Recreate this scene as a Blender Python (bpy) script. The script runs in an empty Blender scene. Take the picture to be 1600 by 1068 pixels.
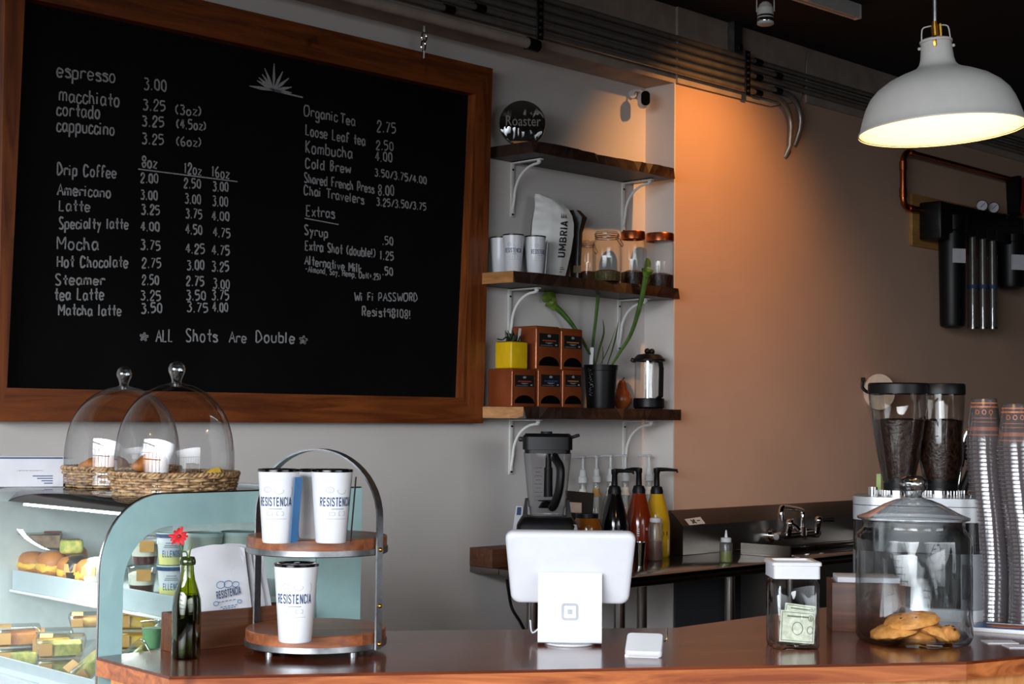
import bpy, bmesh, math, random
from math import sin, cos, pi, atan, atan2, sqrt, radians, hypot
from mathutils import Vector, Matrix
random.seed(11)
S = bpy.context.scene
COL = S.collection

# ------------------------------------------------------------------ camera
FPX, YAW, PITCH, ROLL = 2341.26, 0.782644, 0.052154, 0.0098403
_cy, _sy, _cp, _sp = cos(YAW), sin(YAW), cos(PITCH), sin(PITCH)
CF = Vector((_cp * _sy, _cp * _cy, _sp))
_r0 = Vector((_cy, -_sy, 0))
_u0 = _r0.cross(CF)
CR = _r0 * cos(ROLL) + _u0 * sin(ROLL)
CU = -_r0 * sin(ROLL) + _u0 * cos(ROLL)
CAM = Vector((0, -4.30, 1.50))
cd = bpy.data.cameras.new('camera')
cd.sensor_width = 36
cd.lens = 36 * FPX / 1600
cd.clip_start = 0.05
co = bpy.data.objects.new('camera', cd)
COL.objects.link(co)
mw = Matrix((CR, CU, -CF)).transposed().to_4x4()
mw.translation = CAM
co.matrix_world = mw
S.camera = co

# ------------------------------------------------------------------ view, world, lights
S.view_settings.view_transform = 'Standard'
S.view_settings.look = 'None'
S.view_settings.gamma = 1
S.view_settings.use_curve_mapping = False
S.view_settings.exposure = 0.0
S.cycles.use_denoising = True
S.cycles.max_bounces = 10
S.cycles.diffuse_bounces = 4
S.cycles.glossy_bounces = 5
S.cycles.transmission_bounces = 6
S.cycles.transparent_max_bounces = 40
S.cycles.caustics_reflective = False
S.cycles.caustics_refractive = False
S.cycles.sample_clamp_indirect = 4
wd = bpy.data.worlds.new('world')
S.world = wd
wd.use_nodes = True
wd.node_tree.nodes['Background'].inputs[0].default_value = (0.55, 0.62, 0.75, 1)
wd.node_tree.nodes['Background'].inputs[1].default_value = 0.05


def area(name, loc, direction, w, h, power, color, spread=180):
    l = bpy.data.lights.new(name, 'AREA')
    l.shape = 'RECTANGLE'
    l.size, l.size_y = w, h
    l.energy = power
    l.color = color
    l.spread = radians(spread)
    o = bpy.data.objects.new(name, l)
    o.location = loc
    o.rotation_euler = Vector(direction).to_track_quat('-Z', 'Y').to_euler()
    COL.objects.link(o)
    return o


# daylight arriving through the shop windows (in the left wall and in the street-side wall)
area('daylight_left', (-2.48, -3.3, 1.75), (1, 0.40, -0.46), 5.6, 2.5, 185, (0.88, 0.94, 1.0), 70)
area('daylight_front', (0.9, -8.08, 1.75), (0.0, 1, -0.46), 6.2, 2.5, 74, (0.88, 0.94, 1.0), 70)
# ceiling spot aimed at the wall beside the shelves
sl = bpy.data.lights.new('wall_spot', 'SPOT')
sl.energy = 72
sl.color = (1.0, 0.43, 0.11)
sl.spot_size = radians(84)
sl.spot_blend = 1.0
sl.shadow_soft_size = 0.025
so = bpy.data.objects.new('wall_spot', sl)
so.location = (5.06, -1.02, 3.295)
so.rotation_euler = (Vector((5.40, -0.1, 2.30)) - Vector(so.location)).to_track_quat('-Z', 'Y').to_euler()
COL.objects.link(so)


# ------------------------------------------------------------------ pixel (photo) -> point in the room
def ray(px, py):
    return CF + CR * ((px - 800) / FPX) + CU * ((534 - py) / FPX)


def P(px, py, x=None, y=None, z=None, d=None):
    r = ray(px, py)
    if x is not None:
        t = (x - CAM.x) / r.x
    elif y is not None:
        t = (y - CAM.y) / r.y
    elif z is not None:
        t = (z - CAM.z) / r.z
    else:
        t = d
    return CAM + r * t


def depth(p):
    return (Vector(p) - CAM).dot(CF)


def K(p):                     # metres per photo pixel at point p
    return depth(p) / FPX


def face(p):                  # z rotation that turns local -y towards the camera
    d = Vector(p) - CAM
    return -atan2(d.x, d.y)


def foot(px, py, z, r=0.0):   # centre of a round base whose front touches the pixel
    p = P(px, py, z=z)
    d = Vector((p.x - CAM.x, p.y - CAM.y, 0)).normalized()
    return p + d * r


# ------------------------------------------------------------------ mesh building
class MB:
    def __init__(self):
        self.bm = bmesh.new()
        self.M = Matrix.Identity(4)

    def v(self, p):
        return self.bm.verts.new(self.M @ Vector(p))

    def f(self, vs):
        try:
            return self.bm.faces.new(vs)
        except ValueError:
            return None

    def geo(self, verts, faces):
        vs = [self.v(p) for p in verts]
        for fc in faces:
            self.f([vs[i] for i in fc])
        return self

    def poly(self, pts):
        self.f([self.v(p) for p in pts])
        return self

    def box(self, c, s, rot=None, bev=0.0, seg=2):
        b = bmesh.new()
        bmesh.ops.create_cube(b, size=1)
        bmesh.ops.scale(b, vec=Vector(s), verts=b.verts)
        if bev > 0:
            bmesh.ops.bevel(b, geom=list(b.edges), offset=min(bev, min(s) * 0.49), segments=seg, affect='EDGES', profile=0.5)
        m = Matrix.Translation(Vector(c)) @ (rot.to_4x4() if rot is not None else Matrix.Identity(4))
        b.verts.index_update()
        self.geo([m @ v.co for v in b.verts], [[v.index for v in fc.verts] for fc in b.faces])
        b.free()
        return self

    def cyl(self, p0, p1, r0, r1=None, n=16, cap=True):
        return self.tube([p0, p1], [r0, r0 if r1 is None else r1], n, cap=cap)

    def lathe(self, prof, c=(0, 0, 0), n=32, cap0=False, cap1=False, sx=1.0, sy=1.0, a0=0.0):
        rings = []
        for r, z in prof:
            if r < 1e-6:
                rings.append([self.v((c[0], c[1], c[2] + z))])
            else:
                rings.append([self.v((c[0] + r * sx * cos(a0 + 2 * pi * i / n), c[1] + r * sy * sin(a0 + 2 * pi * i / n), c[2] + z)) for i in range(n)])
        for a, b in zip(rings, rings[1:]):
            for i in range(n):
                j = (i + 1) % n
                if len(a) == 1 and len(b) == 1:
                    continue
                if len(a) == 1:
                    self.f([a[0], b[j], b[i]])
                elif len(b) == 1:
                    self.f([a[i], a[j], b[0]])
                else:
                    self.f([a[i], a[j], b[j], b[i]])
        if cap0 and len(rings[0]) > 1:
            self.f(list(reversed(rings[0])))
        if cap1 and len(rings[-1]) > 1:
            self.f(rings[-1])
        return self

    def tube(self, pts, r, n=8, closed=False, cap=True, flat=1.0, up=None):
        pts = [Vector(p) for p in pts]
        k = len(pts)
        rs = r if isinstance(r, (list, tuple)) else [r] * k
        rings = []
        nrm = None
        for i in range(k):
            if closed:
                t = (pts[(i + 1) % k] - pts[i - 1])
            else:
                t = pts[min(i + 1, k - 1)] - pts[max(i - 1, 0)]
            t.normalize()
            if nrm is None:
                ref = Vector(up) if up else (Vector((0, 0, 1)) if abs(t.z) < 0.9 else Vector((1, 0, 0)))
                nrm = (ref - t * ref.dot(t)).normalized()
            else:
                nrm = (nrm - t * nrm.dot(t)).normalized()
            bn = t.cross(nrm)
            rings.append([self.v(pts[i] + (nrm * cos(2 * pi * j / n) * flat + bn * sin(2 * pi * j / n)) * rs[i]) for j in range(n)])
        rng = range(k) if closed else range(k - 1)
        for i in rng:
            a, b = rings[i], rings[(i + 1) % k]
            for j in range(n):
                m = (j + 1) % n
                self.f([a[j], a[m], b[m], b[j]])
        if cap and not closed:
            self.f(list(reversed(rings[0])))
            self.f(rings[-1])
        return self

    def strip(self, pts, w, t, side):     # flat metal strap along pts; side = direction of its width
        sd = Vector(side).normalized()
        pts = [Vector(p) for p in pts]
        k = len(pts)
        rings = []
        for i in range(k):
            tg = (pts[min(i + 1, k - 1)] - pts[max(i - 1, 0)]).normalized()
            nn = tg.cross(sd).normalized()
            rings.append([self.v(pts[i] + sd * a * w / 2 + nn * b * t / 2) for a, b in ((-1, -1), (1, -1), (1, 1), (-1, 1))])
        for a, b in zip(rings, rings[1:]):
            for j in range(4):
                m = (j + 1) % 4
                self.f([a[j], a[m], b[m], b[j]])
        self.f(list(reversed(rings[0])))
        self.f(rings[-1])
        return self

    def prism(self, poly, axis, a, b):
        def mk(p, t):
            return {'z': (p[0], p[1], t), 'y': (p[0], t, p[1]), 'x': (t, p[0], p[1])}[axis]
        va = [self.v(mk(p, a)) for p in poly]
        vb = [self.v(mk(p, b)) for p in poly]
        self.f(list(reversed(va)))
        self.f(vb)
        k = len(poly)
        for i in range(k):
            j = (i + 1) % k
            self.f([va[i], va[j], vb[j], vb[i]])
        return self

    def frame(self, outer, inner, a, b, axis='y'):   # ring between two outlines with equal point counts, extruded
        def mk(p, t):
            return {'z': (p[0], p[1], t), 'y': (p[0], t, p[1]), 'x': (t, p[0], p[1])}[axis]
        oa, ob = [self.v(mk(p, a)) for p in outer], [self.v(mk(p, b)) for p in outer]
        ia, ib = [self.v(mk(p, a)) for p in inner], [self.v(mk(p, b)) for p in inner]
        k = len(outer)
        for i in range(k):
            j = (i + 1) % k
            self.f([oa[i], oa[j], ia[j], ia[i]])
            self.f([ob[i], ib[i], ib[j], ob[j]])
            self.f([oa[i], ob[i], ob[j], oa[j]])
            self.f([ia[i], ia[j], ib[j], ib[i]])
        return self

    def sph(self, c, r, n=16, m=10, s=(1, 1, 1)):
        prof = [(0, -1)] + [(cos(-pi / 2 + pi * i / m), sin(-pi / 2 + pi * i / m)) for i in range(1, m)] + [(0, 1)]
        old = self.M.copy()
        self.M = old @ Matrix.Translation(Vector(c)) @ Matrix.Diagonal((r * s[0], r * s[1], r * s[2], 1))
        self.lathe(prof, n=n)
        self.M = old
        return self

    def jitter(self, amt, seed=0):
        rr = random.Random(seed)
        for v in self.bm.verts:
            v.co += Vector((rr.uniform(-amt, amt), rr.uniform(-amt, amt), rr.uniform(-amt, amt)))
        return self

    def build(self, name, m, parent=None, smooth=35, loc=None, rotz=None):
        bmesh.ops.recalc_face_normals(self.bm, faces=self.bm.faces)
        me = bpy.data.meshes.new(name)
        self.bm.to_mesh(me)
        self.bm.free()
        if smooth:
            for p in me.polygons:
                p.use_smooth = True
            me.set_sharp_from_angle(angle=radians(smooth))
        me.materials.append(m)
        o = bpy.data.objects.new(name, me)
        COL.objects.link(o)
        if parent is not None:
            o.parent = parent
        if loc is not None:
            o.location = loc
        if rotz is not None:
            o.rotation_euler = (0, 0, rotz)
        return o


def tag(o, label, cat, group=None, kind=None):
    o['label'] = label
    o['category'] = cat
    if group:
        o['group'] = group
    if kind:
        o['kind'] = kind
    return o


def thing(name, label, cat, loc=(0, 0, 0), rotz=0.0, group=None):
    o = bpy.data.objects.new(name, None)
    o.empty_display_size = 0.05
    COL.objects.link(o)
    o.location = loc
    o.rotation_euler = (0, 0, rotz)
    return tag(o, label, cat, group)


def struct(o):
    o['kind'] = 'structure'
    return o


def dup(root, label=None, loc=None, rotz=None):
    def cp(o, par):
        c = o.copy()
        COL.objects.link(c)
        if par is not None:
            c.parent = par
        for ch in list(kids.get(o.name, ())):
            cp(ch, c)
        return c
    kids = {}
    for o in list(root.children_recursive):
        kids.setdefault(o.parent.name, []).append(o)
    r = cp(root, None)
    if label:
        r['label'] = label
    if loc is not None:
        r.location = loc
    if rotz is not None:
        r.rotation_euler = (r.rotation_euler.x, r.rotation_euler.y, rotz)
    return r


def catmull(pts, k=5, closed=False):
    pts = [Vector(p) for p in pts]
    n = len(pts)
    if n < 3:
        return pts
    out = []
    for i in range(n if closed else n - 1):
        g = lambda j: pts[j % n] if closed else pts[max(0, min(n - 1, j))]
        p0, p1, p2, p3 = g(i - 1), g(i), g(i + 1), g(i + 2)
        for s in range(k):
            t = s / k
            out.append(0.5 * ((2 * p1) + (p2 - p0) * t + (2 * p0 - 5 * p1 + 4 * p2 - p3) * t * t + (3 * p1 - p0 - 3 * p2 + p3) * t ** 3))
    if not closed:
        out.append(pts[-1])
    return out


def rrect(w, h, r, n=5, cx=0.0, cy=0.0):
    pts = []
    for qx, qy, a in ((1, 1, 0), (-1, 1, 90), (-1, -1, 180), (1, -1, 270)):
        for i in range(n + 1):
            t = radians(a + 90 * i / n)
            pts.append((cx + qx * (w / 2 - r) + r * cos(t), cy + qy * (h / 2 - r) + r * sin(t)))
    return pts


_tc = {}
_O = [(.44, .5), (.44, .74), (.41, .87), (.31, .93), (.13, .93), (.03, .87), (0, .74), (0, .26), (.03, .13), (.13, .07), (.31, .07), (.41, .13), (.44, .26), (.44, .5)]
BLK = {
 'R': [[(0, 0), (0, 1)], [(0, .92), (.28, .92), (.41, .85), (.44, .72), (.41, .58), (.28, .5), (0, .5)], [(.2, .5), (.44, 0)]],
 'E': [[(0, 0), (0, 1)], [(0, .92), (.42, .92)], [(0, .5), (.38, .5)], [(0, .08), (.42, .08)]],
 'S': [[(.44, .74), (.42, .87), (.32, .93), (.12, .93), (.02, .86), (0, .74), (.04, .62), (.2, .52), (.37, .43), (.44, .3), (.42, .14), (.32, .07), (.12, .07), (.02, .14), (0, .28)]],
 'I': [[(0, 0), (0, 1)]], 'T': [[(.22, 0), (.22, 1)], [(0, .92), (.44, .92)]], 'N': [[(0, 0), (0, 1)], [(.46, 0), (.46, 1)], [(0, 1), (.46, 0)]],
 'C': [[(.44, .70), (.42, .86), (.32, .93), (.12, .93), (.02, .86), (0, .7), (0, .3), (.02, .14), (.12, .07), (.32, .07), (.42, .14), (.44, .30)]],
 'A': [[(0, 0), (.24, 1)], [(.24, 1), (.48, 0)], [(.08, .28), (.40, .28)]],
 'U': [[(0, 1), (0, .3), (.02, .14), (.12, .07), (.32, .07), (.42, .14), (.44, .3), (.44, 1)]],
 'M': [[(0, 0), (0, 1)], [(.6, 0), (.6, 1)], [(0, 1), (.3, .25)], [(.3, .25), (.6, 1)]],
 'B': [[(0, 0), (0, 1)], [(0, .92), (.28, .92), (.39, .85), (.41, .72), (.38, .6), (.26, .52), (0, .52)], [(.26, .52), (.40, .44), (.44, .3), (.42, .15), (.3, .08), (0, .08)]],
 'L': [[(0, 0), (0, 1)], [(0, .08), (.4, .08)]], 'O': [_O], 'G': [[(.44, .70), (.42, .86), (.32, .93), (.12, .93), (.02, .86), (0, .7), (0, .3), (.02, .14), (.12, .07), (.32, .07), (.44, .14), (.44, .46), (.24, .46)]],
 'D': [[(0, 0), (0, 1)], [(0, .92), (.26, .92), (.4, .84), (.44, .7), (.44, .3), (.4, .16), (.26, .08), (0, .08)]], ' ': [],
}


def block_geo(s, wt=.17):      # bold condensed capitals, as quads in a unit box
    key = (s, 'block', wt)
    if key in _tc:
        return _tc[key]
    vs, fs, adv = [], [], 0.0
    for ch in s:
        st = BLK[ch]
        wd_ = max([p[0] for k in st for p in k], default=.3)
        for k in st:
            pts = []
            for a, b in zip(k, k[1:]):
                n = max(1, int(hypot(b[0] - a[0], b[1] - a[1]) / .2))
                pts += [(a[0] + (b[0] - a[0]) * i / n, a[1] + (b[1] - a[1]) * i / n) for i in range(n)]
            pts.append(k[-1])
            base = len(vs)
            for i, p in enumerate(pts):
                q0, q1 = pts[max(0, i - 1)], pts[min(len(pts) - 1, i + 1)]
                l = hypot(q1[0] - q0[0], q1[1] - q0[1]) or 1
                nx, ny = -(q1[1] - q0[1]) / l * wt / 2, (q1[0] - q0[0]) / l * wt / 2
                x = p[0] + adv + wt / 2
                vs += [(x + nx, p[1] + ny), (x - nx, p[1] - ny)]
            for i in range(len(pts) - 1):
                j = base + 2 * i
                fs.append([j, j + 1, j + 3, j + 2])
        adv += wd_ + wt + .13
    adv -= .13
    vs = [(x / adv, min(1, max(0, y))) for x, y in vs]
    _tc[key] = (vs, fs)
    return _tc[key]


def text_geo(s, bold=0.0):
    if bold == 'block':
        return block_geo(s)
    key = (s, bold)
    if key not in _tc:
        cu = bpy.data.curves.new('lettering', 'FONT')
        cu.body = s
        cu.offset = bold
        cu.resolution_u = 2
        ob = bpy.data.objects.new('lettering', cu)
        COL.objects.link(ob)
        dg = bpy.context.evaluated_depsgraph_get()
        me = bpy.data.meshes.new_from_object(ob.evaluated_get(dg))
        vs = [v.co.copy() for v in me.vertices]
        fs = [list(p.vertices) for p in me.polygons]
        COL.objects.unlink(ob)
        bpy.data.objects.remove(ob)
        bpy.data.curves.remove(cu)
        bpy.data.meshes.remove(me)
        x0, x1 = min(v.x for v in vs), max(v.x for v in vs)
        y0, y1 = min(v.y for v in vs), max(v.y for v in vs)
        vs = [((v.x - x0) / (x1 - x0), (v.y - y0) / (y1 - y0)) for v in vs]
        _tc[key] = (vs, fs)
    return _tc[key]


def text_flat(mb, s, o, ex, ez, bold=0.0):       # lower-left corner o, full width vector ex, full height vector ez
    vs, fs = text_geo(s, bold)
    o, ex, ez = Vector(o), Vector(ex), Vector(ez)
    mb.geo([o + ex * a + ez * b for a, b in vs], fs)


def text_wrap(mb, s, w, h, z0, rad, ang=0.0, bold=0.0, eps=0.0004, slope=0.0, c=(0, 0)):   # round a vertical body, front = local -y
    vs, fs = text_geo(s, bold)
    out = []
    for a, b in vs:
        z = z0 + h * b + slope * (a - 0.5) * w
        r = rad(z) + eps
        t = ang + (a - 0.5) * w / r
        out.append((c[0] + r * sin(t), c[1] - r * cos(t), z))
    mb.geo(out, fs)


def line_wrap(mb, pts, wd, rad, eps=0.0004):     # thin line on a round body; pts are (arc x, z)
    for (x0, z0), (x1, z1) in zip(pts, pts[1:]):
        d = Vector((x1 - x0, z1 - z0))
        if d.length < 1e-7:
            continue
        nrm = Vector((-d.y, d.x)).normalized() * wd / 2
        q = []
        for x, z in ((x0 + nrm.x, z0 + nrm.y), (x0 - nrm.x, z0 - nrm.y), (x1 - nrm.x, z1 - nrm.y), (x1 + nrm.x, z1 + nrm.y)):
            r = rad(z) + eps
            q.append((r * sin(x / r), -r * cos(x / r), z))
        mb.poly(q)


# ------------------------------------------------------------------ materials
def lin(c):
    return tuple((v / 255 / 12.92 if v / 255 <= 0.04045 else ((v / 255 + 0.055) / 1.055) ** 2.4) for v in c) + (1,)


def _new(name):
    m = bpy.data.materials.new(name)
    m.use_nodes = True
    return m, m.node_tree, m.node_tree.nodes, m.node_tree.links


def mat(name, c, rough=0.5, metal=0.0, var=0.08, scale=30.0, bump=0.0, spec=0.5, coat=0.0, stretch=(1, 1, 1), sss=0.0, emit=None, c2=None):
    m, nt, N, L = _new(name)
    b = N['Principled BSDF']
    b.inputs['Roughness'].default_value = rough
    b.inputs['Metallic'].default_value = metal
    b.inputs['Specular IOR Level'].default_value = spec
    b.inputs['Coat Weight'].default_value = coat
    b.inputs['Coat Roughness'].default_value = 0.08
    if sss:
        b.inputs['Subsurface Weight'].default_value = sss
        b.inputs['Subsurface Radius'].default_value = (0.01, 0.008, 0.006)
    tc = N.new('ShaderNodeTexCoord')
    mp = N.new('ShaderNodeMapping')
    mp.inputs['Scale'].default_value = stretch
    nz = N.new('ShaderNodeTexNoise')
    nz.inputs['Scale'].default_value = scale
    nz.inputs['Detail'].default_value = 4
    L.new(tc.outputs['Object'], mp.inputs['Vector'])
    L.new(mp.outputs['Vector'], nz.inputs['Vector'])
    rp = N.new('ShaderNodeValToRGB')
    l = lin(c)
    if c2 is None:
        rp.color_ramp.elements[0].color = tuple(v * (1 - var) for v in l[:3]) + (1,)
        rp.color_ramp.elements[1].color = tuple(min(1, v * (1 + var)) for v in l[:3]) + (1,)
    else:
        rp.color_ramp.elements[0].color = lin(c2)
        rp.color_ramp.elements[1].color = l
    rp.color_ramp.elements[0].position = 0.35
    rp.color_ramp.elements[1].position = 0.65
    L.new(nz.outputs['Fac'], rp.inputs['Fac'])
    L.new(rp.outputs['Color'], b.inputs['Base Color'])
    if bump:
        bp = N.new('ShaderNodeBump')
        bp.inputs['Strength'].default_value = bump
        bp.inputs['Distance'].default_value = 0.002
        L.new(nz.outputs['Fac'], bp.inputs['Height'])
        L.new(bp.outputs['Normal'], b.inputs['Normal'])
    if emit:
        b.inputs['Emission Color'].default_value = lin(emit[0])
        b.inputs['Emission Strength'].default_value = emit[1]
    return m


def wood(name, dark, light, rough=0.4, axis=0, grain=14.0, coat=0.0, rot=0.0, plank=0.0, knots=True, plank_axis=1):
    m, nt, N, L = _new(name)
    b = N['Principled BSDF']
    b.inputs['Roughness'].default_value = rough
    b.inputs['Coat Weight'].default_value = coat
    b.inputs['Coat Roughness'].default_value = 0.09
    tc = N.new('ShaderNodeTexCoord')
    mr = N.new('ShaderNodeMapping')
    mr.inputs['Rotation'].default_value = (0, 0, rot)
    L.new(tc.outputs['Object'], mr.inputs['Vector'])
    vec = mr.outputs['Vector']
    mp = N.new('ShaderNodeMapping')
    sc = [grain * 3.0] * 3
    sc[axis] = grain * 0.22
    mp.inputs['Scale'].default_value = sc
    add = N.new('ShaderNodeVectorMath')
    add.operation = 'ADD'
    L.new(vec, add.inputs[0])
    wn = None
    if plank:
        sx = N.new('ShaderNodeSeparateXYZ')
        L.new(vec, sx.inputs[0])
        mu = N.new('ShaderNodeMath')
        mu.operation = 'MULTIPLY'
        mu.inputs[1].default_value = 1.0 / plank
        L.new(sx.outputs[plank_axis], mu.inputs[0])
        fl = N.new('ShaderNodeMath')
        fl.operation = 'FLOOR'
        L.new(mu.outputs[0], fl.inputs[0])
        wn = N.new('ShaderNodeTexWhiteNoise')
        wn.noise_dimensions = '1D'
        L.new(fl.outputs[0], wn.inputs['W'])
        L.new(wn.outputs['Color'], add.inputs[1])
    L.new(add.outputs[0], mp.inputs['Vector'])
    n1 = N.new('ShaderNodeTexNoise')
    n1.inputs['Scale'].default_value = 1.0
    n1.inputs['Detail'].default_value = 6
    n1.inputs['Roughness'].default_value = 0.62
    n1.inputs['Distortion'].default_value = 1.2
    L.new(mp.outputs['Vector'], n1.inputs['Vector'])
    rp = N.new('ShaderNodeValToRGB')
    rp.color_ramp.elements[0].position = 0.33
    rp.color_ramp.elements[1].position = 0.68
    rp.color_ramp.elements[0].color = lin(dark)
    rp.color_ramp.elements[1].color = lin(light)
    L.new(n1.outputs['Fac'], rp.inputs['Fac'])
    col = rp.outputs['Color']
    if knots:
        n2 = N.new('ShaderNodeTexNoise')
        n2.inputs['Scale'].default_value = 9.0
        n2.inputs['Detail'].default_value = 2
        L.new(vec, n2.inputs['Vector'])
        r2 = N.new('ShaderNodeValToRGB')
        r2.color_ramp.elements[0].position = 0.70
        r2.color_ramp.elements[1].position = 0.78
        r2.color_ramp.elements[0].color = (1, 1, 1, 1)
        r2.color_ramp.elements[1].color = (0.25, 0.2, 0.18, 1)
        L.new(n2.outputs['Fac'], r2.inputs['Fac'])
        mx = N.new('ShaderNodeMix')
        mx.data_type = 'RGBA'
        mx.blend_type = 'MULTIPLY'
        mx.inputs['Factor'].default_value = 0.9
        L.new(col, mx.inputs['A'])
        L.new(r2.outputs['Color'], mx.inputs['B'])
        col = mx.outputs['Result']
    if wn is not None:
        mr2 = N.new('ShaderNodeMapRange')
        mr2.inputs['To Min'].default_value = 0.7
        mr2.inputs['To Max'].default_value = 1.15
        L.new(wn.outputs['Value'], mr2.inputs['Value'])
        mx2 = N.new('ShaderNodeVectorMath')
        mx2.operation = 'SCALE'
        L.new(col, mx2.inputs[0])
        L.new(mr2.outputs['Result'], mx2.inputs['Scale'])
        col = mx2.outputs['Vector']
    L.new(col, b.inputs['Base Color'])
    bp = N.new('ShaderNodeBump')
    bp.inputs['Strength'].default_value = 0.12
    bp.inputs['Distance'].default_value = 0.001
    L.new(n1.outputs['Fac'], bp.inputs['Height'])
    L.new(bp.outputs['Normal'], b.inputs['Normal'])
    return m


def glass(name, tint=(1, 1, 1), edge=(0.55, 0.58, 0.58), refl=0.06, power=3.0, rough=0.02, wave=0.0, body=0.0, bodycol=(0.8, 0.8, 0.8), wscale=12.0):
    """thin-walled glass: clear where faced, mirror-like and darker towards its silhouette"""
    m, nt, N, L = _new(name)
    N.remove(N['Principled BSDF'])
    out = N['Material Output']
    lw = N.new('ShaderNodeLayerWeight')
    lw.inputs['Blend'].default_value = 0.5
    pw = N.new('ShaderNodeMath')
    pw.operation = 'POWER'
    pw.inputs[1].default_value = power
    L.new(lw.outputs['Facing'], pw.inputs[0])
    ma = N.new('ShaderNodeMapRange')
    ma.inputs['To Min'].default_value = refl
    ma.inputs['To Max'].default_value = 0.75
    L.new(pw.outputs[0], ma.inputs['Value'])
    tr = N.new('ShaderNodeBsdfTransparent')
    mc = N.new('ShaderNodeMix')
    mc.data_type = 'RGBA'
    mc.inputs['A'].default_value = tuple(tint) + (1,)
    mc.inputs['B'].default_value = tuple(edge) + (1,)
    L.new(pw.outputs[0], mc.inputs['Factor'])
    L.new(mc.outputs['Result'], tr.inputs['Color'])
    gl = N.new('ShaderNodeBsdfGlossy')
    gl.inputs['Roughness'].default_value = rough
    mx = N.new('ShaderNodeMixShader')
    L.new(ma.outputs['Result'], mx.inputs['Fac'])
    base = tr.outputs[0]
    if body:
        df = N.new('ShaderNodeBsdfDiffuse')
        df.inputs['Color'].default_value = tuple(bodycol) + (1,)
        m0 = N.new('ShaderNodeMixShader')
        m0.inputs['Fac'].default_value = body
        L.new(tr.outputs[0], m0.inputs[1])
        L.new(df.outputs[0], m0.inputs[2])
        base = m0.outputs[0]
    L.new(base, mx.inputs[1])
    L.new(gl.outputs[0], mx.inputs[2])
    if wave:
        tc = N.new('ShaderNodeTexCoord')
        mp = N.new('ShaderNodeMapping')
        mp.inputs['Scale'].default_value = (1, 1, 0.35)
        nz = N.new('ShaderNodeTexNoise')
        nz.inputs['Scale'].default_value = wscale
        nz.inputs['Detail'].default_value = 1
        bp = N.new('ShaderNodeBump')
        bp.inputs['Strength'].default_value = wave
        bp.inputs['Distance'].default_value = 0.02
        L.new(tc.outputs['Object'], mp.inputs['Vector'])
        L.new(mp.outputs['Vector'], nz.inputs['Vector'])
        L.new(nz.outputs['Fac'], bp.inputs['Height'])
        L.new(bp.outputs['Normal'], gl.inputs['Normal'])
    L.new(mx.outputs[0], out.inputs['Surface'])
    return m


def glow(name, c, s):
    m, nt, N, L = _new(name)
    b = N['Principled BSDF']
    b.inputs['Base Color'].default_value = lin(c)
    b.inputs['Emission Color'].default_value = lin(c)
    b.inputs['Emission Strength'].default_value = s
    return m


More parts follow.
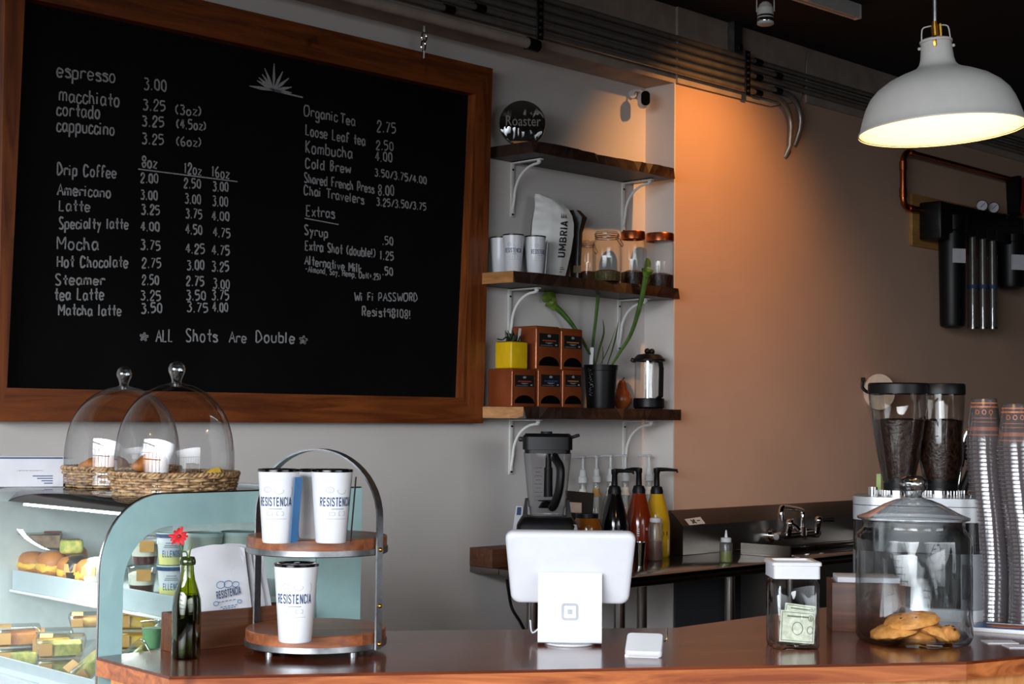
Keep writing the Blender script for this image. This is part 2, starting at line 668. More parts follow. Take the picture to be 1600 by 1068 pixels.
M = dict(
    wall=mat('wall_paint', (218, 211, 206), 0.75, var=0.03, scale=3, bump=0.05),
    tan=mat('tan_wall_paint', (212, 174, 150), 0.7, var=0.04, scale=2.5, bump=0.05),
    plaster=mat('rough_plaster', (170, 155, 142), 0.85, var=0.12, scale=9, bump=0.3),
    shade_wall=mat('grey_wall_paint', (128, 126, 124), 0.8, var=0.04, scale=3),
    charcoal=mat('charcoal_grey', (62, 63, 66), 0.6, var=0.05),
    black_ceiling=mat('black_ceiling_paint', (13, 13, 15), 0.9, var=0.2, scale=4),
    floor=mat('brown_floor', (92, 68, 52), 0.5, var=0.15, scale=3),
    winframe=mat('window_frame_paint', (40, 40, 42), 0.5),
    board=mat('chalkboard_slate', (6, 5, 6), 0.7, var=0.35, scale=3, spec=0.12),
    chalk=mat('chalk', (152, 150, 150), 0.95, var=0.25, scale=220, spec=0.1),
    chalk_dim=mat('faint_chalk', (120, 118, 118), 0.95, var=0.3, scale=220, spec=0.1),
    framewood=wood('board_frame_wood', (84, 36, 9), (140, 72, 26), 0.42, axis=0, grain=9, coat=0.15),
    framewood_v=wood('board_frame_wood_upright', (84, 36, 9), (140, 72, 26), 0.42, axis=2, grain=9, coat=0.15),
    shelfwood=wood('live_edge_shelf_wood', (28, 16, 11), (62, 37, 24), 0.5, axis=0, grain=10),
    sapwood=wood('pale_cut_wood', (150, 96, 48), (196, 138, 78), 0.6, axis=1, grain=12),
    counterwood=wood('counter_wood', (72, 28, 11), (132, 60, 27), 0.22, axis=0, grain=9, coat=0.3, rot=radians(35.3), plank=0.14),
    edgewood=wood('counter_edge_wood', (122, 56, 24), (200, 116, 62), 0.35, axis=0, grain=9, coat=0.4, rot=radians(35.3)),
    cabinetwood=wood('cabinet_plywood', (186, 118, 62), (222, 158, 96), 0.5, axis=2, grain=8, knots=False),
    boxwood=wood('box_wood', (66, 34, 18), (112, 64, 36), 0.5, axis=0, grain=10),
    diskwood=wood('tray_wood', (116, 58, 30), (176, 104, 62), 0.4, axis=0, grain=10, coat=0.2, plank=0.04),
    boardwood=wood('filter_board_wood', (150, 104, 52), (186, 138, 76), 0.6, axis=0, grain=8, knots=False),
    steel=mat('brushed_steel', (150, 146, 142), 0.28, 1.0, var=0.1, scale=60, stretch=(1, 1, 12)),
    steeltop=mat('steel_table_top', (142, 136, 130), 0.16, 1.0, var=0.08, scale=40, stretch=(0.2, 4, 1)),
    chrome=mat('chrome', (225, 225, 225), 0.06, 1.0, var=0.02),
    galv=mat('galvanised_steel', (150, 152, 155), 0.38, 1.0, var=0.2, scale=45),
    gun=mat('dark_steel', (60, 60, 62), 0.4, 1.0, var=0.1),
    conduit=mat('grey_conduit', (150, 146, 140), 0.36, 0.6, var=0.12, scale=20),
    white_metal=mat('white_enamel', (226, 224, 220), 0.4, var=0.03),
    lamp_white=mat('lamp_enamel', (205, 201, 196), 0.45, var=0.02),
    lamp_in=mat('lamp_inner_enamel', (250, 246, 232), 0.6, var=0.01),
    brass=mat('brass', (205, 150, 60), 0.25, 1.0, var=0.1),
    copper=mat('copper', (190, 102, 62), 0.3, 1.0, var=0.1),
    copper_tin=mat('copper_painted_tin', (150, 74, 38), 0.34, 0.45, var=0.04),
    tin_highlight=mat('painted_tin_highlight', (228, 150, 112), 0.22, 0.9, var=0.04),  # lighter copper that paints the highlight along the tin edges
    black=mat('black_plastic', (13, 13, 14), 0.42, var=0.1, spec=0.3),
    black_matte=mat('black_matte', (14, 14, 15), 0.65, var=0.1),
    black_gloss=mat('black_gloss', (8, 8, 9), 0.12, var=0.1, coat=0.3),
    white=mat('white_plastic', (208, 208, 212), 0.32, var=0.015, coat=0.15),
    white_soft=mat('white_soft', (226, 226, 224), 0.55, var=0.02),
    cup=mat('white_cup_enamel', (217, 217, 220), 0.32, var=0.015, coat=0.2),
    ink=mat('navy_ink', (38, 62, 104), 0.6, var=0.1),
    ink_grey=mat('grey_ink', (146, 152, 162), 0.6, var=0.1),
    ink_black=mat('black_ink', (26, 26, 28), 0.6, var=0.1),
    blue=mat('blue_print', (48, 110, 164), 0.5, var=0.1),
    paper=mat('white_paper', (206, 204, 209), 0.8, var=0.04, scale=18, bump=0.35),
    teal=mat('teal_painted_glass', (156, 190, 190), 0.16, var=0.03, coat=0.5),
    teal_soft=mat('pale_blue_lip', (178, 190, 195), 0.4, var=0.03),
    case_in=mat('case_interior', (206, 214, 214), 0.45, var=0.04),
    yellow=mat('yellow_glaze', (224, 180, 18), 0.35, var=0.06),
    label_black=mat('black_label', (20, 18, 18), 0.5),
    red=mat('red_petal', (178, 10, 20), 0.6, var=0.15),
    red_dark=mat('dark_red', (120, 24, 22), 0.5, var=0.15),
    green=mat('plant_green', (74, 110, 38), 0.45, var=0.3, scale=25, c2=(46, 78, 26)),
    green_lt=mat('pitcher_green', (122, 146, 52), 0.45, var=0.2, scale=25, c2=(66, 100, 34)),
    bag_white=mat('matte_foil_white', (214, 212, 208), 0.38, var=0.05, scale=8, bump=0.5),
    bag_dark=mat('dark_foil', (40, 36, 33), 0.32, var=0.2, scale=12, bump=0.5),
    pastry=mat('baked_crust', (196, 124, 56), 0.55, scale=28, bump=0.5, c2=(140, 74, 30)),
    cookie=mat('cookie', (236, 168, 88), 0.7, scale=55, bump=0.8, c2=(200, 126, 58)),
    choc=mat('dark_chocolate', (40, 22, 14), 0.5),
    bread=mat('bread_roll', (150, 82, 34), 0.5, scale=18, c2=(186, 116, 54)),
    egg=mat('egg_yellow', (226, 178, 62), 0.55, var=0.15, scale=30),
    cream=mat('cream_white', (238, 232, 220), 0.55, var=0.04),
    salad=mat('salad', (134, 150, 60), 0.6, scale=60, c2=(206, 186, 104), bump=0.5),
    kraft=mat('kraft_label', (190, 144, 84), 0.75, var=0.06),
    berry=mat('berry', (84, 40, 44), 0.5, var=0.3, scale=60),
    beans=mat('coffee_beans', (58, 36, 26), 0.35, scale=110, bump=1.0, c2=(12, 7, 5)),
    wicker=mat('wicker', (196, 158, 114), 0.6, scale=70, c2=(104, 74, 48), bump=0.4),
    sauce_black=mat('dark_sauce', (12, 9, 8), 0.12, coat=0.5),
    sauce_red=mat('caramel_sauce', (122, 40, 12), 0.14, coat=0.5, var=0.15, scale=8),
    sauce_yellow=mat('yellow_sauce', (206, 164, 30), 0.2, coat=0.4, var=0.08, scale=8),
    honey=mat('honey', (146, 84, 26), 0.15, coat=0.4, var=0.2, scale=10),
    dollar=mat('banknote', (228, 228, 208), 0.8, scale=90, c2=(196, 198, 172)),
    dollar_ink=mat('banknote_ink', (112, 120, 100), 0.8),
    magazine=mat('magazine_cover', (26, 84, 150), 0.3, coat=0.3),
    skin_print=mat('printed_orange', (196, 112, 70), 0.4),
    g_clear=glass('clear_glass', (0.97, 0.98, 0.98), (0.42, 0.44, 0.46), 0.05, 3.2),
    g_dome=glass('dome_glass', (0.98, 0.985, 0.99), (0.35, 0.37, 0.4), 0.11, 3.2),
    g_jar=glass('cast_jar_glass', (0.96, 0.97, 0.97), (0.25, 0.27, 0.28), 0.05, 2.6, wave=0.9, wscale=16),
    g_knob=glass('knob_glass', (0.8, 0.82, 0.84), (0.12, 0.13, 0.14), 0.16, 1.6, wave=0.5, wscale=40),
    g_case=glass('case_glass', (0.93, 0.97, 0.965), (0.5, 0.62, 0.6), 0.07, 3.5),
    g_smoke=glass('smoky_glass', (0.34, 0.33, 0.31), (0.06, 0.06, 0.06), 0.10, 2.5, wave=0.4, wscale=30),
    g_jug=glass('blender_jug_plastic', (0.84, 0.84, 0.86), (0.25, 0.25, 0.26), 0.07, 2.6, rough=0.08),
    g_green=glass('green_bottle_glass', (0.45, 0.52, 0.06), (0.03, 0.05, 0.005), 0.06, 1.8, wave=0.15),
    g_cup=glass('clear_plastic_cup', (0.8, 0.77, 0.78), (0.4, 0.38, 0.4), 0.12, 2.0, rough=0.12, body=0.16, bodycol=(0.42, 0.37, 0.38)),
    g_frost=glass('frosted_plastic', (0.85, 0.85, 0.83), (0.4, 0.4, 0.4), 0.05, 2.5, rough=0.25, body=0.07, bodycol=(0.72, 0.7, 0.68)),
    g_box=glass('clear_food_box', (0.93, 0.94, 0.92), (0.6, 0.62, 0.6), 0.08, 2.5, rough=0.06),
)

# ------------------------------------------------------------------ room shell
YB = -0.165          # face of the wall that stands forward, right of the shelves
XC = 5.114           # its left return
ZC = 3.33            # ceiling
ZS = 2.99            # underside of the beam
XL, XR, YF = -2.4, 11.5, -8.0
struct(MB().box(((XL + XR) / 2, (YF) / 2, -0.05), (XR - XL + 0.6, -YF + 0.6, 0.1)).build('floor', M['floor']))
struct(MB().box(((XL + XR) / 2, (YF) / 2, ZC + 0.05), (XR - XL + 0.6, -YF + 0.6, 0.1)).build('ceiling', M['black_ceiling']))
struct(MB().box(((XL + XC + 0.3) / 2, 0.1, ZC / 2), (XC + 0.3 - XL, 0.2, ZC)).build('wall_back', M['wall']))
struct(MB().box(((XC + XR) / 2, (YB + 0.1) / 2, ZC / 2), (XR - XC, 0.1 - YB, ZC)).build('wall_right_of_shelves', M['tan']))
struct(MB().box((XC - 0.004, (YB) / 2, ZS / 2), (0.008, -YB, ZS)).build('wall_return', M['wall']))
struct(MB().box(((XL + XC) / 2, (YB) / 2, (ZS + ZC) / 2), (XC - XL, -YB, ZC - ZS)).build('wall_beam', M['plaster']))
struct(MB().box((XR + 0.05, YF / 2, ZC / 2), (0.1, -YF, ZC)).build('wall_right', M['shade_wall']))
# rough plaster band under the conduits, where the beam runs on over the tan wall
bx1 = P(1252, 176, y=YB - 0.012).x
struct(MB().prism([(XC, ZS), (bx1 - 0.25, ZS + 0.005), (bx1, ZS + 0.07), (bx1 + 0.05, ZC), (XC, ZC)], 'y', YB - 0.012, YB + 0.02).build('trim_1', M['plaster']))
struct(MB().prism([(bx1 + 0.05, 3.06), (XR, 3.06), (XR, ZC), (bx1 + 0.05, ZC)], 'y', YB - 0.01, YB + 0.02).build('trim_2', M['plaster']))
struct(MB().box(((XC + XR) / 2, YB - 0.006, 0.46), (XR - XC, 0.012, 0.92)).build('trim_3', M['charcoal']))  # dark grey panel over the lower tan wall


def wall_with_window(name, wname, axis, pos, a0, a1, w0, w1, z0, z1, nm, nz):
    mb = MB()
    def bx(s0, s1, za, zb):
        if axis == 'x':
            mb.box((pos, (s0 + s1) / 2, (za + zb) / 2), (0.1, s1 - s0, zb - za))
        else:
            mb.box(((s0 + s1) / 2, pos, (za + zb) / 2), (s1 - s0, 0.1, zb - za))
    bx(a0, w0, 0, ZC); bx(w1, a1, 0, ZC); bx(w0, w1, 0, z0); bx(w0, w1, z1, ZC)
    struct(mb.build(name, M['shade_wall']))
    fr = MB()
    def fb(s, z, ls, lz):
        fr.box((pos, s, z) if axis == 'x' else (s, pos, z), (0.06, ls, lz) if axis == 'x' else (ls, 0.06, lz))
    for i in range(nm + 1):
        fb(w0 + (w1 - w0) * i / nm, (z0 + z1) / 2, 0.055, z1 - z0)
    for i in range(nz + 1):
        fb((w0 + w1) / 2, z0 + (z1 - z0) * i / nz, w1 - w0, 0.045)
    struct(fr.build('window_' + wname, M['winframe']))


wall_with_window('wall_left', '1', 'x', XL - 0.02, YF, 0.0, -6.1, -0.5, 0.5, 3.0, 9, 5)
wall_with_window('wall_front', '2', 'y', YF - 0.02, XL, XR, -2.2, 4.0, 0.5, 3.0, 11, 2)

# ------------------------------------------------------------------ single-stroke handwriting (x 0-9 = 0-.9, y 0-9 & A=1, below the line x y z w)
_Y = {**{str(i): i / 10 for i in range(10)}, 'A': 1.0, 'x': -.1, 'y': -.2, 'z': -.3, 'w': -.4}
GL = {
 'a': (5, '453616040210203142', '464150'), 'b': (5, '0A00', '0416364541301001'), 'c': (4, '4526160401103042'.replace('', '')),
 'd': (5, '4536160402102031 42'.replace(' ', ''), '4A4050'), 'e': (5, '03434526160402103041'), 'f': (4, '49 3A2A1800'.replace(' ', '').replace('00', '10'), '0535'),
 'g': (5, '4536160402102031 43'.replace(' ', ''), '464z3w1w0z'), 'h': (5, '0A00', '031626354 0'.replace(' ', '')), 'i': (2, '0600', '0809'), 'k': (5, '0A00', '4603', '0340'),
 'l': (2, '0A00'), 'm': (7, '0600', '04162635 30'.replace(' ', ''), '34465665 60'.replace(' ', '')), 'n': (5, '0600', '0416264540'), 'o': (5, '2616040210304244362 6'.replace(' ', '')),
 'p': (5, '060w', '0416364541301001'), 'q': (5, '46160402103042', '464w'), 'r': (4, '0600', '04163645'), 's': (4, '45261605142433413010 01'.replace(' ', '')),
 't': (4, '2A2130', '0646'), 'u': (5, '0602103041', '4640'), 'v': (5, '062046'), 'w': (7, '061034506 6'.replace(' ', '')), 'x': (4, '0640', '0046'), 'y': (5, '0623', '461w'), 'z': (4, '06460040'),
 'A': (6, '003A60', '1454'), 'B': (5, '0A00', '0A2A39382605', '0525443310'.replace('10', '2000')), 'C': (6, '583A1A0703103052'), 'D': (6, '0A00', '0A2A476432'.replace('6432', '5453') + '2000'), 'E': (5, '4A0A0040', '0535'),
 'F': (5, '4A0A00', '0535'), 'H': (6, '0A00', '5A50', '0555'), 'K': (5, '0A00', '4A05', '0540'), 'L': (5, '0A0040'), 'M': (7, '000A346A60'), 'O': (7, '3A1A0703104063675A3A'), 'P': (5, '0A00', '0A3A48463404'),
 'R': (5, '0A00', '0A3A48463505', '2540'), 'S': (5, '493A1A08163443412000'.replace('2000', '301001')), 'T': (6, '0A6A', '3A30'), 'W': (8, '0A2045608A'.replace('45', '46')), 
 '0': (5, '2A08030120 30424738 2A'.replace(' ', '').replace('0120', '0211').replace('38', '39')), '1': (3, '081A10'), '2': (5, '071A3A470040'), '3': (5, '0A3A4826', '26444220 00'.replace(' ', '').replace('2000', '301001')), '4': (5, '3A0353', '3A30'),
 '5': (5, '4A0A0636442101'.replace('2101', '422000')), '6': (5, '3A0603103042341403'.replace('', '')), '7': (5, '0A4A10'), '8': (5, '2616083A483624031030432615'.replace('3A48', '1A3A48').replace('2615', '26')), '9': (5, '4939190716364A40'),
 '.': (2, '0010'), ',': (2, '101y'), '(': (3, '3B0'.replace('3B0', '2A070320')), ')': (3, '0A272300'), '/': (4, '004A'), '-': (4, '0535'), '!': (2, '0A03', '0010'), '+': (5, '2822', '0545'), ' ': (4,),
}


def glyph(ch):
    g = GL[ch]
    return g[0] / 10, [[(int(s[i]) / 10, _Y[s[i + 1]]) for i in range(0, len(s) - 1, 2)] for s in g[1:]]


def handwrite(mb, s, p0, p1, up, wd, eps_n, rr):
    """strokes of s between p0 and p1 (baseline), cap height vector up, pen width wd"""
    p0, p1, up = Vector(p0), Vector(p1), Vector(up)
    adv, items = 0.0, []
    for ch in s:
        w, st = glyph(ch)
        items.append((adv, st))
        adv += w + 0.16
    adv -= 0.16
    ex = (p1 - p0) / adv
    for a, st in items:
        dy = rr.uniform(-0.03, 0.03)
        sc = rr.uniform(0.94, 1.06)
        for k in st:
            pts = [p0 + ex * (a + x) + up * (y * sc + dy) for x, y in k]
            if len(pts) > 4:
                pts = catmull(pts, 4)
            ribbon(mb, pts, wd * rr.uniform(0.85, 1.15), eps_n)


def ribbon(mb, pts, wd, nrm):
    nrm = Vector(nrm)
    L, R = [], []
    for i in range(len(pts)):
        t = pts[min(i + 1, len(pts) - 1)] - pts[max(i - 1, 0)]
        if t.length < 1e-9:
            t = Vector((1, 0, 0))
        t.normalize()
        sd = t.cross(nrm).normalized() * wd / 2
        L.append(mb.v(pts[i] + sd))
        R.append(mb.v(pts[i] - sd))
    for i in range(len(pts) - 1):
        mb.f([L[i], R[i], R[i + 1], L[i + 1]])


# ------------------------------------------------------------------ chalkboard
YF_, YP = -0.06, -0.018          # front of the frame, face of the slate
ob = dict(BL=P(-4, 658, y=YF_), BR=P(755, 661, y=YF_), TR=P(770, 107, y=YF_), TL=P(9.5, -72, y=YF_))
ib = dict(BL=P(11, 605.5, y=YF_), BR=P(723, 621, y=YF_), TR=P(743, 147, y=YF_), TL=P(39.5, -4, y=YF_))
org = Vector((3.1, 0, 2.2))
board = thing('chalkboard', 'large black chalk menu board in a wide brown wooden frame', 'chalkboard', org)
xz = lambda v: (v.x - org.x, v.z - org.z)
q = [xz(ob[k]) for k in ('BL', 'BR', 'TR', 'TL')]
MB().prism(q, 'y', YP, -0.002).build('slate', M['board'], board, 0)
for nm, ks, mm in (('frame_rail', ('BL', 'BR'), 'framewood'), ('frame_rail', ('TL', 'TR'), 'framewood'), ('frame_rail', ('BL', 'TL'), 'framewood_v'), ('frame_rail', ('BR', 'TR'), 'framewood_v')):
    a, b = ks
    MB().prism([xz(ob[a]), xz(ob[b]), xz(ib[b]), xz(ib[a])], 'y', YF_, YP + 0.004).build(nm, M[mm], board, 0)


def bp_(px, py):
    return P(px, py, y=YP - 0.0012) - org


rr = random.Random(5)


def row(strings, name='chalk_writing', m='chalk', wd=0.0054):
    for s, x0, y0, x1, y1, cap in strings:
        mb = MB()
        p0, p1 = bp_(x0, y0), bp_(x1, y1)
        up = bp_(x0, y0 - cap) - p0
        up.x = 0
        handwrite(mb, s, p0, p1, up, wd * (0.75 if cap < 11 else 1), (0, -1, 0), rr)
        mb.build(name, M[m], board, 0)


def rowa(*items):            # pixel coordinates taken in the enlarged left half
    row([(s, x0 / 1.9075, y0 / 1.9075, x1 / 1.9075, y1 / 1.9075, c / 1.9075) for s, x0, y0, x1, y1, c in items])


def rowb(*items):            # and in the enlarged right half
    row([(s, x0 / 2.225 + 380, y0 / 2.225 + 80, x1 / 2.225 + 380, y1 / 2.225 + 80, c / 2.225) for s, x0, y0, x1, y1, c in items])


rowa(('espresso', 170, 228, 345, 245, 40), ('3.00', 430, 265, 497, 272, 32))
rowa(('macchiato', 177, 300, 357, 317, 40), ('3.25', 427, 327, 494, 331, 30), ('(3oz)', 524, 340, 600, 345, 27))
rowa(('cortado', 170, 342, 299, 354, 38), ('3.25', 424, 374, 490, 378, 28), ('(4.5oz)', 527, 381, 614, 388, 27))
rowa(('cappuccino', 170, 390, 342, 403, 38), ('3.25', 424, 427, 489, 430, 30), ('(6oz)', 527, 433, 600, 437, 27))
rowa(('8oz', 424, 496, 467, 502, 32), ('12oz', 550, 515, 600, 523, 30), ('16oz', 632, 525, 683, 533, 30))
for s, x0, y0, x1, y1, c, pr in (
    ('Drip Coffee', 171, 520, 347, 530, 34, ('2.00', 420, 543, 472, 545, '2.50', 549, 559, 599, 561, '3.00', 635, 568, 681, 570)),
    ('Americano', 171, 580, 331, 588, 32, ('3.00', 420, 593, 470, 595, '3.00', 552, 605, 599, 607, '3.00', 634, 612, 680, 614)),
    ('Latte', 177, 628, 269, 630, 32, ('3.25', 422, 637, 477, 639, '3.75', 554, 648, 603, 652, '4.00', 632, 655, 684, 657)),
    ('Specialty latte', 177, 681, 383, 681, 32, ('4.00', 420, 686, 476, 688, '4.50', 554, 695, 603, 699, '4.75', 636, 703, 687, 708)),
    ('Mocha', 171, 742, 294, 745, 38, ('3.75', 420, 742, 479, 745, '4.25', 554, 752, 611, 756, '4.75', 632, 757, 685, 760)),
    ('Hot Chocolate', 171, 795, 382, 796, 33, ('2.75', 424, 797, 481, 797, '3.00', 558, 803, 609, 803, '3.25', 632, 807, 683, 807)),
    ('Steamer', 166, 848, 313, 848, 30, ('2.50', 424, 847, 474, 847, '2.75', 556, 850, 609, 852, '3.00', 636, 858, 685, 860)),
    ('tea Latte', 163, 893, 310, 893, 34, ('3.25', 420, 893, 480, 895, '3.50', 556, 892, 614, 893, '3.75', 632, 892, 683, 893)),
    ('Matcha latte', 175, 938, 362, 940, 32, ('3.50', 422, 932, 484, 930, '3.75', 558, 928, 621, 930, '4.00', 634, 928, 680, 928))):
    rowa((s, x0, y0, x1, y1, c), *[tuple(pr[i:i + 5]) + (27,) for i in (0, 5, 10)])
rowa(('ALL', 465, 1018, 516, 1018, 36), ('Shots', 555, 1016, 648, 1018, 36), ('Are', 683, 1020, 735, 1020, 32))
rowb(('Double', 45, 1010, 180, 1014, 38))
rowb(('Organic', 212, 222, 328, 245, 36), ('Tea', 338, 247, 390, 260, 34), ('2.75', 466, 278, 532, 284, 36))
rowb(('Loose Leaf tea', 218, 290, 425, 328, 34), ('2.50', 463, 340, 523, 346, 30))
rowb(('Kombucha', 218, 352, 380, 372, 40), ('4.00', 460, 381, 519, 384, 32))
rowb(('Cold Brew', 217, 405, 376, 423, 34), ('3.50/3.75/4.00', 458, 432, 638, 462, 25))
rowb(('Shared French Press', 213, 455, 455, 493, 32), ('8.00', 470, 498, 525, 502, 35))
rowb(('Chai Travelers', 212, 497, 420, 530, 32), ('3.25/3.50/3.75', 464, 535, 637, 552, 25))
rowb(('Extras', 220, 572, 318, 580, 35))
rowb(('Syrup', 214, 635, 295, 648, 32), ('.50', 485, 670, 522, 674, 28))
rowb(('Extra Shot (double!)', 216, 690, 460, 716, 32), ('1.25', 476, 722, 524, 725, 28))
rowb(('Alternative Milk', 214, 740, 412, 770, 30), ('.50', 485, 775, 521, 779, 26))
rowb(('-Almond, Soy, Hemp, Oat(+.25)', 217, 766, 478, 795, 20))
rowb(('Wi Fi PASSWORD', 387, 866, 607, 868, 28))
rowb(('Resist98108!', 414, 918, 583, 928, 30))


def star(px, py, r):
    mb = MB()
    pts = [bp_(px + r * sin(radians(144 * i + 8)), py - r * cos(radians(144 * i + 8))) for i in range(6)]
    for a, b in zip(pts, pts[1:]):
        ribbon(mb, [a, b], 0.006, (0, -1, 0))
    c = bp_(px, py)
    rim = [bp_(px + (r if i % 2 == 0 else r * .42) * sin(radians(36 * i + 8)), py - (r if i % 2 == 0 else r * .42) * cos(radians(36 * i + 8))) for i in range(10)]
    for i in range(10):
        mb.poly([c, rim[i], rim[(i + 1) % 10]])
    mb.build('chalk_star', M['chalk'], board, 0)


star(225, 526, 7)
star(474, 531, 7)
mb = MB()
for x0, y0, x1, y1, w in ((216, 264, 371, 283.6, .004), (476, 340.7, 529, 350.6, .004)):
    ribbon(mb, [bp_(x0, y0), bp_(x1, y1)], w, (0, -1, 0))
mb.build('chalk_underline', M['chalk'], board, 0)
mb = MB()
bx, by = 1300, 350
for x, y in ((1220, 150), (1305, 108), (1382, 180), (1437, 240), (1462, 320), (1462, 370), (1198, 205), (1168, 235), (1152, 262), (1083, 310)):
    a, b = Vector((bx, by)), Vector((x, y))
    pts = [bp_(200 + (a.x + (b.x - a.x) * t) / 5.714, 80 + (a.y + (b.y - a.y) * t) / 5.714) for t in (0, .5, 1)]
    ws = (.004, .012, .003)
    for i in range(2):
        t = (pts[i + 1] - pts[i]).normalized()
        sd = t.cross(Vector((0, -1, 0)))
        mb.poly([pts[i] + sd * ws[i] / 2, pts[i] - sd * ws[i] / 2, pts[i + 1] - sd * ws[i + 1] / 2, pts[i + 1] + sd * ws[i + 1] / 2])
ribbon(mb, [bp_(200 + bx / 5.714, 80 + by / 5.714), bp_(200 + 1560 / 5.714, 80 + 412 / 5.714)], .006, (0, -1, 0))
mb.build('chalk_agave_drawing', M['chalk'], board, 0)

# hook above the board
h = P(663, 42, y=-0.075)
hk = thing('ceiling_hook', 'small metal screw hook with a spring clip above the chalkboard', 'hook', (h.x, -0.075, ZS))
k = K(h)
MB().cyl((0, 0, 0), (0, 0, -10 * k), 0.004, n=8).build('shank', M['white_metal'], hk)
mb = MB()
mb.tube([(0.012 * sin(2 * pi * i / 16), 0, -10 * k - 0.018 + 0.018 * cos(2 * pi * i / 16)) for i in range(16)], 0.004, 6, closed=True)
mb.tube([(0.010 * sin(2 * pi * i / 16), 0.004, -10 * k - 0.05 + 0.022 * cos(2 * pi * i / 16)) for i in range(16)], 0.0035, 6, closed=True)
mb.build('ring', M['chrome'], hk)
MB().cyl((0, 0, -10 * k - 0.07), (0, 0, -10 * k - 0.10), 0.003, n=6).build('tail', M['white_metal'], hk)

# ------------------------------------------------------------------ three live-edge shelves and their brackets
SHELF = []
for nm, yf, lf, lb, rf, zb, th, lab in (
    ('top', -0.235, (835, 240), (767, 240), (1055, 280), 2.548, 0.046, 'dark live-edge wooden wall shelf carrying only the round glass plaque'),
    ('mid', -0.225, (806, 440), (764, 440), (1063, 463), 2.031, 0.046, 'live-edge wooden wall shelf carrying cups, coffee bag and jars'),
    ('low', -0.225, (822, 646), (760, 646), (1065, 650), 1.507, 0.046, 'live-edge wooden wall shelf carrying copper tins and black plant pot')):
    xl0, xl1 = P(*lb, y=-0.004).x, P(*lf, y=yf).x
    xr = P(*rf, y=yf).x
    if nm != 'top':
        xl0 = P(*lb, y=-0.1).x
    rs = random.Random(nm)
    n = 24
    top, bot = [], []
    for i in range(n + 1):
        t = i / n
        x = xl1 + (xr - xl1) * t
        top.append((x, yf + 0.012 * sin(t * 9 + len(nm)) + rs.uniform(-.006, .006) + 0.012))
        bot.append((x, yf + 0.008 * sin(t * 7 + 1) + rs.uniform(-.004, .004) - 0.004))
    yR = YB - 0.003
    def outline(fr):
        return [(xl0, -0.003)] + fr + ([(xr, yR), (XC - 0.0085, yR), (XC - 0.0085, -0.003)] if xr > XC else [(xr, -0.003)])
    mb = MB()
    a, b = outline(bot), outline(top)
    va = [mb.v((p[0], p[1], zb)) for p in a]
    vb = [mb.v((p[0], p[1], zb + th)) for p in b]
    mb.f(list(reversed(va)))
    mb.f(vb)
    for i in range(len(a)):
        j = (i + 1) % len(a)
        mb.f([va[i], va[j], vb[j], vb[i]])
    sh = mb.build('wall_shelf', M['shelfwood'], None, 0)
    tag(sh, lab, 'shelf', 'live-edge shelves beside the board')
    if nm != 'top':
        c0, c1 = Vector((xl0 - .001, -0.012, 0)), Vector((xl1 - .001, yf + 0.012, 0))
        e = MB()
        e.geo([(c0.x, c0.y, zb + .001), (c1.x, c1.y, zb + .001), (c1.x, c1.y, zb + th - .001), (c0.x, c0.y, zb + th - .001), (c0.x - .003, c0.y, zb + .001), (c1.x - .003, c1.y, zb + .001), (c1.x - .003, c1.y, zb + th - .001), (c0.x - .003, c0.y, zb + th - .001)],
              [(0, 1, 2, 3), (4, 5, 6, 7), (0, 1, 5, 4), (1, 2, 6, 5), (2, 3, 7, 6), (3, 0, 4, 7)])
        e.build('sawn_end', M['sapwood'], sh, 0)
    SHELF.append((zb, zb + th, xl0, xl1, xr))
ZT, ZM, ZL = SHELF[0][1], SHELF[1][1], SHELF[2][1]


def bracket(px, py, zb, lab):
    x = P(px, py, y=-0.004).x
    t = thing('shelf_bracket', lab, 'bracket', (x, 0, zb - 0.001), 0, 'white shelf brackets')
    MB().box((0, -0.005, -0.112), (0.022, 0.006, 0.222), bev=.002).box((0, -0.088, -0.005), (0.022, 0.168, 0.006), bev=.002).build('angle_plate', M['white_metal'], t)
    pts = [(0, -0.008, -0.196)] + [(0, -0.018 - 0.128 * (1 - cos(a)), -0.145 + 0.125 * sin(a)) for a in [pi / 2 * i / 10 for i in range(11)]] + [(0, -0.157, -0.018)]
    MB().tube(pts, 0.0055, 8).build('curved_brace', M['white_metal'], t)
    MB().box((0, -0.156, -0.013), (0.014, 0.014, 0.012), bev=.003).box((0, -0.010, -0.2), (0.014, 0.008, 0.02), bev=.003).build('brace_clip', M['white_metal'], t)
    MB().cyl((0, -0.008, -0.03), (0, -0.0115, -0.03), 0.004, n=10).cyl((0, -0.008, -0.213), (0, -0.0115, -0.213), 0.004, n=10).build('screw', M['gun'], t)


bracket(800, 300, SHELF[0][0], 'white shelf bracket under the left end of the plaque shelf')
bracket(973.5, 310, SHELF[0][0], 'white shelf bracket under the right end of the plaque shelf')
bracket(796, 490, SHELF[1][0], 'white shelf bracket under the cups, left of the pitcher plant')
bracket(967, 500, SHELF[1][0], 'white shelf bracket right behind the pitcher plant stalks')
bracket(798, 700, SHELF[2][0], 'white shelf bracket on the wall left of the blender')
bracket(975, 700, SHELF[2][0], 'white shelf bracket above the clear syrup bottles')

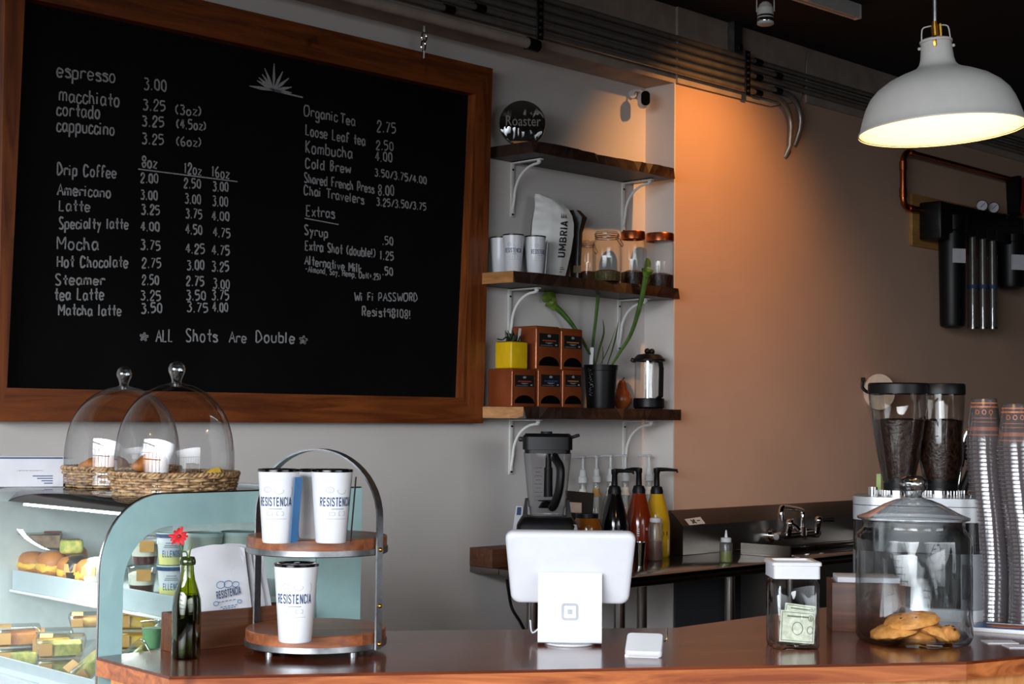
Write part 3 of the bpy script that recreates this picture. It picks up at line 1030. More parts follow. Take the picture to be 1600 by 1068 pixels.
# security camera in the corner
p = P(1006, 155, y=-0.10)
k = K(p)
t = thing('security_camera', 'small white security camera with a black face under the beam', 'camera', p, face(p) + radians(14))
mb = MB()
mb.box((0, 0.01, 0), (17 * k, 0.06, 27 * k), bev=8 * k, seg=4)
mb.build('camera_body', M['white'], t)
MB().prism(rrect(14 * k, 23 * k, 6.5 * k), 'y', -0.024, -0.019).build('black_face', M['black_gloss'], t, loc=(0.002, 0, 0))
MB().tube([(-0.005, 0.02, 12 * k), (-0.012, 0.035, 17 * k), (-0.025, 0.06, 19 * k), (-0.03, 0.085, 14 * k)], 0.006, 8).cyl((-0.03, 0.08, 14 * k), (-0.03, 0.092, 14 * k), 0.018, n=16).build('mount', M['white'], t)

# ------------------------------------------------------------------ conduits along the beam
yc = YB - 0.034
px0 = [(980, 36.7), (980, 50), (980, 63), (980, 76.5), (980, 90)]
slope_end = []
for i, (a, b) in enumerate(px0):
    z = P(a, b, y=yc).z
    x0 = 2.6
    lab = ('uppermost grey conduit of the row along the beam', 'second grey conduit from the top along the beam', 'middle grey conduit of the row along the beam',
           'second lowest conduit along the beam, turning into the wall', 'lowest conduit along the beam, turning into the wall')[i]
    t = thing('conduit', lab, 'pipe', (x0, yc, z), 0, 'electrical conduits along the beam')
    rad = 0.0125
    if i < 3:
        MB().cyl((0, 0, 0), (XR - x0 - 0.05, 0, 0), rad, n=12).build('pipe', M['conduit'], t)
    else:
        xe = P(1236 + (4 - i) * 15, 176, y=yc).x - x0
        pts = [(0, 0, 0), (xe - 0.12, 0, 0)] + [(xe - 0.12 + 0.12 * sin(u), 0, -0.12 + 0.12 * cos(u)) for u in [pi / 2 * j / 8 for j in range(1, 9)]] + [(xe, 0.006, -0.16 - 0.05 * (i - 3)), (xe, 0.035, -0.23 - 0.03 * (i - 3))]
        MB().tube(pts, rad, 12).build('pipe', M['conduit'], t)
    for cx in ((1.1, 3.05, 5.0) if i < 3 else (1.1, 3.05)):
        MB().cyl((cx + 0.16 * (i % 2), 0, 0), (cx + 0.05 + 0.16 * (i % 2), 0, 0), rad + 0.004, n=12).build('coupling', M['gun'], t)
# thick white painted pipe lower on the beam
pa, pb = P(575, 6, y=YB - 0.02), P(826, 62, y=YB - 0.02)
t = thing('white_pipe', 'thick white painted pipe ending under the dark conduits', 'pipe', (2.2, YB - 0.024, pb.z - .017))
MB().cyl((0, 0, 0), (pb.x - 2.2, 0, 0), 0.022, n=14).build('pipe', M['plaster'], t)
MB().cyl((pb.x - 2.2 - 0.015, 0, 0), (pb.x - 2.2 + 0.045, 0, -0.002), 0.026, n=14).build('end_cap', M['gun'], t)
# strut straps holding the conduits
for px, lab in ((838, 'vertical bolted strap over the conduits above the shelves'), (1163, 'vertical bolted strap over the conduits below the bare strut')):
    xk = P(px, 60, y=yc).x
    zt, zb_ = P(980, 30, y=yc).z + 0.012, P(980, 94, y=yc).z - 0.02
    t = thing('conduit_strap', lab, 'strap', (xk, yc - 0.02, (zt + zb_) / 2), 0, 'conduit straps')
    MB().box((0, 0, 0), (0.035, 0.006, zt - zb_), bev=.002).build('strap', M['gun'], t)
    mb = MB()
    for j in range(7):
        mb.cyl((0, -0.002, (j - 3) * 0.028), (0, -0.009, (j - 3) * 0.028), 0.007, n=6)
    mb.build('bolt_heads', M['galv'], t)
xk = P(1148, 60, y=YB - 0.03).x
zt, zb_ = ZC, P(1148, 84, y=YB - 0.03).z
t = thing('strut_channel', 'grey metal strut standing between the ceiling and the conduits', 'strut', (xk, YB - 0.03, zb_))
MB().prism([(-.03, -.02), (.03, -.02), (.03, .022), (.024, .022), (.024, -.014), (-.024, -.014), (-.024, .022), (-.03, .022)], 'z', 0, zt - zb_).build('channel', M['galv'], t, 0)
MB().box((0.012, -0.024, 0.03), (0.03, 0.008, 0.03), bev=.003).build('clamp_plate', M['gun'], t)

# ------------------------------------------------------------------ ceiling: track, track head
p0, p1 = P(1235, -8, z=ZC - 0.05), P(1341, 26, z=ZC - 0.05)
d = (p1 - p0)
an = atan2(d.y, d.x)
p0 = p1 - d.normalized() * 1.6
t = thing('lighting_track', 'pale lighting track on the black ceiling left of the lamp cord', 'track', p1, an)
MB().prism([(-.018, .05), (-.018, -.012), (-.008, -.012), (-.008, -.004), (.008, -.004), (.008, -.012), (.018, -.012), (.018, .05)], 'x', -1.6, -0.01).build('rail', M['white_metal'], t, 0)
MB().box((-0.006, 0, 0.018), (0.014, 0.04, 0.064), bev=.004).build('end_cap', M['white'], t)
p = P(1196, 24, y=-1.25)
k = K(p)
t = thing('track_spotlight', 'white cylindrical track spotlight with a bright band, hanging at the top', 'spotlight', p, face(p))
MB().lathe([(0, -15 * k), (11.5 * k, -15 * k), (13 * k, -14 * k), (13 * k, -4 * k), (12.4 * k, -3 * k)], n=24).build('trim_ring', M['lamp_white'], t)
MB().lathe([(12.2 * k, -4 * k), (12.2 * k, 3 * k)], n=24).lathe([(13 * k, -10.5 * k), (13.1 * k, -10 * k), (13.1 * k, -5.5 * k), (13 * k, -5 * k)], n=24).build('silver_band', M['chrome'], t)
MB().lathe([(12.6 * k, 0), (13 * k, 0.5 * k), (12.8 * k, 11 * k), (11 * k, 12.5 * k), (9.5 * k, 17 * k), (5 * k, 21 * k), (0, 22 * k)], n=24).build('lamp_body', M['lamp_white'], t)
MB().tube([(-13.4 * k, 0, 6 * k), (-13.4 * k, 0, 30 * k), (13.4 * k, 0, 30 * k), (13.4 * k, 0, 6 * k)], 1.2 * k, 6).cyl((0, 0, 30 * k), (0, 0, ZC - p.z), 2.5 * k, n=10).build('yoke', M['lamp_white'], t)
# the spot whose light falls on the wall, mounted on the same ceiling out of the frame's top
t = thing('track_spotlight', 'white track spotlight lighting the tan wall', 'spotlight', (5.06, -1.02, 3.295))
mb = MB()
mb.M = Matrix.Translation((0, -0.012, 0.012)) @ (Vector((5.40, -0.1, 2.30)) - Vector((5.06, -1.02, 3.295))).to_track_quat('-Z', 'Y').to_matrix().to_4x4()
mb.lathe([(0.034, -0.01), (0.035, 0.02), (0.02, 0.03), (0, 0.031)], n=20)
mb.M = Matrix.Identity(4)
mb.cyl((0, -0.03, 0.02), (0, -0.03, ZC - 3.295), 0.012, n=10)
mb.build('lamp_body', M['lamp_white'], t)

# ------------------------------------------------------------------ pendant lamp
pd = 3.42
c = P(1471.5, 205, d=pd)
k = pd / FPX
t = thing('pendant_lamp', 'white enamel dome pendant lamp with brass fittings, lit warm inside', 'lamp', c, 0)
rz = face(c)
t.rotation_euler = (Matrix.Rotation(rz, 3, 'Z') @ Matrix.Rotation(radians(-3.2), 3, 'Y')).to_euler()
R0 = 127.5 * k
u = R0 / 0.19
prof = [(.19, 0), (.1905, .004), (.187, .008), (.183, .022), (.177, .042), (.170, .062), (.159, .083), (.143, .101), (.118, .119), (.088, .133), (.064, .142), (.050, .149), (.042, .158), (.0385, .170), (.036, .192), (.0345, .211)]
MB().lathe([(r * u, z * u) for r, z in prof], n=64).build('shade', M['lamp_white'], t)
MB().lathe([((r - .003) * u, (z - .001) * u) for r, z in prof[1:12]] + [(0.03 * u, .150 * u), (0, .150 * u)], n=64).build('shade_inside', M['lamp_in'], t)
MB().lathe([(.0345 * u, .208 * u), (.0375 * u, .209 * u), (.0375 * u, .214 * u), (.033 * u, .217 * u), (0, .218 * u)], n=40).build('neck_cap', M['lamp_white'], t)
MB().cyl((0, 0, .212 * u), (0, 0, .252 * u), .0095 * u, n=16).cyl((0, 0, .25 * u), (0, 0, .26 * u), .007 * u, n=16).box((-.003 * u, -.0355 * u, .206 * u), (.008 * u, .003, .026 * u), bev=.001).box((0.012 * u, 0.0, .232 * u), (.004 * u, .014 * u, .04 * u)).build('brass_socket', M['brass'], t)
mb = MB()
for sx in (-1, 1):
    mb.tube(catmull([(sx * .0385 * u, 0, .196 * u), (sx * .0335 * u, 0, .205 * u), (sx * .031 * u, 0, .235 * u), (sx * .027 * u, 0, .247 * u), (sx * .012 * u, 0, .250 * u), (0, 0, .250 * u)], 4), .0016 * u, 6)
    mb.sph((sx * .0385 * u, 0, .199 * u), .004 * u, 10, 6)
mb.build('wire_bail', M['lamp_white'], t)
mb = MB()
n = 160
L_ = ZC - c.z - .262 * u
mb.M = Matrix.Translation((0, 0, .26 * u)) @ Matrix.Rotation(radians(3.2), 4, 'Y')
mb.lathe([(.0042 * u * (1 + .12 * (i % 2)), L_ * i / n) for i in range(n + 1)], n=10)
mb.build('cord', M['galv'], t)
MB().sph((0, 0, .085 * u), .032 * u, 20, 12, (1, 1, 1.15)).cyl((0, 0, .11 * u), (0, 0, .15 * u), .016 * u, n=14).build('bulb', glow('warm_bulb', (255, 206, 120), 10), t)
for nm, pw, zz in (('pendant_light', 7.5, .055),):
    l = bpy.data.lights.new(nm, 'POINT')
    l.energy = pw
    l.color = (1.0, 0.66, 0.28)
    l.shadow_soft_size = .03
    o = bpy.data.objects.new(nm, l)
    o.location = c + Vector((0, 0, zz * u))
    COL.objects.link(o)

# ------------------------------------------------------------------ steel table with sink splash, along the wall
ZTB = 0.93
tx0, tx1 = 4.05, 5.11
ty = -0.665
xr_ = 5.30      # end of the table, start of the sink
t = thing('steel_table', 'stainless steel work table with rolled front edge under the shelves', 'table', (tx0, 0, 0))
MB().box(((xr_ - tx0) / 2, (ty + YB) / 2 + 0.0, ZTB - 0.012), (xr_ - tx0, -ty + YB - 0.004, 0.024), bev=.004).box(((XC - tx0 - .02) / 2, YB / 2 - .002, ZTB - 0.012), (XC - tx0 - .02, -YB - .006, 0.024), bev=.002).build('table_top', M['steeltop'], t)
MB().cyl((0.0, ty, ZTB - .022), (xr_ - tx0 - .002, ty, ZTB - .022), 0.021, n=18).build('rolled_edge', M['steeltop'], t)
for px, yy in ((832, -.60), (968, -.60), (1003, -.27), (1140, -.60)):
    lx = P(px, 950, y=yy).x - tx0
    MB().cyl((lx, yy, 0.0), (lx, yy, ZTB - .02), 0.021, n=16).cyl((lx, yy, 0.0), (lx, yy, 0.03), 0.028, n=16).build('leg', M['steel'], t)
MB().box(((xr_ - tx0) / 2, -.40, .28), (xr_ - tx0 - .08, .42, .02), bev=.003).build('undershelf', M['steel'], t)

t = thing('steel_sink', 'stainless steel hand sink unit with a high splash back under the tan wall', 'sink', (xr_, 0, 0))
sx1 = 9.2
a0 = 5.075 - xr_
MB().prism([(YB - .002, ZTB + .001), (YB - .002, 1.118), (YB - .012, 1.118), (-.247, 1.055), (-.247, ZTB + .001)], 'x', a0, sx1 - xr_).build('splash_back', M['steel'], t, 0)
mb = MB()
mb.box((.06, ty / 2 - .12, ZTB - .012), (.12, .42, .024), bev=.003)
mb.box((.9, -.60, ZTB - .012), (1.6, .13, .024), bev=.003).box((1.25, -.29, ZTB - .012), (2.1, .09, .024), bev=.003).box((1.75, -.43, ZTB - .012), (1.1, .35, .024), bev=.003)
mb.build('sink_rim', M['steeltop'], t)
MB().cyl((0.02, ty, ZTB - .018), (sx1 - xr_, ty, ZTB - .018), 0.019, n=18).build('rolled_edge', M['steeltop'], t)
mb = MB()
for q in ((.12, -.43, .74, .01, .26, .34), (1.2, -.43, .74, .01, .26, .34)):
    mb.box((q[0], q[1], q[2] + .06), (q[3], q[4], q[5]))
mb.box((.66, -.55, .80), (1.08, .01, .24)).box((.66, -.33, .80), (1.08, .01, .24)).box((.66, -.44, .685), (1.08, .22, .01))
mb.build('basin', M['steel'], t)
for lx, ly in ((.06, -.60), (2.1, -.60)):
    MB().cyl((lx, ly, 0), (lx, ly, ZTB - .03), .02, n=16).build('leg', M['steel'], t)

# sticker on the splash
s0, s1, s2, s3 = (P(1069, 810.5, y=-.205), P(1094, 807, y=-.205), P(1102, 817.5, y=-.235), P(1076, 820.5, y=-.235))
def on_slope(px, py):
    n = Vector((0, -.063, .235)); n = Vector((0, -(1.118 - 1.055), -(-.247 + .177))).normalized()
    n = Vector((0, -.063, .070)).normalized()
    p0 = Vector((0, -.247, 1.055))
    r = ray(px, py)
    return CAM + r * ((p0 - CAM).dot(n) / r.dot(n)) + n * .0015
qs = [on_slope(*q) for q in ((1069, 811), (1094, 807.5), (1102, 818), (1077, 820.5))]
mb = MB().poly(qs)
st = mb.build('notice_sticker', M['paper'], None, 0)
tag(st, 'small pale sticker with a dark cross mark on the steel splash', 'sticker')
mb = MB()
cn = Vector((0, -.0005, .0005))
lerp = lambda a, b: (qs[0] * (1 - a) + qs[1] * a) * (1 - b) + (qs[3] * (1 - a) + qs[2] * a) * b + cn
for a, b, c_, d_ in ((.28, .25, .52, .8), (.52, .25, .28, .8)):
    ribbon(mb, [lerp(a, b), lerp(c_, d_)], .010, (0, -.66, .75))
mb.poly([lerp(.62, .4), lerp(.82, .4), lerp(.82, .55), lerp(.62, .55)])
mb.build('printed_mark', M['green'], st, 0)

# faucet
fx = P(1250, 838, y=-.25)
kf = K(fx)
t = thing('wall_faucet', 'chrome wall faucet with swivel spout and two lever handles above the sink', 'faucet', (fx.x, -.248, P(1250, 836, y=-.27).z))
f = lambda px, py, dy=-.05: P(px, py, y=-.248 + dy) - Vector(t.location)
mb = MB()
mb.cyl(f(1213, 838), f(1279, 832), .016, n=16)
for px, py in ((1218, 837), (1274, 833)):
    a = f(px, py)
    mb.cyl((a.x, 0.0, a.z), (a.x, -.065, a.z), .019, n=16).cyl((a.x, .0, a.z), (a.x, -.008, a.z), .032, n=20)
mb.build('faucet_body', M['chrome'], t)
sp = [f(1254, 834, -.06), f(1254, 804, -.06), f(1252, 797, -.065), f(1226, 792, -.19), f(1221, 796, -.205), f(1220, 812, -.205)]
mb = MB()
mb.tube(catmull(sp, 5), .0115, 12).cyl(f(1220, 803, -.205), f(1220, 813, -.205), .015, n=14).cyl(f(1254, 836, -.06), f(1254, 822, -.06), .018, n=16)
mb.build('spout', M['chrome'], t)
for i, (px, py) in enumerate(((1231, 838), (1276, 833))):
    a = f(px, py, -.06)
    mb = MB().cyl(a, a + Vector((0, -.01, .06)), .014, .017, n=14).sph(a + Vector((0, -.01, .062)), .02, 14, 10)
    mb.build('valve', M['chrome'], t)
    if i:
        MB().tube([a + Vector((0, -.015, .06)), a + Vector((.03, -.03, .066)), a + Vector((.065, -.05, .066))], [.008, .010, .012], 10).build('lever', M['black'], t)
    else:
        MB().tube([a + Vector((0, -.015, .06)), a + Vector((.01, -.035, .045)), a + Vector((.015, -.05, .03))], [.010, .012, .012], 10).build('lever', M['chrome'], t)

# wooden ledge on the wall carrying the syrup bottles
led = tag(MB().box((4.05 + .48, -.067, ZTB + .036), (.96, .128, .072), bev=.003).build('wall_ledge', M['boxwood']), 'thick rough wooden ledge on the wall left of the blender', 'ledge')
ZLG = ZTB + .072

# black cable hanging from the table
c1 = [P(792, 905, y=-.2), P(795, 925, y=-.2), P(800, 950, y=-.2), P(812, 970, y=-.25), P(822, 990, y=-.3)]
tag(MB().tube(catmull(c1, 4), .006, 8).build('power_cable', M['black']), 'black power cable hanging below the left end of the steel table', 'cable')


def xat(px, py, Y):
    return P(px, py, y=Y).x


# ------------------------------------------------------------------ blender
yb = -.36
bl = Vector((xat(855, 760, yb), yb, ZTB))
kb = K(bl)
t = thing('blender', 'commercial blender with smoky clear jug, black lid and black base', 'blender', bl, face(bl))
zt = lambda py: P(855, py, y=yb).z - ZTB
w = 46.5 * kb
mb = MB()
def taper(mb, sections, r=.02):
    rings = []
    for hw, hd, z in sections:
        rings.append([mb.v((x, y, z)) for x, y in rrect(2 * hw, 2 * hd, min(r, hw * .9), 4)])
    for a, b in zip(rings, rings[1:]):
        for i in range(len(a)):
            j = (i + 1) % len(a)
            mb.f([a[i], a[j], b[j], b[i]])
    mb.f(list(reversed(rings[0])))
    mb.f(rings[-1])
zb0, zb1 = zt(818), zt(806)
taper(mb, [(w * 1.02, w, 0), (w * 1.04, w * 1.02, zb0 * .6), (w, w, zb0), (w * .86, w * .86, zb1 - .004), (w * .82, w * .82, zb1)], .025)
mb.build('motor_base', M['black'], t)
for sx in (-1, 1):
    mb = MB()
    mb.prism([(sx * w * .84, zb1 - .01), (sx * w * .74, zb1 + .065), (sx * w * .66, zb1 + .065), (sx * w * .66, zb1 - .01)], 'y', -w * .45, w * .45)
    mb.build('jug_guide', M['black_matte'], t)
# control panel (silver face sloping out at the right front)
mb = MB()
mb.geo([(-.006, -w - .02, zb0 - .10), (w * 1.15, -w - .02, zb0 - .10), (w * .98, -w * .93, zb0 + .006), (-.030, -w * .93, zb0 + .006), (-.006, -w + .03, zb0 - .10), (w * 1.15, -w + .03, zb0 - .10), (w * .98, -w * .8, zb0 + .002), (-.030, -w * .8, zb0 + .002)],
       [(0, 1, 2, 3), (4, 5, 6, 7), (0, 1, 5, 4), (1, 2, 6, 5), (2, 3, 7, 6), (3, 0, 4, 7)])
pn = mb.build('control_panel', M['steel'], t, 0)
pn['label'] = 'brushed silver control panel'
mb = MB()
cz = zb0 - .012
text_flat(mb, '24B', (w * .38, -w * .955, cz - .012), (.022, 0, 0), (0, .006, .015), .01)
mb.build('panel_mark', M['ink_black'], pn, 0)
# jug
zj0, zj1 = zt(806) + .004, zt(707)
jw0, jw1 = 26 * kb, 36.5 * kb
mb = MB()
rings = []
for hw, z in ((jw0, zj0), (jw0 * 1.06, zj0 + .03), (jw0 * 1.12, zj0 + .035), (jw1, zj1 - .02), (jw1 * 1.02, zj1)):
    rings.append([mb.v((x, y, z)) for x, y in rrect(2 * hw, 2 * hw, hw * .45, 5)])
for a, b in zip(rings, rings[1:]):
    for i in range(len(a)):
        j = (i + 1) % len(a)
        mb.f([a[i], a[j], b[j], b[i]])
mb.f(rings[0])
jug = mb.build('jug', M['g_jug'], t)
mb = MB()
for i in range(9):
    z = zj0 + .06 + i * (zj1 - zj0 - .1) / 9
    hw = jw0 * 1.12 + (jw1 - jw0 * 1.12) * (z - zj0) / (zj1 - zj0)
    mb.box((-hw * .42, -hw - .0015, z), (.020 if i % 2 else .030, .001, .0016))
mb.build('measure_marks', M['ink_black'], jug, 0)
mb = MB()
mb.cyl((0, 0, zj0 + .028), (0, 0, zj0 + .05), .034, .02, n=16).box((0, 0, zj0 + .055), (.07, .012, .004), Matrix.Rotation(.5, 3, 'Z')).box((0, 0, zj0 + .052), (.012, .07, .004), Matrix.Rotation(.5, 3, 'Z'))
mb.build('blade', M['gun'], jug)
hw = jw1
MB().tube(catmull([(hw * .30, -hw * .8, zj1 - .012), (hw * .34, -hw * 1.35, zj1 - .02), (hw * .55, -hw * 1.75, zj1 - .055), (hw * .50, -hw * 1.75, zj1 - .13), (hw * .32, -hw * 1.5, zj0 + .05), (hw * .22, -hw * 1.05, zj0 + .035)], 5), [.016] * 26, 10).build('jug_handle', M['black'], t)
zl0, zl1 = zt(707), zt(677)
mb = MB()
taper(mb, [(jw1 * .98, jw1 * .98, zj1 - .002), (jw1 * .98, jw1 * .98, zl0 + .012), (jw1 * 1.06, jw1 * 1.06, zl0 + .013), (jw1 * 1.06, jw1 * 1.06, zl1 - .012), (jw1 * .95, jw1 * .95, zl1)], .03)
mb.box((-jw1 * 1.12, 0, zl1 - .022), (.022, .06, .018), bev=.005).box((jw1 * 1.16, 0, zl1 - .010), (.04, .06, .012), Matrix.Rotation(radians(-18), 3, 'Y'), bev=.004)
mb.build('lid', M['black'], t)
MB().cyl((-.004, 0, zl1 - .004), (-.004, 0, zl1 + .008), .022, n=18).build('lid_plug', M['black_matte'], t)
MB().cyl((0.004, -.012, zj0 + .07), (0.004, -.012, zl1 - .02), .014, .010, n=14).cyl((0.004, -.012, zj0 + .07), (0.004, -.012, zj0 + .18), .017, .016, n=14).build('tamper', M['black'], t)

# ------------------------------------------------------------------ bags and bottles around the blender
p = Vector((xat(806, 820, -.2), -.2, ZTB))
k = K(p)
t = thing('paper_bag', 'slim white bag with a navy label leaning left of the blender', 'bag', p, face(p))
h1 = P(808, 790, y=-.2).z - ZTB
mb = MB()
mb.geo([(-9 * k, -.03, 0), (14 * k, -.03, 0), (14 * k, .03, 0), (-9 * k, .03, 0), (0 * k, -.004, h1), (9.5 * k, -.004, h1), (9.5 * k, .004, h1), (0 * k, .004, h1), (-5 * k, -.028, h1 * .6), (13 * k, -.028, h1 * .6), (13 * k, .028, h1 * .6), (-5 * k, .028, h1 * .6)],
       [(0, 1, 2, 3), (4, 5, 6, 7), (0, 1, 9, 8), (8, 9, 5, 4), (1, 2, 10, 9), (9, 10, 6, 5), (2, 3, 11, 10), (10, 11, 7, 6), (3, 0, 8, 11), (11, 8, 4, 7)])
mb.build('bag_body', M['paper'], t, 20)
MB().geo([(1 * k, -.014, h1 * .86), (8 * k, -.014, h1 * .86), (8.5 * k, -.006, h1 * .985), (2 * k, -.006, h1 * .985)], [(0, 1, 2, 3)]).build('navy_label', M['ink'], t, 0)

p = Vector((xat(906, 800, -.2), -.2, ZTB))
k = K(p)
t = thing('coffee_pouch', 'black foil pouch with a beige label between blender and sauces', 'pouch', p, face(p) + radians(8))
h1 = P(908, 765, y=-.2).z - ZTB
mb = MB()
mb.geo([(-22 * k, -.045, 0), (20 * k, -.045, 0), (20 * k, .045, 0), (-22 * k, .045, 0), (-23 * k, -.005, h1 - .002), (22 * k, -.005, h1 - .012), (22 * k, .0, h1 - .012), (-23 * k, .0, h1 - .002), (-21 * k, -.05, h1 * .6), (17 * k, -.05, h1 * .6), (17 * k, .04, h1 * .6), (-21 * k, .04, h1 * .6)],
       [(0, 1, 2, 3), (4, 5, 6, 7), (0, 1, 9, 8), (8, 9, 5, 4), (1, 2, 10, 9), (9, 10, 6, 5), (2, 3, 11, 10), (10, 11, 7, 6), (3, 0, 8, 11), (11, 8, 4, 7)])
mb.build('pouch_body', M['bag_dark'], t, 20)
MB().geo([(-20 * k, -.0525, h1 * .45), (0, -.0525, h1 * .45), (1 * k, -.030, h1 * .83), (-20.5 * k, -.030, h1 * .84)], [(0, 1, 2, 3)]).build('paper_label', mat('beige_label', (196, 170, 150), .7), t, 0)
MB().box((0, -.003, h1 - .02), (44 * k, .008, .006)).build('zip_seal', M['brass'], t)


def pump_bottle(px, py_top, cap, liquid, lvl, lab, Y=-.085):
    b = Vector((xat(px, 760, Y), Y, ZLG))
    t = thing('syrup_bottle', lab, 'bottle', b, face(b), 'clear syrup bottles with white pumps')
    H = P(px, py_top, y=Y).z - ZLG
    hb = H * .70
    prof = [(.0, .0), (.036, .0), (.0385, .006), (.0385, hb * .50), (.034, hb * .62), (.020, hb * .78), (.0145, hb * .86), (.0145, hb)]
    MB().lathe(prof, n=24).build('bottle_glass', M['g_clear'], t)
    if lvl:
        MB().lathe([(0, .003), (.034, .003), (.036, .008), (.036, hb * min(lvl, .5)), (0, hb * min(lvl, .5))], n=20).build('syrup', liquid, t)
    MB().lathe([(.0, hb * .2), (.012, hb * .2), (.012, hb * .88), (0, hb * .88)], n=10).lathe([(.0165, hb - .004), (.0195, hb - .003), (.0195, hb + .02), (.015, hb + .024), (.012, hb + .05), (.0085, hb + .053), (.0055, hb + .056), (.005, H - .006)], n=18).build('pump', M['white_soft'], t)
    MB().lathe([(0.005, H - .008), (.010, H - .006), (.012, H), (.008, H + .004), (0, H + .005)], n=14).tube([(0, 0, H - .002), (-.03, -.012, H - .001), (-.046, -.018, H - .005)], [.006, .0045, .004], 8).build('pump_head', M['white'], t)
    MB().lathe([(.0146, hb * .88), (.0175, hb * .80), (.0225, hb * .745)], n=18).build('neck_label', M['cream'] if not cap else M['kraft'], t)
    return t


pale = mat('pale_syrup', (186, 170, 96), .15, coat=.4)
amber = mat('amber_syrup', (150, 92, 34), .15, coat=.4)
pump_bottle(911, 713, 0, amber, .3, 'clear syrup bottle with white pump nearest the blender, behind the black pouch')
pump_bottle(932, 712, 1, pale, .36, 'clear syrup bottle with kraft neck label between pouch and dark sauce')
pump_bottle(954, 711, 0, pale, .3, 'clear syrup bottle mostly hidden by the dark sauce bottle')
pump_bottle(977, 711, 0, pale, .42, 'clear syrup bottle between the dark and the caramel sauce bottles')
pump_bottle(1014, 711, 0, amber, .3, 'clear syrup bottle behind the caramel and yellow sauces in the corner')


def sauce(px, py_top, py_sh, Y, m, lab, nozzle, texts=()):
    b = Vector((xat(px, 800, Y), Y, ZTB))
    k = K(b)
    t = thing('sauce_bottle', lab, 'bottle', b, face(b), 'sauce pump bottles')
    H = P(px, py_top, y=Y).z - ZTB
    hb = P(px, py_sh, y=Y).z - ZTB
    prof = [(0, 0), (.052, 0), (.0565, .006), (.0575, .03), (.0575, hb * .50), (.056, hb * .57), (.050, hb * .68), (.040, hb * .83), (.031, hb * .94), (.0275, hb)]
    MB().lathe(prof, n=32, cap1=True).build('bottle_body', m, t)
    mb = MB().lathe([(.0265, hb - .004), (.0275, hb + .012), (.022, hb + .030), (.0125, hb + .034), (.0115, H - .022), (.014, H - .018), (.014, H), (0, H + .003)], n=20)
    dx, dy = nozzle
    mb.tube([(0, 0, H - .006), (dx * .5, dy * .5, H - .005), (dx, dy, H - .008), (dx * 1.02, dy * 1.02, H - .018)], [.0095, .0075, .006, .005], 8)
    mb.build('pump', M['black'], t)
    prad = lambda z: .0576
    for s, w_, h_, z_, a_ in texts:
        mb = MB()
        text_wrap(mb, s, w_, h_, z_, prad, a_, 'block' if s.isupper() else .01)
        mb.build('printed_text', M['white_soft'] if m is not M['sauce_yellow'] else M['ink_black'], t, 0)
    return t, hb


c, hb = sauce(960, 733, 771, -.25, M['sauce_black'], 'dark chocolate sauce bottle with black pump, left of the caramel one', (.075, -.01), (('DELLI', .042, .012, .120, .18), ('ATE', .024, .010, .080, .05)))
mb = MB()
line_wrap(mb, [(-.014, .117), (.036, .117), (.036, .135), (-.014, .135), (-.014, .117)], .0012, lambda z: .0577)
mb.build('printed_box', M['blue'], c, 0)
c, hb = sauce(998, 731, 770, -.23, M['sauce_red'], 'reddish caramel sauce bottle with black pump, middle of the three', (-.055, .012), (('G', .009, .010, .122, .62),))
mb = MB()
for i in range(4):
    line_wrap(mb, [(-.006, .100 + .009 * i), (.004, .100 + .009 * i)], .003, lambda z: .0577)
mb.build('printed_scale', M['white_soft'], c, 0)
c, hb = sauce(1026, 731, 771, -.205, M['sauce_yellow'], 'yellow sauce bottle with black pump, rightmost of the three', (.085, -.005), (('oz', .012, .006, .085, .45),))
mb = MB()
line_wrap(mb, [(.030, .100), (.052, .100)], .016, lambda z: .0577)
mb.build('dark_label', M['label_black'], c, 0)

# squat honey-coloured jar in front of the pouch
b = Vector((xat(917, 822, -.30), -.30, ZTB))
k = K(b)
h = P(918, 808, y=-.30).z - ZTB
t = thing('syrup_jug', 'squat jar of amber syrup beside the blender base, behind the tablet', 'jar', b, face(b))
MB().lathe([(0, 0), (20 * k, 0), (23 * k, .01), (23 * k, h * .78), (20 * k, h * .93), (17 * k, h)], n=28).build('jar_body', M['honey'], t)
MB().lathe([(17 * k, h - .002), (18 * k, h), (18 * k, h + .016), (0, h + .018)], n=24).build('lid', M['black'], t)

# steel shaker cup
b = foot(999, 884, ZTB, .024)
k = K(b)
h = P(1000, 846, y=b.y).z - ZTB
t = thing('steel_cup', 'small polished steel cup beside the brown squeeze bottle', 'cup', b, face(b))
MB().lathe([(0, .002), (.017, 0), (.018, .003), (.0255, h - .002), (.0265, h), (.0245, h - .001), (.017, .006), (0, .006)], n=28).build('cup_body', M['chrome'], t)


def squeeze(px, py_bot, r, py_top, py_sh, m, lvl, lab, tip):
    b = foot(px, py_bot, ZTB, r)
    t = thing('squeeze_bottle', lab, 'bottle', b, face(b))
    H = P(px, py_top, y=b.y).z - ZTB
    MB().lathe([(0, 0), (r * .92, 0), (r, .005), (r, H - .008), (r * .9, H - .002), (r * .78, H)], n=28).build('bottle_body', M['g_frost'], t)
    MB().lathe([(0, .003), (r * .93, .003), (r * .95, .006), (r * .95, H * lvl), (0, H * lvl)], n=24).build('sauce', m, t)
    pr = [(r * .8, H - .001), (r * .82, H + .002), (r * .82, H + .014), (r * .7, H + .017)]
    if tip:
        pr += [(.007, H + .018), (.0055, H + .028), (.003, H + .047), (0, H + .048)]
    else:
        pr += [(.005, H + .018), (.0035, H + .030), (0, H + .031)]
    MB().lathe(pr, n=22).build('nozzle_cap', M['white'], t)
    return t


squeeze(1024, 876, .0295, 815, 0, mat('brown_sauce', (112, 58, 36), .35), .50, 'squeeze bottle of brown sauce in front of the yellow bottle', False)
squeeze(1134.5, 879, .0265, 846, 0, mat('green_sauce', (124, 134, 34), .35), .55, 'squeeze bottle of green sauce with white tip at the table edge', True)

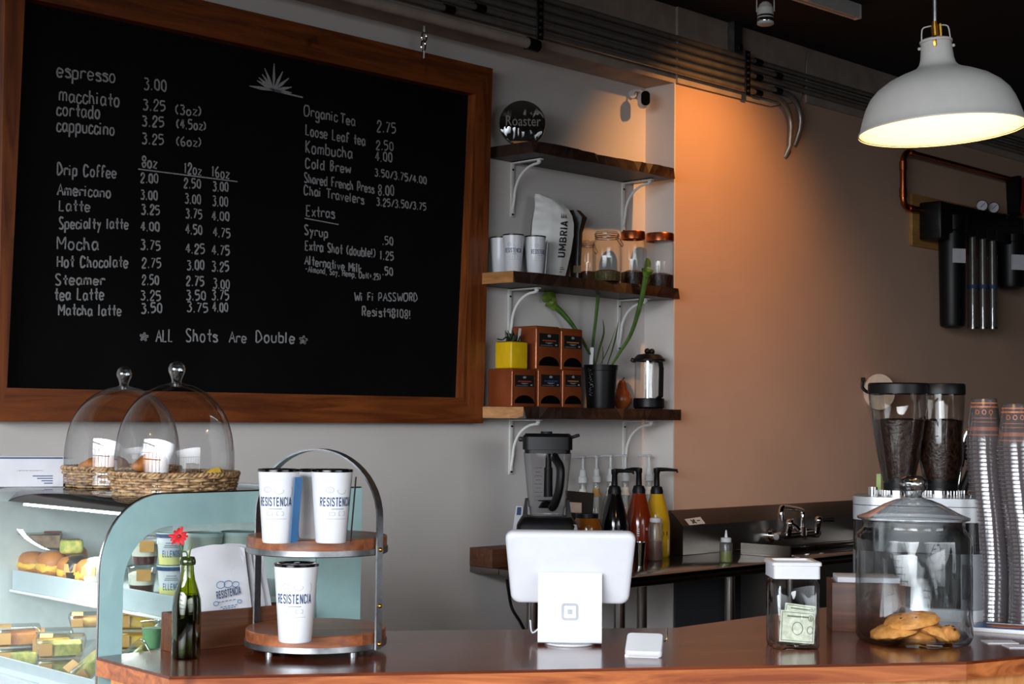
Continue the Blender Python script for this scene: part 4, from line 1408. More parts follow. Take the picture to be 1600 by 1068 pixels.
# ------------------------------------------------------------------ tumblers (counter and shelf share the kind)
TH = .165


def tumbler(loc, rot, lab, group, h=TH, tagged=False):
    t = thing('tumbler', lab, 'cup', loc, rot, group)
    s = h / .165
    rt, rb = .0462 * s, .0345 * s
    rad = lambda z: rb + (rt - rb) * min(1, max(0, z / (h * .955)))
    MB().lathe([(0, .003), (rb - .006, .001), (rb - .002, 0), (rb, .003), (rad(h * .5), h * .5), (rt, h * .955), (rt - .0015, h * .965), (rt - .004, h * .95), (0, h * .94)], n=40).build('cup_body', M['cup'], t)
    MB().lathe([(rt - .001, h * .952), (rt + .0012, h * .957), (rt + .0012, h * .985), (rt - .001, h * .992), (rt - .006, h * .992), (rt - .009, h * .975), (0, h * .972)], n=40).build('lid', M['black_gloss'], t)
    MB().box((0, 0, h * .985), (.012, .03, h * .02), bev=.002).build('lid_slider', M['gun'], t)
    mb = MB()
    z0 = h * .50
    text_wrap(mb, 'RESISTENCIA', .080 * s, .020 * s, z0, rad, .0, 'block')
    mb.build('cup_lettering', M['ink'], t, 0)
    mb = MB()
    for cx, cz, r, kind in ((-.016, .72, .0085, 0), (.010, .715, .010, 1), (.033, .70, .008, 2), (.012, .405, .007, 3), (-.01, .40, .006, 3)):
        pts = []
        if kind == 0:
            pts = [(cx + r * cos(a), h * cz + r * .7 * sin(a)) for a in [2 * pi * i / 12 for i in range(13)]]
            line_wrap(mb, [(cx + r * .4 * cos(a), h * cz + r * .4 * sin(a)) for a in [2 * pi * i / 8 for i in range(9)]], .0006, rad)
        elif kind == 1:
            pts = [(cx + r * cos(a), h * cz + r * .8 * sin(a)) for a in [pi + pi * i / 10 for i in range(11)]] + [(cx - r, h * cz)]
        elif kind == 2:
            pts = [(cx + r * .9 * cos(a), h * cz + 1.4 * r * sin(a)) for a in [-1.2 + 2.2 * i / 8 for i in range(9)]]
        else:
            pts = [(cx - r, h * cz - r * .6), (cx + r, h * cz - r * .6), (cx + r, h * cz + r * .5), (cx - r, h * cz + r * .5), (cx - r, h * cz - r * .6)]
        line_wrap(mb, pts, .0009, rad)
    for z, a, b, w in ((.465, -.012, .016, .0022), (.33, -.022, .026, .0008)):
        line_wrap(mb, [(a + (b - a) * i / 6, h * z) for i in range(7)], w, rad)
    mb.build('cup_drawings', M['ink_grey'], t, 0)
    if tagged:
        mb = MB()
        a = radians(66)
        mb.M = Matrix.Rotation(a, 4, 'Z') @ Matrix.Translation((0, -rt - .0025, h * .45)) @ Matrix.Rotation(radians(4), 4, 'X')
        mb.box((0, 0, 0), (.026, .001, h * .88))
        g = mb.build('hang_tag', M['paper'] if tagged == 1 else (M['blue'] if tagged == 2 else M['black']), t, 0)
    return t


# mid shelf
def shelf_pt(px, py, Y, Z):
    return Vector((P(px, py, y=Y).x, Y, Z))


b = shelf_pt(802, 400, -.155, ZM)
hh = P(802, 366, y=-.155).z - ZM
tumbler(b, face(b), 'white lettered tumbler at the front left of the jar shelf', 'white tumblers on the shelf', hh)
b = shelf_pt(782, 400, -.055, ZM)
tumbler(b, face(b) + 1.5, 'white tumbler with black tag, behind at the far left of the jar shelf', 'white tumblers on the shelf', hh, 3)
b = shelf_pt(836, 400, -.185, ZM)
tumbler(b, face(b) + .55, 'white tumbler with a paper tag against the white coffee bag', 'white tumblers on the shelf', hh, 1)

# white coffee bag
b = shelf_pt(866, 380, -.105, ZM)
k = K(b)
H = P(850, 301, y=b.y).z - ZM
t = thing('coffee_bag', 'white coffee bag with black vertical lettering and dark sides on the shelf', 'bag', b, face(b) + radians(6))
def bagrow(z, xl, xr, fy, by):
    return [(xl, fy * .5, z), (xl * .6 + xr * .4, fy, z), (xl * .25 + xr * .75, fy, z), (xr, fy * .45, z), (xr, by * .6, z), (xl * .25 + xr * .75, by, z), (xl * .6 + xr * .4, by, z), (xl, by * .6, z)]
pxm = lambda v: (v - 866) * k
rows = [(0, 838, 882, -.045, .04), (.10, 834, 885, -.055, .045), (.30, 830, 891, -.06, .05), (.50, 829, 895, -.06, .05), (.64, 830, 895.5, -.054, .045), (.74, 832, 893, -.044, .035), (.82, 834, 887, -.036, .022), (.88, 834.5, 880, -.028, .012), (.94, 834, 866, -.016, .004), (1.0, 835, 843, -.006, .0)]
mb = MB()
rings = [[mb.v(p) for p in bagrow(z * H, pxm(a), pxm(c_), fy, by)] for z, a, c_, fy, by in rows]
for r0, r1 in zip(rings, rings[1:]):
    for i in range(3):
        mb.f([r0[i], r0[i + 1], r1[i + 1], r1[i]])
bmesh.ops.subdivide_edges(mb.bm, edges=list(mb.bm.edges), cuts=3, use_grid_fill=True, smooth=.6)
from mathutils import noise as mnoise
for v in mb.bm.verts:
    q = v.co.z / H
    a = .010 * max(0, q - .35) + .0015
    v.co.y += a * (mnoise.noise(Vector((v.co.x * 26, 3.1, v.co.z * 38))) + .6 * mnoise.noise(Vector((v.co.x * 60, 7.7, v.co.z * 75)))) - .002
from mathutils.bvhtree import BVHTree
bvh = BVHTree.FromBMesh(mb.bm)
mb.build('bag_front', M['bag_white'], t, 60)
mb = MB()
rings = [[mb.v(p) for p in bagrow(z * H, pxm(a), pxm(c_), fy, by)] for z, a, c_, fy, by in rows]
for r0, r1 in zip(rings, rings[1:]):
    for i in range(3, 8):
        j = (i + 1) % 8
        mb.f([r0[i], r0[j], r1[j], r1[i]])
mb.f(list(reversed(rings[0])))
mb.f(rings[-1])
mb.build('bag_gusset', M['bag_dark'], t, 60)
mb = MB()
def fy_at(z):
    z /= H
    for (z0, *_a), (z1, *_b) in zip(rows, rows[1:]):
        if z0 <= z <= z1:
            q = (z - z0) / (z1 - z0)
            return _a[2] + (_b[2] - _a[2]) * q
    return -.06
vs, fs = block_geo('UMBRIA', .19)
out = []
za, zb_ = .235 * H, .67 * H
for a, c_ in vs:
    z = za + (zb_ - za) * a
    x = pxm(882) - c_ * 11.5 * k + (a - .3) * .012
    hit = bvh.ray_cast(Vector((x, -1, z)), Vector((0, 1, 0)))[0]
    out.append((x, (hit.y if hit else fy_at(z)) - .0022, z))
mb.geo(out, fs)
mb.build('bag_lettering', M['ink_black'], t, 0)
mb = MB()
for z, w in ((.095, 14), (.115, 12), (.065, 10)):
    mb.poly([(pxm(866), fy_at(z * H) - .002, z * H), (pxm(866 + w), fy_at(z * H) - .002, z * H), (pxm(866 + w), fy_at(z * H) - .002, z * H + .0018), (pxm(866), fy_at(z * H) - .002, z * H + .0018)])
for i in range(3):
    x = pxm(874 + 3.2 * i)
    z = .70 * H
    y = fy_at(z) - .008
    mb.poly([(x, y, z), (x + .006, y, z), (x + .003, y + .002, z + .022)])
mb.build('small_print', M['ink_black'], t, 0)
# dark bag behind it
b = shelf_pt(902, 390, -.055, ZM)
k = K(b)
H2 = P(905, 330, y=b.y).z - ZM
t = thing('coffee_bag', 'dark foil bag squeezed between the white bag and the clip jar', 'bag', b, face(b))
mb = MB()
rings = [[mb.v(p) for p in bagrow(z * H2, a * k, c_ * k, -.03, .035)] for z, a, c_ in ((0, -10, 6), (.3, -12, 6), (.7, -13, 8), (.9, -16, 15), (1.0, -18, 4))]
for r0, r1 in zip(rings, rings[1:]):
    for i in range(8):
        mb.f([r0[i], r0[(i + 1) % 8], r1[(i + 1) % 8], r1[i]])
mb.f(rings[0]); mb.f(rings[-1])
mb.build('bag_body', M['bag_dark'], t, 40)
MB().box((0, -.03, H2 * .18), (12 * k, .004, H2 * .10)).build('gold_label', mat('dull_gold', (120, 92, 44), .5), t)


def clip_jar(px, Y, w, top, lab, fill, lvl):
    b = shelf_pt(px, 400, Y, ZM)
    k = K(b)
    H = P(px, top, y=Y).z - ZM
    r = w * k / 2
    t = thing('clip_jar', lab, 'jar', b, face(b) + radians(-35))
    MB().lathe([(0, .002), (r * .93, .001), (r, .008), (r, H * .70), (r * .93, H * .78), (r * .80, H * .82), (r * .80, H * .86), (r * .84, H * .87)], n=32).build('jar_glass', M['g_clear'], t)
    MB().lathe([(r * .84, H * .885), (r * .84, H * .93), (r * .75, H * .965), (0, H * .985)], n=32).build('glass_lid', M['g_clear'], t)
    MB().lathe([(r * .82, H * .868), (r * .86, H * .872), (r * .86, H * .882), (r * .82, H * .886)], n=32).build('rubber_seal', mat('orange_rubber', (170, 96, 48), .6), t)
    MB().lathe([(0, .004), (r * .9, .004), (r * .95, .01), (r * .95, H * lvl), (r * .6, H * (lvl + .03)), (0, H * (lvl - .01))], n=24).build('contents', fill, t)
    mb = MB()
    mb.tube([(r * .83 * cos(a), r * .83 * sin(a), H * .835) for a in [2 * pi * i / 24 for i in range(24)]], .0016, 6, closed=True)
    mb.tube([(r * .86 * cos(a), r * .86 * sin(a), H * .91) for a in [2 * pi * i / 24 for i in range(24)]], .0014, 6, closed=True)
    mb.tube([(r * .86, .012, H * .84), (r * 1.25, .012, H * .70), (r * 1.28, 0, H * .66), (r * 1.25, -.012, H * .70), (r * .86, -.012, H * .84)], .0017, 6)
    mb.tube([(r * .9, 0, H * .91), (r * 1.12, 0, H * .85), (r * 1.2, 0, H * .76)], .0016, 6)
    mb.build('wire_clip', M['steel'], t)
    return t


clip_jar(948, -.160, 45, 359, 'large clip-top glass jar with greenish dried leaves at its bottom', mat('dried_leaves', (96, 82, 40), .8, scale=90, c2=(52, 46, 24), bump=.8), .20)
clip_jar(918, -.060, 26, 374, 'small clip-top glass jar half hidden behind the larger clip jar', mat('brown_tea', (74, 44, 24), .8, scale=90, bump=.8), .25)


def copper_jar(px, Y, w, top, lab):
    b = shelf_pt(px, 400, Y, ZM)
    k = K(b)
    H = P(px, top, y=Y).z - ZM
    r = w * k / 2
    t = thing('copper_lid_jar', lab, 'jar', b, face(b), 'copper lidded glass jars')
    MB().lathe([(0, .002), (r * .95, .001), (r, .006), (r, H * .80), (r * .94, H * .84), (r * .92, H * .86)], n=36).build('jar_glass', M['g_clear'], t)
    MB().lathe([(r * .93, H * .845), (r * 1.0, H * .85), (r * 1.0, H * .965), (r * .96, H * .99), (r * .3, H), (0, H)], n=36).build('copper_lid', M['copper'], t)
    MB().lathe([(0, .004), (r * .92, .004), (r * .96, .010), (r * .96, H * .25), (r * .5, H * .29), (0, H * .28)], n=28).build('coffee_beans', M['beans'], t)


copper_jar(989, -.120, 38, 361, 'copper lidded glass jar of dark beans next to the clip jar')
copper_jar(1031, -.110, 45, 364, 'copper lidded glass jar of dark beans at the right end of its shelf')

# ------------------------------------------------------------------ round glass plaque on the top shelf
Y = -.12
b = shelf_pt(816, 225, Y, ZT)
k = K(b)
R_ = 36.5 * k
cz = P(816, 193, y=Y).z - ZT
t = thing('glass_plaque', 'round dark glass plaque with embossed lettering standing on the top shelf', 'plaque', b, face(b) + radians(4))
mb = MB()
mb.M = Matrix.Translation((0, 0, cz)) @ Matrix.Rotation(radians(90), 4, 'X')
mb.lathe([(0, .010), (R_ * .9, .010), (R_ * .98, .006), (R_, 0), (R_ * .98, -.006), (R_ * .9, -.010), (0, -.010)], n=48)
mb.build('glass_disc', M['g_smoke'], t)
mb = MB()
text_flat(mb, 'Roaster', (-R_ * .72, -.0125, cz - .012), (R_ * 1.5, 0, 0), (0, 0, .042), .004)
mb.build('embossed_lettering', mat('pale_relief', (128, 120, 112), .25, coat=.5), t, 0)
MB().prism([(-.045, .012), (.045, .012), (.03, 0), (-.03, 0)], 'y', -.03, .03).build('wooden_base', M['sapwood'], t, 0)

# ------------------------------------------------------------------ copper tea tins on the low shelf
def tin(pxl, pxr, top, bot_z, Yf, dep, lab, ink, loc_py=600):
    x0, x1 = P(pxl, loc_py, y=Yf).x, P(pxr, loc_py, y=Yf).x
    H = P(pxl, top, y=Yf).z - bot_z
    w = x1 - x0
    t = thing('tea_tin', lab, 'tin', (x0 + w / 2, Yf + dep / 2, bot_z), 0, 'copper tea tins')
    MB().box((0, 0, H * .47), (w, dep, H * .94), bev=.003, seg=2).build('tin_body', M['copper_tin'], t)
    MB().box((0, 0, H * .955), (w, dep, H * .07), bev=.004, seg=2).box((0, 0, H * .988), (w - .008, dep - .008, H * .022), bev=.003).build('lid', M['copper_tin'], t)
    MB().cyl((-w / 2 + .0022, -dep / 2 + .0022, .004), (-w / 2 + .0022, -dep / 2 + .0022, H * .92), .0042, n=10).build('edge_highlight', M['tin_highlight'], t)  # thin bead in lighter copper, a painted edge highlight
    f = -dep / 2 - .0008
    lb = MB().box((.004, f, H * .68), (w * .82, .0012, H * .30)).build('label', M['label_black'], t, 0)
    mb = MB()
    for i in range(4):
        mb.box((.004 + (i - 1.5) * w * .035, f - .001, H * .775), (w * .022, .0006, H * (.045 if i in (0, 3) else .06)))
    for i, (ww, zz) in enumerate(((.36, .66), (.30, .62), (.16, .60))):
        if i:
            mb.box((.004, f - .001, H * zz), (w * ww, .0006, H * .010))
    mb.lathe([(0, 0), (w * .045, 0)], (w * .32, 0, 0), 8) if False else None
    mb.box((w * .33, f - .001, H * .575), (w * .07, .0006, H * .03))
    mb.box((-.01, f - .001, H * .555), (w * .5, .0006, H * .007))
    mb.build('label_print', M['ink_grey'], lb, 0)
    MB().box((.004, f - .001, H * .668), (w * .56, .0006, H * .022)).build('label_name', ink, lb, 0)
    pts = [(.004 + w * .43 * cos(a), H * .09 + H * .215 * sin(a)) for a in [pi * i / 14 for i in range(15)]]
    MB().prism(pts, 'y', f + .0002, f - .0006).build('window', M['black_gloss'], t, 0)
    return t, H


rd = mat('tin_red_ink', (190, 60, 30), .6)
og = mat('tin_orange_ink', (196, 120, 50), .6)
bu = mat('tin_blue_ink', (56, 76, 130), .6)
YT = -.185
tA, HA = tin(800, 836, 575, ZL, YT, .135, 'copper tea tin at the bottom left, under the yellow pot', rd)
tin(841, 877, 574, ZL, YT, .135, 'copper tea tin in the middle of the bottom row', bu)
tin(879, 909, 574, ZL, YT, .135, 'copper tea tin at the bottom right, beside the black plant pot', og)
ztop = ZL + HA + .0005
tin(838, 875, 508, ztop, YT, .135, 'copper tea tin on the upper row, beside the yellow pot', rd, 540)
tin(877, 910, 512, ztop, YT, .135, 'copper tea tin on the upper row, at the right', og, 540)

# yellow pot with a small succulent
x0, x1 = P(799, 550, y=-.175).x, P(825, 550, y=-.175).x
w = x1 - x0
H = P(799, 533, y=-.175).z - ztop
t = thing('potted_succulent', 'small dark succulent in a yellow square pot on a copper tin', 'plant', (x0 + w / 2, -.175 + w / 2, ztop))
MB().box((0, 0, H / 2), (w, w, H), bev=.006, seg=3).build('yellow_pot', M['yellow'], t)
MB().box((0, 0, H + .0005), (w * .86, w * .86, .004), bev=.001).build('soil', M['beans'], t)
mb = MB()
rs = random.Random(3)
for i in range(16):
    a, tl = rs.uniform(0, 6.28), rs.uniform(.3, .9)
    c0 = Vector((rs.uniform(-.02, .02), rs.uniform(-.02, .02), H))
    d = Vector((cos(a) * .03 * tl, sin(a) * .03 * tl, rs.uniform(.02, .05)))
    mb.tube([c0, c0 + d * .6, c0 + d], [.004, .006, .001], 6)
mb.tube(catmull([(-.01, 0, H + .01), (-.04, -.01, H + .018), (-.07, -.02, H + .006), (-.105, -.025, H + .008)], 4), [.003] * 12 + [.001], 6)
mb.build('leaves', mat('dark_succulent', (52, 62, 36), .5, scale=40, c2=(26, 30, 22)), t)
MB().box((.028, -.015, H + .028), (.012, .002, .055), Matrix.Rotation(.15, 3, 'Y')).build('plant_label', M['white'], t)

# ------------------------------------------------------------------ pitcher plant in a black pot
Y = -.125
b = shelf_pt(939, 600, Y, ZL)
k = K(b)
t = thing('pitcher_plant', 'tall green pitcher plant in a black nursery pot on the low shelf', 'plant', b, face(b))
H = P(939, 570, y=Y).z - ZL
r1, r0 = 27 * k, 22 * k
MB().lathe([(0, .002), (r0, .001), (r0 * 1.01, .004), (r1 * .94, H * .86), (r1 * .97, H * .87), (r1, H), (r1 * .95, H), (r1 * .92, H * .86), (0, H * .85)], n=32).build('pot', M['black'], t)
MB().lathe([(r1 * .93, H * .9), (0, H * .93)], n=20).build('soil', M['beans'], t)
ft = lambda px, py, dy=0: (lambda q: ((px - 939) * k, dy, P(px, py, y=Y).z - ZL))(0)
def stalk(pts, rads):
    return MB().tube(catmull(pts, 5), [rads[0] + (rads[1] - rads[0]) * min(1, i / (5 * (len(pts) - 1))) for i in range(5 * (len(pts) - 1) + 1)], 8, flat=.7).build('stalk', M['green'], t)
stalk([ft(928, 572), ft(926, 540), ft(930, 500), ft(934, 460), ft(936, 448)], (.007, .013))
stalk([ft(955, 572), ft(968, 552), ft(985, 525), ft(997, 490), ft(1004, 460), ft(1008, 440)], (.006, .019))
stalk([ft(932, 572, .01), ft(915, 540, -.02), ft(897, 510, -.05), ft(880, 488, -.07), ft(868, 476, -.085)], (.004, .018))
def pitcher(name, c, r, axis):
    mb = MB()
    q = Vector(axis).to_track_quat('Z', 'Y').to_matrix().to_4x4()
    mb.M = Matrix.Translation(Vector(c)) @ q
    mb.lathe([(r * .55, -.03), (r * .8, -.012), (r * 1.15, .004), (r * 1.25, .008), (r * 1.1, .004), (r * .7, -.012)], n=16)
    mb.tube(catmull([(0, r * .9, -.004), (0, r * 1.15, .018), (0, r * .7, .036), (0, -r * .5, .038), (0, -r * 1.0, .026)], 3), [r * .45, r * .5, r * .6, r * .75, r * .85, r * .95, r * .95, r * .9, r * .85, r * .8, r * .7, r * .5, r * .3], 10, flat=.16)
    mb.build(name, M['green_lt'], t, 60)
pitcher('pitcher', ft(1010, 432), .021, (.15, -.4, 1))
pitcher('pitcher', ft(862, 470, -.09), .022, (-.6, -.5, .8))
pitcher('pitcher', ft(937, 442), .011, (.05, -.2, 1))
def blade(pts, w):
    n = 3 * (len(pts) - 1) + 1
    MB().tube(catmull(pts, 3), [max(.001, w * sin(pi * (.12 + .86 * i / (n - 1)))) for i in range(n)], 8, flat=.25).build('leaf', M['green'], t)
blade([ft(930, 572, -.01), ft(936, 545, -.02), ft(943, 520, -.02), ft(941, 498, -.01)], .019)
blade([ft(948, 572), ft(957, 545), ft(963, 520), ft(966, 500)], .014)
blade([ft(940, 572), ft(942, 555), ft(941, 540)], .008)
blade([ft(936, 572), ft(950, 545, .02), ft(962, 512, .02)], .004)
blade([ft(926, 570, .02), ft(918, 545, .01), ft(910, 530, .0)], .004)
MB().box(ft(924, 556, -.012), (5.5 * k, .002, 28 * k), Matrix.Rotation(.06, 3, 'Y')).build('plant_label', M['white'], t)
mb = MB()
rs = random.Random(8)
for i in range(26):
    a = radians(-38 + rs.uniform(-9, 9))
    z = H * (.30 + .62 * i / 26)
    r = r0 + (r1 - r0) * z / H + .0004
    ww = rs.uniform(.004, .013) if i % 5 == 0 else rs.uniform(.001, .005)
    mb.box((r * sin(a), -r * cos(a), z), (ww, .0015, rs.uniform(.0015, .004)), Matrix.Rotation(a, 3, 'Z') @ Matrix.Rotation(rs.uniform(-.6, .6), 3, 'Y'))
mb.build('pale_streak_marks', M['ink_grey'], t, 0)  # pale specks scattered in a streak down the pot

# small orange pear-shaped gourd behind the pot
b = shelf_pt(972, 615, -.075, ZL)
k = K(b)
H = P(972, 592, y=b.y).z - ZL
t = thing('gourd', 'small orange-brown pear-shaped gourd between plant pot and press', 'gourd', b, face(b))
MB().lathe([(0, .002), (.02, .001), (15 * k, H * .22), (16 * k, H * .34), (13 * k, H * .52), (8 * k, H * .7), (6.5 * k, H * .85), (4 * k, H * .95), (0, H * .97)], n=24).build('gourd_body', mat('gourd_skin', (150, 78, 34), .35, scale=14, c2=(112, 52, 22)), t)
MB().tube([(0, 0, H * .95), (.004, 0, H * 1.0), (.010, 0, H * 1.06)], [.004, .003, .004], 6).build('stem', M['boxwood'], t)

# ------------------------------------------------------------------ french press
Y = -.13
b = shelf_pt(1014, 600, Y, ZL)
k = K(b)
t = thing('french_press', 'glass french press with black lid, base and handle at the shelf end', 'coffee press', b, face(b))
H = P(1014, 546, y=Y).z - ZL
hl = P(1014, 562, y=Y).z - ZL
hb = P(1014, 622, y=Y).z - ZL
r = 23 * k
MB().lathe([(0, .003), (r * .95, .002), (r, .006), (r * 1.06, .010), (r * 1.06, hb * .8), (r * 1.03, hb), (r * .98, hb)], n=32).build('base', M['black'], t)
MB().lathe([(0, .012), (r * .95, .012), (r * .97, .02), (r * .97, hl)], n=36).build('beaker', M['g_clear'], t)
MB().lathe([(0, hb * .9), (r * .9, hb * .9), (r * .9, hb * .9 + .004), (r * .2, hb * .9 + .008), (0, hb * .9 + .008)], n=28).cyl((0, 0, hb * .9), (0, 0, H - .01), .0035, n=8).build('plunger', M['chrome'], t)
MB().lathe([(r * .96, hl - .008), (r * 1.08, hl - .006), (r * 1.10, hl + .002), (r * .8, hl + .022), (r * .3, hl + .028), (0, hl + .028)], n=36).box((-r * 1.08, 0, hl - .002), (.022, .03, .018), Matrix.Rotation(.4, 3, 'Y'), bev=.005).build('lid', M['black'], t)
MB().cyl((0, 0, hl + .026), (0, 0, H - .008), .004, n=8).sph((-.008, 0, H - .006), .0125, 14, 10).sph((.012, 0, H - .008), .0125, 14, 10).build('plunger_knob', M['black'], t)
a = radians(58)
hx, hy = r * 1.0 * cos(a), -r * 1.0 * sin(a)
MB().strip([(hx * 1.0, hy, hl - .008), (hx * 1.42, hy * 1.4, hl - .012), (hx * 1.55, hy * 1.5, hl - .04), (hx * 1.50, hy * 1.5, hb * 1.2), (hx * 1.05, hy, hb * .9)], .018, .011, (sin(a), cos(a), 0)).build('handle', M['black'], t, 40)
MB().strip([(r * sin(s) * 1.0, -r * cos(s) * 1.0, hb) for s in (-.1,)] + [(r * sin(-.1), -r * cos(-.1), hl - .004)], .006, .003, (1, 0, 0)).strip([(r * sin(.75), -r * cos(.75), hb), (r * sin(.75), -r * cos(.75), hl - .004)], .006, .003, (.7, .7, 0)).build('frame_strip', M['chrome'], t)

# ------------------------------------------------------------------ counter
ZK = .98
outline = [(2.405, -1.35), (1.676, -1.35), (1.660, -1.665), (3.06, -2.650), (3.36, -2.735), (5.2, -2.735), (5.2, -1.925), (3.0, -1.885), (2.405, -1.447)]
t = thing('counter', 'glossy dark plank counter with a lighter front edge', 'counter', (2.4, -1.8, 0))
loc = [(x - 2.4, y + 1.8) for x, y in outline]
MB().prism(loc, 'z', ZK - .006, ZK).build('counter_top', M['counterwood'], t, 0)
MB().prism([(x * 1.0, y) for x, y in loc], 'z', ZK - .040, ZK - .0062).build('edge_board', M['edgewood'], t, 0)
inner = [(2.40, -1.37), (1.70, -1.37), (1.69, -1.645), (3.06, -2.610), (3.36, -2.695), (5.19, -2.695), (5.19, -1.96), (3.02, -1.93), (2.40, -1.48)]
MB().prism([(x - 2.4, y + 1.8) for x, y in inner], 'z', 0.0, ZK - .0402).build('cabinet_front', M['cabinetwood'], t, 0)

# ------------------------------------------------------------------ two-tier stand with tumblers
sc = foot(493, 1033, ZK, .158)
k = K(sc)
R_ = 110.5 * k
t = thing('tiered_stand', 'two-tier round wooden serving stand with galvanised hoop handle', 'stand', sc, face(sc))
def trayz(z0, nm):
    MB().lathe([(0, z0), (R_ * .985, z0), (R_, z0 + .002), (R_, z0 + .014), (R_ * .99, z0 + .014), (R_ * .99, z0 + .004), (0, z0 + .004)], n=64).build('galvanised_rim', M['galv'], t)
    MB().lathe([(0, z0 + .0045), (R_ * .985, z0 + .0045), (R_ * .985, z0 + .036), (R_ * .975, z0 + .038), (0, z0 + .038)], n=64).build('wooden_tray', M['diskwood'], t)
z1 = .014
z2 = z1 + .206
trayz(z1, 0)
trayz(z2, 1)
for a in (.6, 2.2, 3.8, 5.4):
    MB().cyl((R_ * .8 * cos(a), R_ * .8 * sin(a), 0), (R_ * .8 * cos(a), R_ * .8 * sin(a), z1), .009, n=14).build('foot', M['galv'], t)
ang = radians(-33)
ux, uy = cos(ang), sin(ang)
pts = []
rs_ = R_ + .003
for i in range(5):
    pts.append((ux * rs_, uy * rs_, z1 + (.30 - z1) * i / 4))
for i in range(1, 24):
    a = pi * i / 24
    pts.append((ux * rs_ * cos(a), uy * rs_ * cos(a), .30 + .150 * sin(a)))
for i in range(5):
    pts.append((-ux * rs_, -uy * rs_, .30 - (.30 - z1) * i / 4))
MB().strip(pts, .024, .004, (-uy, ux, 0)).build('hoop_handle', M['galv'], t, 40)
mb = MB()
for z in (z1 + .012, z1 + .095, z2 + .012):
    for s in (1, -1):
        a = Vector((ux * s, uy * s, 0))
        mb.sph(a * (rs_ + .003) + Vector((0, 0, z)), .005, 10, 6)
mb.build('brass_rivet', M['brass'], t)
zt1, zt2 = z1 + .038 + ZK, z2 + .038 + ZK
def on(px, py, z):
    return P(px, py, z=z)
def cupat(px, py, z, h, lab, rot=0, tg=0):
    b = foot(px, py, z, .034)
    return tumbler((b.x, b.y, z), face(b) + rot, lab, 'white tumblers on the tiered stand', h, tg)
cupat(461, 1005, zt1, .165, 'white lettered tumbler alone on the lower tier of the stand', -.10)
cupat(434, 849, zt2, .156, 'white lettered tumbler at the left of the upper tier', -.22, 2)
cupat(517, 849, zt2, .156, 'white lettered tumbler at the right of the upper tier', .30, 3)
bb = foot(490, 842, zt2, .034)
tumbler((bb.x, bb.y, zt2), face(bb) + 2.4, 'white tumbler with a dark tag, behind the other two on the upper tier', 'white tumblers on the tiered stand', .152, 3)

# ------------------------------------------------------------------ green bottle with a red flower
b = foot(290, 1031, ZK, .03)
k = K(b)
H = 157 * k
t = thing('green_bottle', 'small dark green glass bottle used as a bud vase on the counter', 'bottle', b, face(b))
r = 22.5 * k
prof = [(0, .004), (r * .7, .003), (r * .93, 0), (r, .005), (r, H * .50), (r * .95, H * .585), (r * .78, H * .675), (r * .56, H * .77), (r * .46, H * .85), (r * .43, H * .925)]
MB().lathe(prof, n=40).build('bottle_glass', M['g_green'], t)
MB().lathe([(r * .44, H * .92), (r * .55, H * .925), (r * .58, H * .95), (r * .55, H * .975), (r * .47, H), (r * .38, H), (r * .38, H * .94)], n=32).build('bottle_lip', mat('dark_green_lip', (38, 48, 14), .12, coat=.5), t)
MB().lathe([(0, .008), (r * .88, .006), (r * .92, .012), (r * .92, H * .5), (r * .86, H * .58), (r * .78, H * .63), (0, H * .63)], n=28).build('water', glass('green_water', (.16, .19, .03), (.02, .03, .01), .04, 2.0), t)
fl = thing('red_flower', 'single red daisy-like flower standing in the green bottle', 'flower', (b.x, b.y, ZK + H * .3), face(b))
hc = Vector(((276 - 290) * k, -.004, (1031 - 842) * k - H * .3))
MB().tube(catmull([(.004, .002, 0), (.002, .002, H * .4), (-.001, 0, H * .72), (hc.x * .6, hc.y, hc.z - .03), (hc.x, hc.y + .004, hc.z)], 5), .0016, 8).build('stem', M['green'], fl)
MB().tube(catmull([(.003, 0, H * .55), (.003, -.004, H * .72), (.010, -.008, H * .86)], 4), [.003, .005, .006, .007, .007, .006, .005, .003, .001], 8, flat=.3).build('leaf', M['green_lt'], fl)
fx_ = Matrix.Translation(hc) @ Matrix.Rotation(radians(62), 4, 'X') @ Matrix.Rotation(radians(-12), 4, 'Y')
rs = random.Random(4)
for i in range(11):
    a = 2 * pi * i / 11 + rs.uniform(-.12, .12)
    L_ = rs.uniform(.019, .024)
    mb = MB()
    mb.M = fx_ @ Matrix.Rotation(a, 4, 'Z')
    tip = rs.uniform(-.004, .004)
    mb.geo([(.002, -.0015, 0), (.002, .0015, 0), (L_ * .6, .0046, .002), (L_, .002, tip), (L_, -.002, tip), (L_ * .6, -.0046, .002), (L_ * .6, 0, .0035), (.002, 0, -.001), (L_ * .6, 0, .0005)], [(0, 6, 5), (0, 1, 6), (1, 2, 6), (6, 2, 3), (6, 3, 4), (6, 4, 5), (0, 5, 8), (8, 5, 4), (8, 4, 3), (8, 3, 2), (8, 2, 1), (8, 1, 0)])
    mb.build('petal', M['red'], fl, 60)
mb = MB()
mb.M = fx_
mb.sph((0, 0, .0015), .0045, 12, 8, (1, 1, .7))
mb.build('flower_centre', M['red_dark'], fl)

